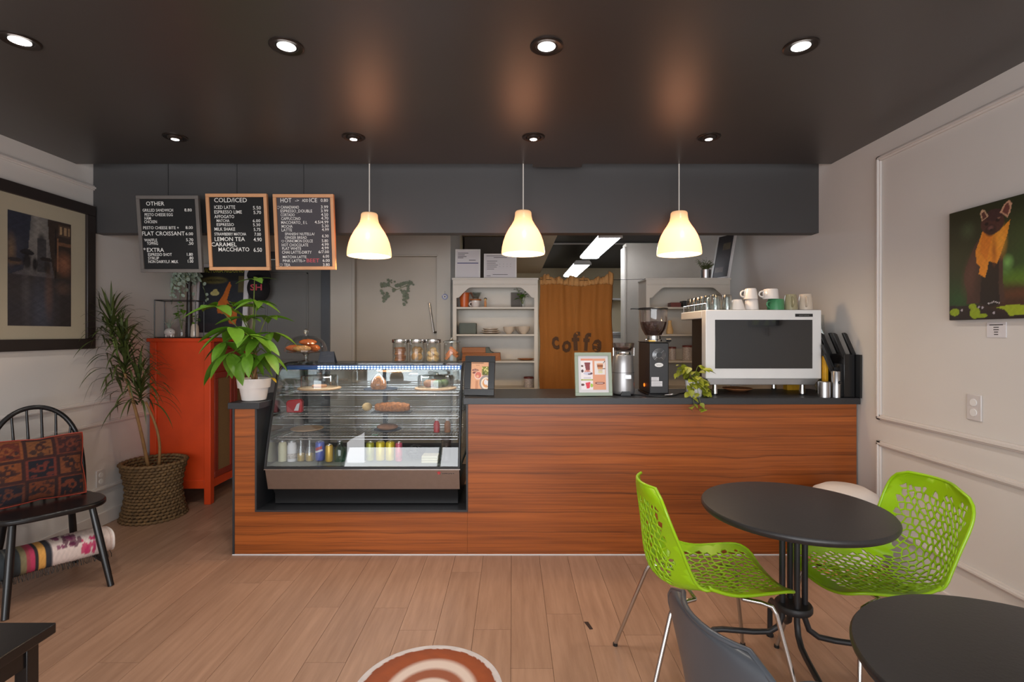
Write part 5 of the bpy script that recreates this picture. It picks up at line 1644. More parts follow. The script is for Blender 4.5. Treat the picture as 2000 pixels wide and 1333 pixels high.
tin(W(1035, 0, 4.90)[0]-.012, 4.90, .906, .046, .085, 'patterned tin with red lid at the bottom of left hutch')

# framed certificates on the left hutch
def cert(x0, x1, ytop, label, head, seal):
    Y = 4.90
    zb = 1.944
    a, b = W(x0, 0, Y)[0], W(x1, 0, Y)[0]
    h = W(0, ytop, Y)[2]-zb
    t = thing('framed_certificate', label, 'frame', ((a+b)/2, Y, zb), 0, 'framed certificates on the left hutch')
    ang = radians(7); S_ = sin(ang)
    def Q(x, z_, d): return (x, Y+S_*z_-d, zb+z_*cos(ang))
    def slab(x_0, x_1, z_0, z_1, d0, d1, nm, mt):
        q = MB(); vs = [Q(x, z_, d) for d in (d1, d0) for x, z_ in ((x_0, z_0), (x_1, z_0), (x_1, z_1), (x_0, z_1))]
        q.add(vs, [(0, 1, 2, 3), (7, 6, 5, 4), (0, 4, 5, 1), (1, 5, 6, 2), (2, 6, 7, 3), (3, 7, 4, 0)])
        return q.build(nm, mt, t)
    w = .013
    slab(a, b, 0, w, 0, .014, 'frame_bar', M_['white']); slab(a, b, h-w, h, 0, .014, 'frame_bar', M_['white'])
    slab(a, a+w, w, h-w, 0, .014, 'frame_bar', M_['white']); slab(b-w, b, w, h-w, 0, .014, 'frame_bar', M_['white'])
    slab(a+w, b-w, w, h-w, .001, .007, 'sheet', M_['paper'])
    q = MB()
    wi = b-a-2*w
    if head:
        slab(a+w+.006, b-w-.006, h*.52, h*.545, .007, .0075, 'blue_rule', M_['evilblue'])
        rows = [(.05, .52, .86), (.05, .36, .80), (.05, .44, .745), (.05, .30, .70), (.55, .85, .62)]
    else:
        rows = [(.04, .94, .91), (.28, .72, .84), (.05, .40, .70), (.05, .35, .62), (.05, .42, .54), (.05, .38, .46), (.05, .30, .38), (.25, .75, .16), (.05, .18, .11)]
        for gx in (.48, .60, .72, .84): rows.append((gx, gx+.012, .58)); rows.append((gx, gx+.012, .48))
    for u0, u1, v in rows:
        vs = [Q(a+w+wi*u, h*v+dz, .0074) for u, dz in ((u0, 0), (u1, 0), (u1, h*.018), (u0, h*.018))]
        q.add(vs, [(0, 1, 2, 3)])
    o = q.build('lettering', M_['letterdark'], t, smooth=0); o['kind'] = 'stuff'
cert(889, 938, 486, 'white framed certificate with a dark blue rule, left on the hutch', True, True)
cert(945, 1009, 495, 'white framed wide certificate with table, right on the hutch', False, False)

# ================================================================== GLIMPSE OF THE KITCHEN
t = thing('kitchen_unit', 'grey steel kitchen unit glimpsed right of the burlap curtain', 'cabinet', (1.6, 6.85, 0))
MB().box(1.24, 2.0, 6.62, 7.10, -0.012, 1.40).build('body', M_['silver'], t, bevel=.004)
MB().box(1.22, 2.02, 6.60, 7.12, 1.40, 1.44).build('worktop', M_['steel'], t, bevel=.003)
MB().box(1.27, 1.60, 6.612, 6.622, 0.14, 1.36).build('door', M_['offwhite'], t, bevel=.003)
t = thing('kitchen_shelf', 'white wall shelf high in the kitchen behind the curtain wire', 'shelf', (1.7, 9.8, 1.9))
MB().box(0.9, 2.2, 9.68, 9.995, 2.06, 2.09).build('board', M_['white'], t)
for bx_ in (1.0, 1.9):
    MB().prism([(9.995, 2.06), (9.72, 2.06), (9.995, 1.90)], bx_, bx_+.02, 'x').build('bracket', M_['duct'], t)

# ================================================================== BURLAP CURTAIN
t = thing('burlap_curtain', 'brown burlap sack curtain printed with coffe between the two hutches', 'curtain', (.60, 4.86, .45))
CX0, CX1 = .262, .955
def cur(u, v):
    x = CX0+(CX1-CX0)*u
    f = .016*sin(u*13+.6)+.008*sin(u*29+v*3)+.004*sin(u*57)
    f *= (.35+.9*v)
    edge = .010*sin(v*11)*(1 if u < .5 else -1)*(1-abs(2*u-1)) - .006*sin(v*17+1)*abs(2*u-1)
    ztop_ = 1.915+.010*sin(u*9)
    return (x+edge, 4.862+f, .45+(ztop_-.45)*v)
q = MB(); q.grid(lambda i, j: cur(i/64, j/48), 64, 48)
q.build('cloth', M_['burlap'], t, solid=.003, smooth=80)
# gathered, frayed hem at the top
rr = random.Random(8)
q = MB()
ph = [rr.uniform(0, 6) for _ in range(6)]
def ruf(i, j):
    u = i/110; v = j/8
    b = cur(u, 1.0)
    w = .012*sin(u*60+ph[0])+.010*sin(u*95+ph[1])
    h = .045+.018*sin(u*14+ph[2])+.012*sin(u*37+ph[3])
    if u > .93: h += .02
    return (b[0]+.004*sin(u*70), b[1]-.008-.016*sin(pi*v)+w*(.3+v), b[2]-.035+(h+.03)*v+.004*sin(u*120))
q.grid(ruf, 110, 8)
q.build('gathered_hem', mat('burlap_pale', (188, 138, 82), .85, var=.15, scale=120, bump=.3), t, solid=.003, smooth=80)
MB().tube([(HX1+.01, 4.85, 1.935), (.6, 4.853, 1.925), (CX1, 4.85, 1.930), (1.256, 4.85, 1.935)], .0022, 6).build('hanging_wire', M_['black'], t)
for ch, xa, xb, zb_, h, rot in (('c', 1079, 1093, 682, 26, -.1), ('o', 1096, 1115, 686, 24, .12), ('f', 1118, 1135, 684, 34, -.05), ('f', 1139, 1153, 684, 33, .05), ('e', 1154, 1173, 684, 26, .22)):
    a = W(xa, zb_, 4.85); b = W(xb, zb_, 4.85)
    m = MB()
    hh = h*.00485/ (1.0 if ch == 'f' else .78)
    text_into(m, ch, 0, (b[0]-a[0]), 0, hh, 0, .035)
    R = Matrix.Rotation(rot, 4, 'Y')
    vs = []
    for p in m.v:
        w = R @ Vector(p)
        X, Z = w.x+a[0], w.z+a[2]
        u = (X-CX0)/(CX1-CX0); v = (Z-.45)/(1.46)
        vs.append((X, cur(u, v)[1]-.0075, Z))
    m.v = vs
    m.build('lettering', M_['burlapink'], t, smooth=0)

# ================================================================== RIGHT HUTCH THINGS
z = 1.944
t = thing('leaning_picture', 'white edged dark picture leaning on right wall atop the right hutch', 'picture', (2.0, 4.98, z))
# stands on the hutch top, turned along the wall
pa, pb = Vector((1.955, 5.03, z)), Vector((2.035, 4.81, z))
d = (pb-pa); up = Vector((.085, .03, .44))
def LP(u, v, o_): 
    n = d.cross(up).normalized()
    return pa+d*u+up*v+n*o_
def lslab(u0, u1, v0, v1, o0, o1, nm, mt):
    q = MB(); vs = [LP(u, v, o_) for o_ in (o1, o0) for u, v in ((u0, v0), (u1, v0), (u1, v1), (u0, v1))]
    q.add(vs, [(0, 1, 2, 3), (7, 6, 5, 4), (0, 4, 5, 1), (1, 5, 6, 2), (2, 6, 7, 3), (3, 7, 4, 0)])
    return q.build(nm, mt, t)
lslab(0, 1, 0, .035, -.012, .006, 'frame_bar', M_['white']); lslab(0, 1, .965, 1, -.012, .006, 'frame_bar', M_['white']); lslab(0, .07, .035, .965, -.012, .006, 'frame_bar', M_['white']); lslab(.93, 1, .035, .965, -.012, .006, 'frame_bar', M_['white'])
A = Art(30, 50, (44, 36, 36)); A.rect(.40, .84, .66, .82, (96, 84, 58)); A.rect(.1, .6, .14, .24, (126, 110, 98), .6); A.ell(.5, .45, .35, .2, (58, 46, 44), .8, soft=.5); A.noise(.2, 4, 5, 3)
sheet('picture_print', A, lambda u, v: LP(.06+.88*u, .03+.94*v, .001), M_['printgloss'], t)
x, y = W(1378, 0, 4.93)[:2]
t = thing('potted_herb', 'bushy herb in a small silver pot atop the right hutch', 'plant', (x, y, z))
MB().lathe([(0.0, 0.0), (.045, 0.0), (.048, .09), (.044, .09), (.042, .08), (0.0, .08)], (x, y, z), 28).build('pot', M_['steel'], t)
q = MB(); rr = random.Random(17)
for k in range(60):
    a = rr.uniform(0, 6.28); r_ = rr.uniform(.02, .10); h = rr.uniform(.03, .11)
    e = Vector((x+r_*cos(a), y+r_*sin(a)*.7, z+.085+h))
    b = Vector((x+.2*r_*cos(a), y+.2*r_*sin(a), z+.08))
    q.tube([b, b.lerp(e, .6)+Vector((0, 0, .015)), e], .0012, 4)
    for i in range(9):
        c = b.lerp(e, .35+.65*i/8)+Vector((rr.uniform(-.012, .012), rr.uniform(-.012, .012), rr.uniform(-.004, .014)))
        s_ = rr.uniform(.005, .009); an = rr.uniform(0, 6.28)
        e1 = Vector((cos(an), sin(an), rr.uniform(-.4, .4)))*s_; e2 = Vector((-sin(an), cos(an), rr.uniform(-.6, .6)))*s_*.6
        q.add([c-e1, c+e2, c+e1, c-e2], [(0, 1, 2, 3)])
o = q.build('foliage', M_['herb'], t); o['kind'] = 'stuff'
# contents of the right hutch
tag(MB().box(W(1307, 0, 4.93)[0], W(1327, 0, 4.93)[0], 4.88, 4.98, 1.671, 1.671+.045).build('snack_box', M_['tinlid'], bevel=.003), 'small red brown box on the upper shelf of right hutch', 'box')
tag(MB().box(W(1331, 0, 4.93)[0], W(1345, 0, 4.93)[0], 4.88, 4.98, 1.671, 1.671+.062).build('snack_box', M_['black'], bevel=.003), 'small black box on the upper shelf of right hutch', 'box')
lathe_thing('carafe', 'slim tan carafe on the middle shelf of right hutch', 'carafe', [(0.0, 0.0), (.03, 0.0), (.034, .03), (.016, .10), (.018, .13), (0.0, .13)], W(1308, 0, 4.93)[0], 4.93, 1.416, M_['cookie3'])
tin(W(1343, 0, 4.92)[0], 4.92, 1.165, .048, .125, 'patterned tin with red lid on the right hutch, beside another tin')
tin(W(1313, 0, 4.96)[0], 4.96, 1.165, .035, .11, 'slimmer patterned tin with red lid on the right hutch')

# ================================================================== THINGS ON THE DISPLAY CASE
TZ = 1.2105
x, y = -1.505, 3.74
t = thing('cake_stand', 'clear glass footed cake stand with dome on the display case', 'cake stand', (x, y, TZ))
MB().lathe([(0.0, 0.0), (.060, 0.0), (.058, .006), (.018, .014), (.010, .03), (.014, .05), (.03, .066), (.128, .072), (.135, .078), (.128, .080), (0.0, .078)], (x, y, TZ), 40).build('foot_and_plate', M_['glassrim'], t, smooth=60)
dm = [(.148, .081)]+[(.148*cos(a)**.75 if cos(a) > 0.02 else 0.012, .081+.115*sin(a)) for a in [pi/2*k/12 for k in range(1, 12)]]+[(.012, .197)]
MB().lathe(dm, (x, y, TZ), 44, closed=True).build('dome', M_['glass'], t, smooth=80)
MB().lathe([(.010, .197), (.009, .205), (.017, .215), (.021, .228), (.014, .241), (0.0, .245)], (x, y, TZ), 20, closed=True).build('knob', M_['glassrim'], t, smooth=80)

def croissant(x, y, z, L, r_, rot, label, tilt=0, mt='crust'):
    q = MB(); pts = []; rs = []
    for k in range(17):
        f = k/16; a = (f-.5)*2.0
        pts.append((L*.5*sin(a)/sin(1.0), -L*.28*(1-cos(a)), 0))
        rs.append(r_*(.18+.82*sin(pi*f)**.8)*(1+.10*abs(sin(f*pi*5))))
    q.tube(pts, rs, 10)
    M = Matrix.Translation((x, y, z+r_*.95)) @ Matrix.Rotation(rot, 4, 'Z') @ Matrix.Rotation(tilt, 4, 'Y')
    q.xf(M)
    return tag(q.build('croissant', M_[mt], smooth=80), label, 'croissant', 'croissants under the glass dome')
croissant(x-.075, y-.01, TZ+.081, .13, .024, .5, 'croissant at the left under the glass dome')
croissant(x+.06, y+.01, TZ+.081, .12, .024, -.5, 'croissant at the right under the glass dome')
croissant(x-.005, y+.062, TZ+.081, .12, .024, .1, 'croissant at the back under the glass dome')
croissant(x+.0, y-.065, TZ+.081, .12, .022, .2, 'paler seeded croissant at the front under the glass dome', mt='cookie2')
croissant(x+.01, y+.012, TZ+.126, .12, .022, .3, 'croissant on top of the pile under the dome')

t = thing('slate_sign', 'small dark chalk sign standing on the display case', 'sign', (-1.345, 3.69, TZ))
q = MB(); a, b = W(622, 0, 3.68)[0], W(655, 0, 3.68)[0]
h = .080
vs = [(a, 3.665, TZ), (b, 3.665, TZ), (b-.014, 3.69, TZ+h), (a+.010, 3.69, TZ+h), (a, 3.671, TZ), (b, 3.671, TZ), (b-.014, 3.696, TZ+h), (a+.010, 3.696, TZ+h)]
q.add(vs, [(0, 1, 2, 3), (7, 6, 5, 4), (0, 4, 5, 1), (1, 5, 6, 2), (2, 6, 7, 3), (3, 7, 4, 0)])
q.build('front_board', M_['slate'], t)
q = MB(); vs = [(v[0], 2*3.693-v[1]+.002, v[2]) for v in vs]; q.add(vs, [(0, 1, 2, 3), (7, 6, 5, 4), (0, 4, 5, 1), (1, 5, 6, 2), (2, 6, 7, 3), (3, 7, 4, 0)])
q.build('back_board', M_['slate'], t)
q = MB()
for (u0, u1, v) in ((.12, .45, .85), (.12, .38, .72), (.45, .85, .60), (.12, .40, .56), (.12, .35, .40), (.12, .33, .24), (.12, .28, .12)):
    f = lambda u, v_: (a+.010*v_+(b-a-.024*v_)*u, 3.665+.025*v_-.0008, TZ+h*v_)
    q.add([f(u0, v), f(u1, v), f(u1, v+.035), f(u0, v+.035)], [(0, 1, 2, 3)])
o = q.build('chalk_marks', M_['greyplastic'], t, smooth=0); o['kind'] = 'stuff'

def jar(x, label, metal):
    y = 3.745
    t = thing('glass_jar', label, 'jar', (x, y, TZ), 0, 'glass cookie jars on the display case')
    r_ = .058; h = .142
    MB().lathe([(0.0, 0.0), (r_-.004, 0.0), (r_, .006), (r_, h-.012), (r_-.006, h), (r_-.010, h), (r_-.0045, h-.014), (r_-.0045, .010), (0.0, .008)], (x, y, TZ), 40).build('glass_body', M_['glass'], t, smooth=60)
    if metal:
        MB().lathe([(0.0, h), (r_+.001, h), (r_+.002, h+.003), (r_+.002, h+.024), (r_-.002, h+.027), (0.0, h+.027)], (x, y, TZ), 40).build('lid', M_['chrome'], t, smooth=40)
    else:
        MB().lathe([(r_-.006, h+.001), (r_+.006, h+.003), (r_+.006, h+.010), (r_-.012, h+.018), (.012, h+.022), (.008, h+.030), (.013, h+.038), (0.0, h+.042)], (x, y, TZ), 36).build('lid', M_['glassrim'], t, smooth=60)
    return x, y
cdat = {}
def cookie_data(key, r_, th, mt):
    cdat[key] = MB().lathe([(0.0, -th/2), (r_*.9, -th/2), (r_, 0.0), (r_*.85, th/2), (0.0, th*.62)], (0, 0, 0), 18).data('cookie', M_[mt], smooth=60)
cookie_data('a', .042, .013, 'cookie'); cookie_data('b', .030, .013, 'cookie2'); cookie_data('c', .026, .022, 'cookie3')
ordn = ['first', 'second', 'third', 'fourth', 'fifth', 'sixth', 'seventh', 'eighth']
def cookie(key, M, label, group):
    o = bpy.data.objects.new('cookie', cdat[key]); C.objects.link(o); o.matrix_world = M
    return tag(o, label, 'cookie', group)
jx = [W(p, 0, 3.745)[0] for p in (782, 814.5, 846, 882)]
x, y = jar(jx[0], 'metal lidded glass jar holding a stack of brown cookies', True)
for k in range(7):
    cookie('a', Matrix.Translation((x+.003*((k*7) % 3-1), y+.002*((k*5) % 3-1), TZ+.0165+.0145*k)), 'round brown cookie in the leftmost jar, %s from bottom' % ordn[k], 'brown cookies stacked in the leftmost jar')
x, y = jar(jx[1], 'metal lidded glass jar of chocolate chip cookies, second from left', True)
rr = random.Random(2)
for k, (dx, dz, an) in enumerate(((-.014, .040, 1.2), (.016, .038, 1.5), (.0, .036, 1.35), (-.008, .083, 1.2), (.012, .078, 1.7))):
    cookie('b', Matrix.Translation((x+dx, y-.024+.011*k, TZ+dz+.006)) @ Matrix.Rotation(an, 4, 'X') @ Matrix.Rotation(.3*(k-2), 4, 'Y'), 'chocolate chip cookie standing on edge in the second jar', 'chocolate chip cookies in the second jar')
x, y = jar(jx[2], 'metal lidded glass jar of pale round cookies, third from left', True)
for k, (dx, dy, dz) in enumerate(((-.021, -.014, .030), (.021, -.014, .030), (0, .022, .030), (-.020, -.010, .060), (.020, -.004, .062), (.0, .018, .064), (.002, -.010, .090))):
    cookie('c', Matrix.Translation((x+dx, y+dy, TZ+dz)) @ Matrix.Rotation(.5+.4*k, 4, 'Z') @ Matrix.Rotation(.75, 4, 'X'), 'pale round cookie in the third jar', 'pale cookies in the third jar')
x, y = jar(jx[3], 'all glass jar with glass knob lid holding orange biscuits', False)
bd = MB().box(-.036, .036, -.006, .006, -.010, .010).data('biscuit', M_['biscotti'], smooth=0)
for k in range(8):
    o = bpy.data.objects.new('biscuit', bd); C.objects.link(o)
    o.matrix_world = Matrix.Translation((x+(.016 if k % 2 else -.016), y-.030+.009*k, TZ+.050+.012*((k*3) % 4)))@ Matrix.Rotation((.75 if k % 2 else -.9), 4, 'Y')
    finish(o, bevel=.003)
    tag(o, 'long orange biscuit stick in the all glass jar', 'biscuit', 'orange biscuits in the glass jar')

# ================================================================== THINGS INSIDE THE DISPLAY CASE
DZ = 0.5565
def bottle_like(name, label, cat, pxc, Y, prof, mt, cap=None, capm=None, label_part=None):
    x = W(pxc, 0, Y)[0]
    t = thing(name, label, cat, (x, Y, DZ))
    MB().lathe(prof, (x, Y, DZ), 22).build('body', mt, t, smooth=50)
    if cap: MB().lathe([(0.0, 0.0), (cap[0], 0.0), (cap[0], cap[2]), (0.0, cap[2])], (x, Y, DZ+cap[1]), 16).build('cap', capm, t)
    if label_part: MB().lathe([(label_part[0], label_part[1]), (label_part[0], label_part[2])], (x, Y, DZ), 22, closed=True).build('wrapper', label_part[3], t)
    return t
def can(label, pxc, Y, r_, h, mt):
    x = W(pxc, 0, Y)[0]
    t = thing('drink_can', label, 'can', (x, Y, DZ), 0, 'drink cans in the display case')
    MB().lathe([(r_*.8, .004), (r_*.98, .010), (r_, .016), (r_, h-.014), (r_*.82, h-.003)], (x, Y, DZ), 24).build('body', mt, t, smooth=50)
    MB().lathe([(0.0, h-.008), (r_*.74, h-.008), (r_*.80, h-.001), (r_*.84, h-.003), (r_*.82, h-.006)], (x, Y, DZ), 24, closed=True).build('top', M_['chrome'], t)
    MB().lathe([(0.0, .0035), (r_*.72, .0), (r_*.82, .005)], (x, Y, DZ), 24, closed=True).build('bottom', M_['chrome'], t)
    return t, x
YR = 3.47
bottle_like('yogurt_drink', 'cream coloured drink carton at far left of the case floor', 'bottle', 552, YR, [(0.0, 0.0), (.028, 0.0), (.029, .10), (.024, .125), (.018, .130), (0.0, .130)], M_['creamcan'], (.018, .130, .010), M_['steel'])
bottle_like('yogurt_drink', 'white bottle with pink and green label, second on case floor', 'bottle', 570.5, YR, [(0.0, 0.0), (.030, 0.0), (.031, .10), (.026, .118), (.026, .128), (0.0, .128)], M_['paper'], (.027, .1285, .010), M_['steel'], (.0316, .018, .055, M_['tin']))
gb = [(.027, 0.0), (.028, .01), (.028, .065), (.012, .105), (.010, .145)]
bottle_like('glass_bottle', 'small clear bottle with yellow drink, left of the pair in case', 'bottle', 588, YR, gb, M_['glassrim'], (.012, .146, .008), M_['steel'], (.0245, .004, .050, M_['goldcan']))
bottle_like('glass_bottle', 'small clear bottle with yellow drink, right of the pair in case', 'bottle', 605, YR, gb, M_['glassrim'], (.012, .146, .008), M_['steel'], (.0245, .004, .050, M_['goldcan']))
t, x = can('blue soda can with red, white and blue globe in the display case', 625, YR, .030, .135, M_['bluecan'])
def canpatch(z0, z1, mt, half=.85, nm='emblem'):
    q = MB(); N = 10
    r_ = .0305
    q.grid(lambda i, j: (x+r_*sin((-half+2*half*i/N)*(1)), YR-r_*cos(-half+2*half*i/N), DZ+z0+(z1-z0)*j+.006*sin((i/N-.5)*3.2)), N, 1)
    q.build(nm, mt, t)
canpatch(.080, .100, M_['redbag'], .8); canpatch(.066, .078, M_['paper'], .95)
can('gold soda can beside the blue can in the case', 643, YR-.03, .024, .118, M_['goldcan'])
bottle_like('green_bottle', 'squat green glass bottle beside the white reflection sheet', 'bottle', 664, YR, [(.036, 0.0), (.037, .01), (.037, .085), (.018, .115), (.018, .130)], M_['greenglass'], (.020, .131, .010), M_['steel'])
t = thing('reflection_sheet', 'white slanted sheet standing in for a glass reflection among the drinks', 'card', (W(693, 0, 3.42)[0], 3.43, DZ))  # added white sheet imitating a bright reflection in the case glass
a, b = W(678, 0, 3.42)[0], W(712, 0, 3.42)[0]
MB().prism([(a, DZ), (b, DZ), (b, DZ+.205), (b-.02, DZ+.190), (a+.03, DZ+.16), (a, DZ+.135)], 3.418, 3.4205, 'y').build('reflection_front', M_['paper'], t)
MB().box(a, b, 3.4205, 3.46, DZ, DZ+.0025).build('reflection_foot', M_['paper'], t)
can('green and yellow can right of the white reflection sheet', 723, YR, .028, .130, M_['greencan'])
can('yellow drink can, left of the yellow pair', 743, YR, .030, .135, M_['yellowcan'])
can('yellow drink can, right of the yellow pair', 762, YR, .030, .135, M_['yellowcan'])
can('slim pink and red can beside the yellow cans', 779, YR-.02, .023, .132, M_['redcan'])
# dark wrapped roll, napkins, stacked cups
q = MB().ball((W(810, 0, 3.5)[0], 3.53, DZ+.047), (.062, .05, .047), 18, 12)
rr = random.Random(6); q.v = [(p[0]+rr.uniform(-.006, .006), p[1]+rr.uniform(-.006, .006), max(p[2]+rr.uniform(-.006, .006), DZ)) for p in q.v]
tag(q.build('dark_bag', M_['black'], smooth=0), 'crumpled black bag on the case floor behind the pink can', 'bag')
for k in range(3):
    tag(MB().box(W(824, 0, 3.43)[0], W(856, 0, 3.43)[0], 3.40+.004*k, 3.50, DZ+.016*k, DZ+.0155*(k+1)).build('napkin_pack', M_['creamcan'], bevel=.004), 'flat cream napkin pack, %s of the stack at the case front' % ('bottom', 'middle', 'top')[k], 'napkins', 'napkin packs in the display case')
x = W(871, 0, 3.43)[0]
for k in range(5):
    lathe_thing('plastic_cup', 'clear plastic cup, %s from the bottom of the nested stack' % ordn[k], 'cup', [(.026, 0.0), (.034, .085), (.036, .087), (.036, .090), (.034, .090)], x, 3.44, DZ+.020*k, M_['smoke'], 24, 'clear plastic cups nested in the display case', closed=True)
# shelf 3 (lowest)
z3 = .737
t = thing('bread_plate', 'dark plate on the lowest wire shelf under brown flatbread', 'plate', (W(757, 0, 3.6)[0], 3.6, z3))
MB().lathe([(0.0, .0), (.06, 0.0), (.095, .010), (.095, .014), (.06, .005), (0.0, .005)], (W(757, 0, 3.6)[0], 3.6, z3), 32).build('dish', M_['slate'], t)
tag(MB().ball((W(757, 0, 3.6)[0], 3.6, z3+.028), (.075, .06, .022), 20, 10).build('flatbread', M_['bread'], smooth=80), 'round brown flatbread on the lowest wire shelf', 'bread')
lathe_thing('reflection_disc', 'beige disc standing in for a reflection, left on lowest wire shelf', 'plate', [(0.0, .0), (.08, 0.0), (.11, .012), (.11, .016), (.08, .006), (0.0, .006)], W(600, 0, 3.62)[0], 3.62, z3, M_['boardwood'], 36)  # beige disc added in place of a round reflection
for k, pxx in enumerate((853, 874)):
    x = W(pxx, 0, 3.55)[0]
    t = thing('juice_bottle', 'small %s bottle at the right of the lowest wire shelf' % ('red juice', 'brown juice')[k], 'bottle', (x, 3.55, z3))
    MB().lathe([(0.0, 0.0), (.021, 0.0), (.022, .055), (.010, .08), (0.0, .08)], (x, 3.55, z3), 18).build('body', (M_['redbag'], M_['bread'])[k], t, smooth=50)
    MB().lathe([(0.0, 0.0), (.012, 0.0), (.012, .02), (0.0, .02)], (x, 3.55, z3+.08), 14).build('cap', M_['paper'], t)
# shelf 2
z2 = .872
a, b = W(560, 0, 3.55)[0], W(590, 0, 3.55)[0]
t = thing('snack_bag', 'red and white snack bag at the left of the middle wire shelf', 'bag', ((a+b)/2, 3.56, z2))
MB().prism([(a, z2), (b, z2), (b+.003, z2+.075), (b-.01, z2+.094), (a+.01, z2+.085), (a-.003, z2+.07)], 3.54, 3.58, 'y').build('pouch', M_['redbag'], t, bevel=.008, segs=3)
MB().prism([(a+.055, z2+.015), (a+.085, z2+.015), (a+.095, z2+.07), (a+.075, z2+.06)], 3.538, 3.5405, 'y').build('white_label', M_['paper'], t)
lf = thing('seeded_loaf', 'long seeded granola loaf on the middle wire shelf', 'loaf', (W(770, 0, 3.56)[0], 3.56, z2))
q = MB(); pts = []; rs = []
for k in range(20):
    f = k/19
    pts.append((W(733, 0, 3.56)[0]+(W(800, 0, 3.56)[0]-W(733, 0, 3.56)[0])*f, 3.56, z2+.036)); rs.append(.036*(.55+.45*sin(pi*f)**.5)*(1+.08*sin(f*40)))
q.tube(pts, rs, 14); q.v = [(p[0], p[1]*1.0, max(p[2], z2+.006)) for p in q.v]
q.build('loaf', M_['nuts'], lf, smooth=60)
MB().box(W(728, 0, 3.56)[0], W(803, 0, 3.56)[0], 3.505, 3.615, z2, z2+.006).build('paper_tray', M_['black'], lf)
tag(MB().ball((W(717, 0, 3.62)[0], 3.62, z2+.030), (.035, .035, .030), 14, 9).build('bun', M_['cookie3'], smooth=80), 'pale bun left of the seeded loaf', 'bun')
# shelf 1
z1 = 1.0215
def domed_board(pxc, label, Y):
    x = W(pxc, 0, Y)[0]
    t = thing('domed_board', label, 'cake dome', (x, Y, z1), 0, 'glass domes on wooden boards in the case')
    MB().lathe([(0.0, 0.0), (.146, 0.0), (.150, .004), (.150, .010), (.146, .013), (0.0, .013)], (x, Y, z1), 40).build('board', M_['boardwood'], t)
    MB().lathe([(.128, .014), (.128, .085), (.122, .100), (.02, .106)], (x, Y, z1), 40, closed=True).build('dome', M_['glassrim'], t, smooth=60)
    MB().lathe([(.020, .106), (.016, .112), (.022, .118), (.0, .122)], (x, Y, z1), 18, closed=True).build('knob', M_['glassrim'], t)
    return x
Yd = 3.68
x = domed_board(624, 'low glass dome on a round board, left on the top wire shelf', Yd)
tag(MB().lathe([(0.0, 0.0), (.05, 0.0), (.052, .012), (.045, .018), (0.0, .02)], (x, Yd, z1+.0135), 24).build('cake_remnant', M_['cookie']), 'last thin piece of cake under the left glass dome', 'cake')
x = domed_board(851, 'low glass dome on a round board, right on the top wire shelf', Yd)
for k, (dx, dy, mt) in enumerate(((-.05, -.02, 'bread'), (.02, -.03, 'herb'), (.055, .03, 'herb'), (-.02, .04, 'bread'))):
    q = MB().ball((x+dx, Yd+dy, z1+.0135+.028), (.036, .030, .028), 14, 9)
    tag(q.build('pastry', M_[mt], smooth=80), '%s pastry under the right glass dome' % ('brown front left', 'green front right', 'green rear right', 'brown rear left')[k], 'pastry', 'pastries under the right glass dome')
x = W(741, 0, 3.64)[0]
lathe_thing('slate_plate', 'round dark plate in the middle of the top wire shelf', 'plate', [(0.0, 0.0), (.118, 0.0), (.120, .004), (.118, .007), (0.0, .007)], x+.005, 3.66, z1, M_['slate'], 36)
t = thing('nut_bag', 'clear bag of nuts tied at the top on the dark plate', 'bag', (x, 3.62, z1+.0075))
zb = z1+.0075
MB().lathe([(0.0, 0.0), (.050, 0.0), (.056, .02), (.050, .055), (.032, .080), (0.0, .092)], (x, 3.62, zb), 18).build('nuts', M_['nuts'], t, smooth=60)
MB().lathe([(.053, 0.0), (.060, .025), (.053, .06), (.030, .092), (.007, .108), (.014, .135)], (x, 3.62, zb), 18, closed=True).build('clear_bag', M_['glass'], t, smooth=60)

# ================================================================== THINGS ON THE COUNTER
CT = 1.0105
def menu_frame(name, label, x0, x1, h, Y, rz, fmat, fw, art, matboard, lean=9):
    xm = (x0+x1)/2
    t = thing(name, label, 'frame', (xm, Y, CT), rz)
    hw = (x1-x0)/2; an = radians(lean)
    R = Matrix.Rotation(-an, 4, 'X')
    def bx(a, b, y0, y1, c, d, nm, mt, bev=.0015):
        q = MB().box(a, b, y0, y1, c, d); q.xf(R)
        q.v = [(p[0], p[1], p[2]+.004) for p in q.v]
        return q.build(nm, mt, t, local=True, bevel=bev)
    for (a, b, c, d) in ((-hw, hw, 0, fw), (-hw, hw, h-fw, h), (-hw, -hw+fw, fw, h-fw), (hw-fw, hw, fw, h-fw)):
        bx(a, b, 0, .018, c, d, 'frame_bar', fmat)
    bx(-hw+fw*.9, hw-fw*.9, .006, .014, fw*.9, h-fw*.9, 'backing', M_['paper'] if matboard else fmat, 0)
    m_ = matboard
    pu = R
    def P(u, v):
        p = R @ Vector((-hw+fw+m_+(2*hw-2*fw-2*m_)*u, .0052, fw+m_+(h-2*fw-2*m_)*v))
        return (p.x, p.y, p.z+.004)
    sheet('menu_print', art, P, M_['printgloss'], t, local=True)
    q = MB(); q.prism([(.016, h*.75), (.022, h*.75), (.095, .006), (.075, .006)], -.03, .03, 'x'); q.v = [(p[0], p[1]+.0, p[2]-.004) for p in q.v]
    q.v = [(p[0], p[1]+.06*(p[2]/h if p[2] > .05 else 0), max(p[2], .0005)) for p in q.v]
    q.build('easel_leg', M_['black'], t, local=True)
    return t
A = Art(60, 78, (222, 164, 124))
A.rect(.03, .70, .955, .975, (110, 70, 52)); A.rect(.28, .48, .875, .89, (150, 100, 76))
A.ell(.24, .70, .18, .045, (112, 52, 44)); A.rect(.12, .38, .69, .71, (214, 170, 150)); A.ell(.20, .60, .12, .034, (112, 52, 44))
A.rect(.62, .99, .52, .84, (122, 124, 40))
rr = random.Random(3)
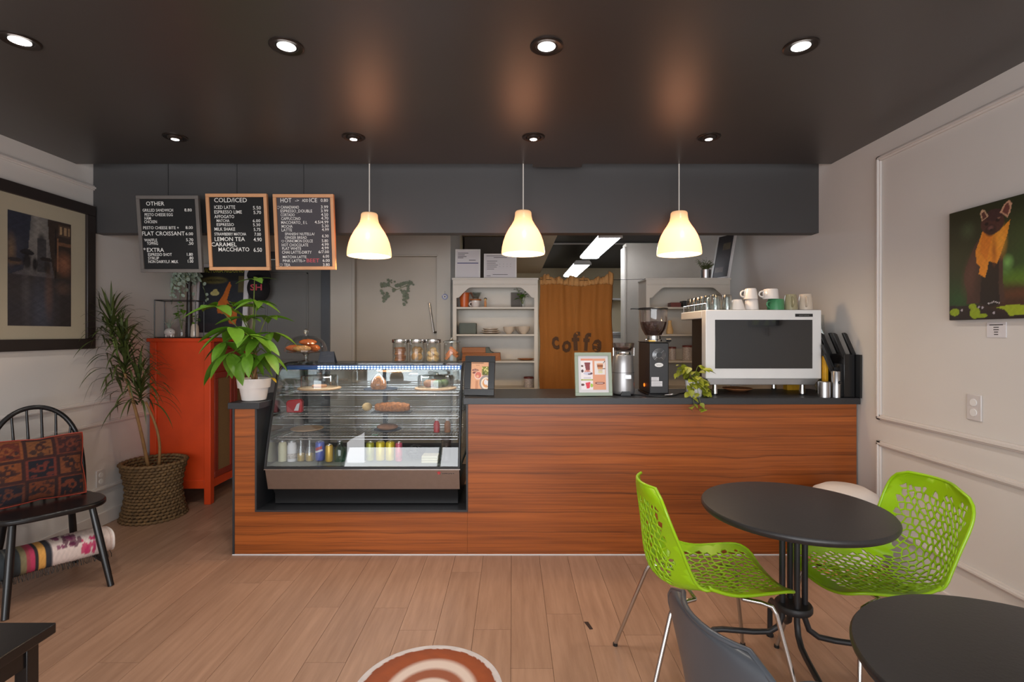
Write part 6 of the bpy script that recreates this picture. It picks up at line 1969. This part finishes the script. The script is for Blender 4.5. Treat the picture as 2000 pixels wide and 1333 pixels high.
for k in range(16): A.ell(rr.uniform(.64, .98), rr.uniform(.54, .82), .04, .03, (214, 206, 130) if k % 2 else (60, 62, 22))
A.ell(.42, .50, .22, .15, (236, 200, 186)); A.ell(.42, .52, .18, .12, (206, 112, 92)); A.ell(.38, .47, .08, .05, (226, 170, 130))
A.ell(.86, .24, .36, .28, (150, 138, 134)); A.ell(.88, .22, .29, .22, (236, 214, 190)); A.ell(.90, .22, .22, .16, (214, 150, 92)); A.ell(.86, .26, .10, .10, (226, 220, 222)); A.ell(.98, .22, .06, .1, (238, 230, 224))
A.rect(.28, .42, .0, .32, (186, 120, 82), .7); A.noise(.05, 6, 6, 1)
menu_frame('framed_menu', 'black picture frame with a peach drinks menu beside display case', W(905, 0, 3.36)[0], W(965, 0, 3.36)[0], .262, 3.36, radians(-8), M_['blackpaint'], .042, A, 0.0, 11)
A = Art(64, 84, (218, 152, 118))
A.rect(0, .48, .0, .93, (232, 224, 226)); A.rect(0, .48, .93, 1, (218, 140, 108)); A.rect(.56, .98, .48, .92, (226, 218, 214))
A.poly([(.14, .88), (.38, .88), (.36, .64), (.28, .56), (.20, .64)], (128, 52, 56)); A.ell(.26, .58, .12, .06, (206, 130, 110), .8); A.ell(.28, .52, .18, .05, (200, 198, 216)); A.ell(.06, .60, .05, .05, (70, 44, 50)); A.ell(.42, .52, .05, .03, (84, 50, 60)); A.ell(.36, .50, .08, .02, (96, 60, 70)); A.ell(.05, .76, .05, .03, (92, 56, 50))
A.poly([(.64, .82), (.92, .82), (.86, .54), (.72, .54)], (206, 190, 170)); A.ell(.78, .82, .14, .035, (222, 166, 130)); A.rect(.66, .90, .72, .80, (146, 82, 44)); A.rect(.68, .88, .66, .72, (206, 140, 90)); A.ell(.79, .56, .10, .03, (214, 206, 160)); A.rect(.88, .99, .66, .69, (70, 46, 44)); A.poly([(.90, .86), (.98, .93), (1, .92), (.92, .84)], (60, 44, 60))
A.rect(0, .48, .29, .335, (150, 160, 66)); A.rect(.06, .44, .30, .325, (206, 206, 150), .7); A.rect(.10, .42, .36, .37, (170, 164, 180)); A.rect(.10, .40, .39, .40, (180, 174, 190))
A.poly([(.17, .22), (.37, .25), (.34, .05), (.22, .04)], (214, 52, 66)); A.ell(.42, .14, .06, .06, (160, 190, 70)); A.ell(.06, .16, .07, .04, (92, 50, 46))
A.ell(.76, .21, .20, .040, (120, 56, 48)); A.rect(.63, .89, .20, .222, (222, 190, 178))
menu_frame('framed_menu', 'sage green picture frame with drinks menu on white mat', W(1124, 0, 3.33)[0], W(1197, 0, 3.33)[0], .284, 3.33, radians(3), M_['sage'], .022, A, .018, 8)

# silver grinder
x, y = .745, 3.43
t = thing('coffee_grinder', 'small silver coffee grinder with dark bowl hopper on the counter', 'grinder', (x, y, CT))
MB().lathe([(0.0, .010), (.070, .010), (.074, .016), (.076, .030), (.072, .10), (.066, .20), (.064, .262), (.060, .268), (0.0, .268)], (x, y, CT), 40).build('body', M_['silver'], t, smooth=50)
MB().lathe([(.073, .150), (.0733, .151), (.0715, .152)], (x, y, CT), 40, closed=True).build('seam_ring', M_['black'], t)
MB().lathe([(0.0, 0.0), (.066, 0.0), (.068, .010), (0.0, .010)], (x, y, CT), 32).build('base_foot', M_['black'], t)
MB().prism([(x-.034, CT+.002), (x+.034, CT+.002), (x+.024, CT+.030), (x-.024, CT+.030)], y-.080, y-.03, 'y').build('cable_recess', M_['black'], t)
MB().lathe([(0.0, .268), (.050, .268), (.052, .272), (.052, .288), (0.0, .290)], (x, y, CT), 32).build('collar', M_['chrome'], t)
MB().lathe([(.044, .290), (.056, .296), (.068, .316), (.072, .340), (.074, .345), (.070, .347), (.066, .318), (.052, .300)], (x, y, CT), 36, closed=True).build('hopper_bowl', M_['smoke'], t, smooth=60)
MB().lathe([(0.0, .291), (.05, .297), (.060, .318), (0.0, .326)], (x, y, CT), 30).build('beans', M_['beans'], t)
q = MB(); q.box(x-.004, x+.036, y-.0735, y-.071, CT+.112, CT+.138); q.build('badge', M_['steel'], t)
for s_ in (-1, 1):
    MB().tube([(x+s_*.068, y-.01, CT+.262), (x+s_*.069, y-.01, CT+.315)], .005, 8).build('clip', M_['chrome'], t)

# black grinder
gx0, gx1, gy0, gy1 = .905, 1.033, 3.37, 3.66
t = thing('coffee_grinder', 'tall black coffee grinder with fan grille and clear bean hopper', 'grinder', ((gx0+gx1)/2, 3.5, CT))
MB().box(gx0, gx1, gy0, gy1, CT+.012, CT+.350).build('body', M_['blackmetal'], t, bevel=.007, segs=3)
MB().box(gx0-.003, gx1+.003, gy0+.01, gy1+.003, CT, CT+.012).build('base_plate', M_['black'], t, bevel=.003)
MB().box(gx0-.004, gx1+.006, gy0-.004, gy1+.004, CT+.350, CT+.356).build('top_plate', M_['black'], t, bevel=.002)
cxg, czg = (gx0+gx1)/2-.002, CT+.268
for k, r_ in enumerate((.020, .027, .034, .041)):
    pts = [(cxg+r_*cos(2*pi*i/40), gy0-.003, czg+r_*sin(2*pi*i/40)) for i in range(40)]
    MB().tube(pts, .0014, 5, cyclic=True).build('grille_ring', M_['steel'], t)
for a in (pi/4, 3*pi/4, 5*pi/4, 7*pi/4):
    MB().tube([(cxg+.018*cos(a), gy0-.003, czg+.018*sin(a)), (cxg+.043*cos(a), gy0-.003, czg+.043*sin(a))], .0015, 5).build('grille_bar', M_['steel'], t)
f = MB().lathe([(0.0, 0.0), (.0165, 0.0), (.0165, .002), (0.0, .002)], (0, 0, 0), 24); f.xf(Matrix.Translation((cxg, gy0-.0005, czg)) @ Matrix.Rotation(radians(90), 4, 'X')); f.build('grille_hub', M_['black'], t)
f = MB().lathe([(0.0, 0.0), (.028, 0.0), (.028, .0015), (0.0, .0015)], (0, 0, 0), 32); f.xf(Matrix.Translation((cxg, gy0-.0005, CT+.203)) @ Matrix.Scale(.5, 4, (0, 0, 1)) @ Matrix.Rotation(radians(90), 4, 'X'))
ov = f.build('oval_badge', M_['white'], t)
q = MB(); q.tube([(cxg-.017+.034*i/24, gy0-.0022, CT+.203+.0045*sin(i*1.3)*(1-.5*i/24)) for i in range(25)], .0007, 4); q.build('script_mark', M_['letterdark'], ov)
for (a, b, c, d) in ((.012, .062, .098, .123), (.012, .084, .062, .096)):
    pl_ = MB().box(gx0+a, gx0+b, gy0-.0015, gy0, CT+c, CT+d).build('rating_label', M_['paper'], t)
    q = MB(); n_ = int((d-c)/.007)
    for i in range(n_):
        zz = CT+c+.004+i*(d-c-.005)/max(n_, 1)
        q.box(gx0+a+.004, gx0+b-.004-.008*(i % 2), gy0-.0018, gy0-.0014, zz, zz+.0022)
    o = q.build('lettering', M_['silver'], pl_); o['kind'] = 'stuff'
hx, hy = (gx0+gx1)/2+.006, 3.53
MB().lathe([(0.0, .356), (.058, .356), (.058, .368), (.050, .372), (.048, .395), (0.0, .395)], (hx, hy, CT), 36).build('hopper_neck', M_['chrome'], t, smooth=40)
MB().lathe([(.048, .393), (.058, .400), (.080, .442), (.090, .480), (.094, .575)], (hx, hy, CT), 40, closed=True).build('hopper', M_['smoke'], t, smooth=60)
MB().lathe([(0.0, .397), (.052, .399), (.076, .444), (.085, .480), (.086, .490), (0.0, .496)], (hx, hy, CT), 32).build('beans', M_['beans'], t)
MB().lathe([(0.0, .575), (.100, .575), (.102, .580), (.098, .586), (0.0, .590)], (hx-.004, hy, CT), 40).build('hopper_lid', M_['black'], t)
MB().box(hx-.155, hx-.08, hy-.018, hy+.018, CT+.577, CT+.584).build('lid_tab', M_['black'], t, bevel=.002)
q = MB().tube([(gx1-.01, gy0+.03, CT+.365), (gx1+.022, gy0+.03, CT+.366)], .010, 10); q.build('adjust_knob', M_['black'], t)
q = MB().box(gx0+.004, gx0+.045, gy0+.02, gy0+.04, CT+.3565, CT+.366); q.build('brass_catch', M_['goldcan'], t)
MB().ball((gx0-.004, gy0+.12, CT+.060), (.004, .010, .012)).build('power_lamp', emitter('orange_lamp', (255, 110, 30), 2.5), t)

pts = [(.79, 3.40, CT+.006), (.85, 3.36, CT+.005), (.92, 3.315, CT+.005), (.985, 3.30, CT+.005), (1.04, 3.315, CT+.006), (1.08, 3.37, CT+.006), (1.12, 3.44, CT+.006), (1.2, 3.5, CT+.006)]
pts2 = []
for i in range(len(pts)-1):
    for f in (0, .34, .67): pts2.append(Vector(pts[i]).lerp(Vector(pts[i+1]), f))
pts2.append(Vector(pts[-1]))
t = thing('power_cable', 'thin black power cable curling in front of the black grinder', 'cable', (.95, 3.33, CT))
MB().tube(pts2, .0042, 8).build('cable', M_['black'], t, smooth=80)
MB().tube([(.985, 3.305, CT+.013), (1.03, 3.297, CT+.017), (1.046, 3.31, CT+.017), (1.03, 3.318, CT+.016)], .003, 6).build('twist_tie', M_['steel'], t)

# pothos in white pot
x, y = 1.190, 3.345
t = thing('potted_pothos', 'yellow green pothos trailing from a small white pot on the counter', 'plant', (x, y, CT))
MB().lathe([(0.0, 0.0), (.044, 0.0), (.046, .004), (.058, .105), (.054, .105), (.050, .09), (0.0, .09)], (x, y, CT), 32).build('pot', M_['white'], t)
rr = random.Random(9)
nl = 0
for k in range(24):
    a = 2*pi*k/12+rr.uniform(-.2, .2)
    reach = rr.uniform(.05, .11); hgt = rr.uniform(.02, .14)
    p0 = Vector((x, y, CT+.095)); p1 = p0+Vector((cos(a)*reach*.55, sin(a)*reach*.5-.005, hgt)); p2 = p0+Vector((cos(a)*reach*1.0, sin(a)*reach*.8-.012, hgt-rr.uniform(.02, .12)))
    if p2.z < CT+.03: p2.z = CT+.03
    pts = [(1-f)**2*p0+2*f*(1-f)*p1*1.0+f*f*p2 for f in [i/6 for i in range(7)]]
    MB().tube(pts, .0017, 5).build('vine', M_['greenstem'], t)
    for i in (2, 4, 5, 6):
        an = a+rr.uniform(-1.0, 1.0)
        inst('leaf', HL, t, leaf_matrix(pts[i]-Vector((x, y, CT)), (cos(an), sin(an)-.5, rr.uniform(-.9, .2)), rr.uniform(.044, .064), rr.uniform(-.4, .4)))
trail = [(x-.02, y-.05, CT+.10), (x-.05, y-.085, CT+.05), (x-.045, y-.105, CT+.004), (x-.04, y-.112, CT-.035), (x-.055, y-.112, CT-.055), (x-.075, y-.112, CT-.06)]
MB().tube(trail, .0017, 5).build('vine', M_['greenstem'], t)
trail2 = [(x+.0, y-.05, CT+.09), (x-.01, y-.10, CT+.03), (x+.0, y-.112, CT-.03), (x+.015, y-.112, CT-.065), (x+.03, y-.112, CT-.068)]
MB().tube(trail2, .0017, 5).build('vine', M_['greenstem'], t)
for tr in (trail, trail2):
    for p in tr[1:]:
        an = rr.uniform(-2.6, -.5)
        inst('leaf', HL, t, leaf_matrix(Vector(p)-Vector((x, y, CT))+Vector((0, -.003, 0)), (cos(an), -.5, rr.uniform(-.7, .1)), rr.uniform(.036, .05), rr.uniform(-.4, .4)))

# espresso machine (its back faces the room)
mx0, mx1, my0 = 1.290, 2.062, 3.410
t = thing('espresso_machine', 'white espresso machine with black glass back panel on chrome feet', 'espresso machine', ((mx0+mx1)/2, 3.65, CT))
zB, zT = 1.118, 1.578
MB().box(mx0, mx1, my0, my0+.075, zB, zT).build('back_panel', M_['white'], t, bevel=.006, segs=3)
MB().prism([(mx0+.010, zB), (mx1-.010, zB), (mx1-.045, zB-.040), (mx0+.030, zB-.040)], my0+.004, my0+.40, 'y').build('bottom_skirt', M_['silver'], t, bevel=.003)
q = MB(); a, b, c, d = mx0+.062, mx1-.062, 1.187, 1.512
gp = MB().box(a, b, my0-.003, my0+.004, c, d).build('glass_panel', M_['blackgloss'], t, bevel=.0015)
MB().box(mx1-.176, mx1-.060, my0-.0025, my0, 1.532, 1.552).build('name_plate', M_['black'], t)
q = MB(); text_into(q, 'sanremo', mx1-.152, mx1-.084, 1.5385, .0085, my0-.0032, .0); q.build('lettering', M_['silver'], t, smooth=0)
MB().box(mx0, mx1, my0+.076, my0+.50, zT-.055, zT).build('cup_tray', M_['white'], t, bevel=.005)
MB().box(mx0+.012, mx1-.012, my0+.012, my0+.49, zT, zT+.0015).build('tray_mat', M_['greyplastic'], t)
MB().box(mx0+.035, mx1-.035, my0+.075, my0+.36, zB-.02, zT-.055).build('inner_body', M_['black'], t)
MB().tube([(mx0+.015, my0+.03, zT+.045), (mx0+.015, my0+.48, zT+.045)], .003, 6).build('tray_rail', M_['chrome'], t)
for yy in (my0+.03, my0+.25, my0+.48):
    MB().tube([(mx0+.015, yy, zT), (mx0+.015, yy, zT+.045)], .003, 6).build('rail_post', M_['chrome'], t)
for fx, fy in ((mx0+.070, my0+.025), (mx1-.115, my0+.025), (mx0+.085, my0+.36), (mx1-.135, my0+.36)):
    ft = MB().lathe([(.020, .008), (.015, .070), (.015, .0705)], (fx, fy, CT), 20).build('foot', M_['chrome'], t, smooth=50)
    MB().lathe([(0.0, 0.0), (.018, 0.0), (.018, .008), (0.0, .008)], (fx, fy, CT), 18).build('foot_pad', M_['black'], ft)
for gxp in (mx0+.23, mx1-.25):
    MB().lathe([(0.0, 0.0), (.034, 0.0), (.034, .05), (0.0, .05)], (gxp, my0+.42, zT-.16), 20).build('group_head', M_['chrome'], t)
    MB().box(gxp-.03, gxp+.03, my0+.34, my0+.44, zT-.12, zT-.055).build('group_mount', M_['steel'], t)
MB().box(mx0+.04, mx1-.04, my0+.30, my0+.50, zB-.042, zB-.012).build('drip_tray', M_['steel'], t)

# glasses upside down and cups on the machine
gt = MB().lathe([(.033, 0.0), (.032, .03), (.0285, .098), (.024, .102), (0.0, .102), (0.0, .090), (.024, .088), (.0295, .01), (.0305, 0.0)], (0, 0, 0), 20, closed=True).data('tumbler', M_['glassrim'], smooth=50)
zc = zT+.0018
spots = [(1.375, 3.462, 'front left'), (1.455, 3.462, 'front right'), (1.352, 3.545, 'second row left'), (1.425, 3.545, 'second row right'), (1.352, 3.628, 'third row left'), (1.425, 3.628, 'third row right'), (1.352, 3.711, 'fourth row left'), (1.425, 3.711, 'fourth row right'), (1.352, 3.794, 'fifth row left'), (1.352, 3.870, 'last row left')]
for gx, gy, wd_ in spots:
    o = bpy.data.objects.new('tumbler', gt); C.objects.link(o); o.location = (gx, gy, zc)
    tag(o, 'upside-down clear tumbler on the espresso machine, %s' % wd_, 'glass', 'upside-down tumblers on the machine')
def mx(pxx, Y=3.475): return W(pxx, 0, Y)[0]
grp = 'cups on the espresso machine'
mug('cup', 'wide white cup upside-down beside the tumblers', mx(1440), 3.475, zc, .052, .070, M_['ceramic'], None, True, grp, .62)
mug('cup', 'white mug under another white mug on the machine', mx(1468), 3.475, zc, .046, .073, M_['ceramic'], None, True, grp, .86)
mug('cup', 'white mug stacked on top of a white mug', mx(1466), 3.475, zc+.0735, .046, .072, M_['ceramic'], pi, True, grp, .80)
mug('cup', 'green mug under a white mug on the machine', mx(1515), 3.475, zc, .054, .074, M_['green_cer'], pi*1.12, True, grp, .94)
mug('cup', 'white mug stacked on top of the green mug', mx(1505), 3.475, zc+.0745, .052, .068, M_['ceramic'], pi*.98, True, grp, .90)
mug('cup', 'olive mug upside-down right of the green mug', mx(1544), 3.475, zc, .046, .106, M_['olive_cer'], pi*1.42, True, grp, .78)
mug('cup', 'cream mug upside-down at the right end of the machine', mx(1573), 3.475, zc, .047, .108, M_['cream_cer'], pi*1.38, True, grp, .84)

# beneath and beside the machine
tag(MB().box(mx(1535, 3.72), mx(1562, 3.72), 3.70, 3.76, CT, CT+.055).build('sweetener_packet', M_['yellow'], bevel=.003), 'yellow packet lying under the espresso machine', 'packet')
lathe_thing('saucer', 'brown patterned saucer under the espresso machine', 'plate', [(0.0, 0.0), (.06, 0.0), (.10, .018), (.10, .022), (.06, .006), (0.0, .006)], mx(1440, 3.66), 3.66, CT, M_['cookie'], 32)
x = mx(1594, 3.40)
lathe_thing('metal_canister', 'short ribbed steel canister under the machine corner', 'canister', [(0.0, 0.0), (.036, 0.0), (.036, .098), (.033, .10), (0.0, .10)], 2.012, 3.30, CT, M_['steel'], 28)
t = thing('metal_canister', 'tall steel canister with a round black knob right of the machine', 'canister', (2.080, 3.285, CT))
MB().lathe([(0.0, 0.0), (.026, 0.0), (.026, .165), (.024, .168), (0.0, .168)], (2.080, 3.285, CT), 26).build('body', M_['steel'], t)
f = MB().lathe([(0.0, 0.0), (.011, 0.0), (.009, .010), (0.0, .012)], (0, 0, 0), 18); f.xf(Matrix.Translation((2.086, 3.2605, CT+.098)) @ Matrix.Rotation(radians(90), 4, 'X')); f.build('knob', M_['black'], t)
tag(MB().box(2.068, 2.090, 3.38, 3.42, CT, CT+.26).build('straw_pack', M_['yellow'], bevel=.003), 'upright orange yellow wrapper behind the steel canister', 'wrapper')

# stepped black lid holder: a body with three pairs of slanting fins
t = thing('lid_holder', 'black slanted cup lid organizer at the right end of counter', 'organizer', (2.15, 3.35, CT))
def fin(xa, z0, w, L, y0, y1, nm):
    # a fin leaning left as it rises
    dx = -.42*L; dz = L
    q = MB().prism([(xa, z0), (xa+w, z0), (xa+w+dx, z0+dz-.004), (xa+w*.5+dx, z0+dz+.004), (xa+dx, z0+dz)], y0, y1, 'y')
    q.build(nm, M_['black'], t, bevel=.003)
MB().box(2.130, 2.200, 3.285, 3.46, CT, CT+.275).build('tall_body', M_['blackpaint'], t, bevel=.003)
MB().box(2.206-.004, 2.215, 3.24, 3.46, CT, CT+.275).build('side_plate', M_['black'], t)
MB().box(2.112, 2.1295, 3.30, 3.46, CT, CT+.215).build('low_body', M_['blackpaint'], t)
fin(2.186, CT+.272, .028, .140, 3.29, 3.31, 'fin')
fin(2.186, CT+.272, .028, .140, 3.43, 3.45, 'fin')
fin(2.128, CT+.250, .030, .160, 3.29, 3.31, 'fin')
fin(2.128, CT+.250, .030, .160, 3.43, 3.45, 'fin')
fin(2.100, CT+.185, .020, .150, 3.36, 3.38, 'fin')
fin(2.084, CT+.150, .022, .125, 3.335, 3.352, 'fin')
MB().box(2.096, 2.113, 3.335, 3.40, CT, CT+.19).build('low_body', M_['blackpaint'], t)
# crumpled clear bag behind
q = MB(); rr = random.Random(12)
nu, nv = 14, 12
def bagp(i, j):
    a = 2*pi*i/nu; f = j/nv
    R = .022+.006*sin(3*a+f*8)+(.010*sin(f*pi))
    if 0 < i < nu: R += rr.uniform(-.006, .006)
    return (2.125+R*cos(a), 3.53+R*sin(a), CT+.02*0+.54*f)
q.grid(bagp, nu, nv)
tag(q.build('plastic_bag', M_['glassrim'], smooth=0), 'crumpled clear plastic sleeve standing behind the machine corner', 'bag')

# ================================================================== ON THE FLOOR
A = Art(400, 400, (200, 192, 190))
cu_, cv_ = .5, .5
A.ell(.5, .5, .46, .46, (128, 58, 22)); A.ell(.5, .5, .43, .43, (146, 68, 26), .9, soft=.1)
A.noise(.10, 5, 5, 5)
for k, (r_, cy) in enumerate(((.36, .47), (.29, .44), (.22, .41), (.15, .38), (.08, .35))):
    A.ell(.5+.02, cy, r_*.86, r_, (214, 196, 184) if k % 2 == 0 else (140, 66, 28), .95, soft=.06)
t = thing('floor_sticker', 'round latte art sticker with white rim on the wooden floor', 'sticker', (-.335, 2.03, 0))
q = MB(); NR, NA = 75, 180
vs = []; cl = []
for j in range(NR+1):
    r_ = j/NR
    for i in range(NA):
        a = 2*pi*i/NA
        u, v = .5+.5*r_*cos(a), .5+.5*r_*sin(a)
        vs.append((.297*r_*cos(a), .297*r_*sin(a), .0012))
        cl.append(A.a[min(int(round(v*400)), 400), min(int(round(u*400)), 400)])
fs = []
for j in range(NR):
    for i in range(NA):
        i2 = (i+1) % NA
        fs.append((j*NA+i, j*NA+i2, (j+1)*NA+i2, (j+1)*NA+i))
me = bpy.data.meshes.new('printed_disc'); me.from_pydata(vs, [], fs); me.materials.append(M_['print']); color_mesh(me, np.array(cl))
o = bpy.data.objects.new('printed_disc', me); C.objects.link(o); o.parent = t
q = MB().lathe([(.2975, 0.0003), (.299, .0003), (.299, .0011), (.2975, .0013)], (0, 0, 0), 96, closed=True); q.build('edge', M_['paper'], t, local=True)
x, y = W(1149, 1223, 1420/571)[:2]
tag(MB().prism([(x-.016, y+.03), (x+.004, y+.03), (x+.018, y-.03), (x+.002, y-.032)], .0005, .0025, 'z').build('dark_chip', M_['darkframe']), 'small dark chip lying on the floor before the counter', 'debris')
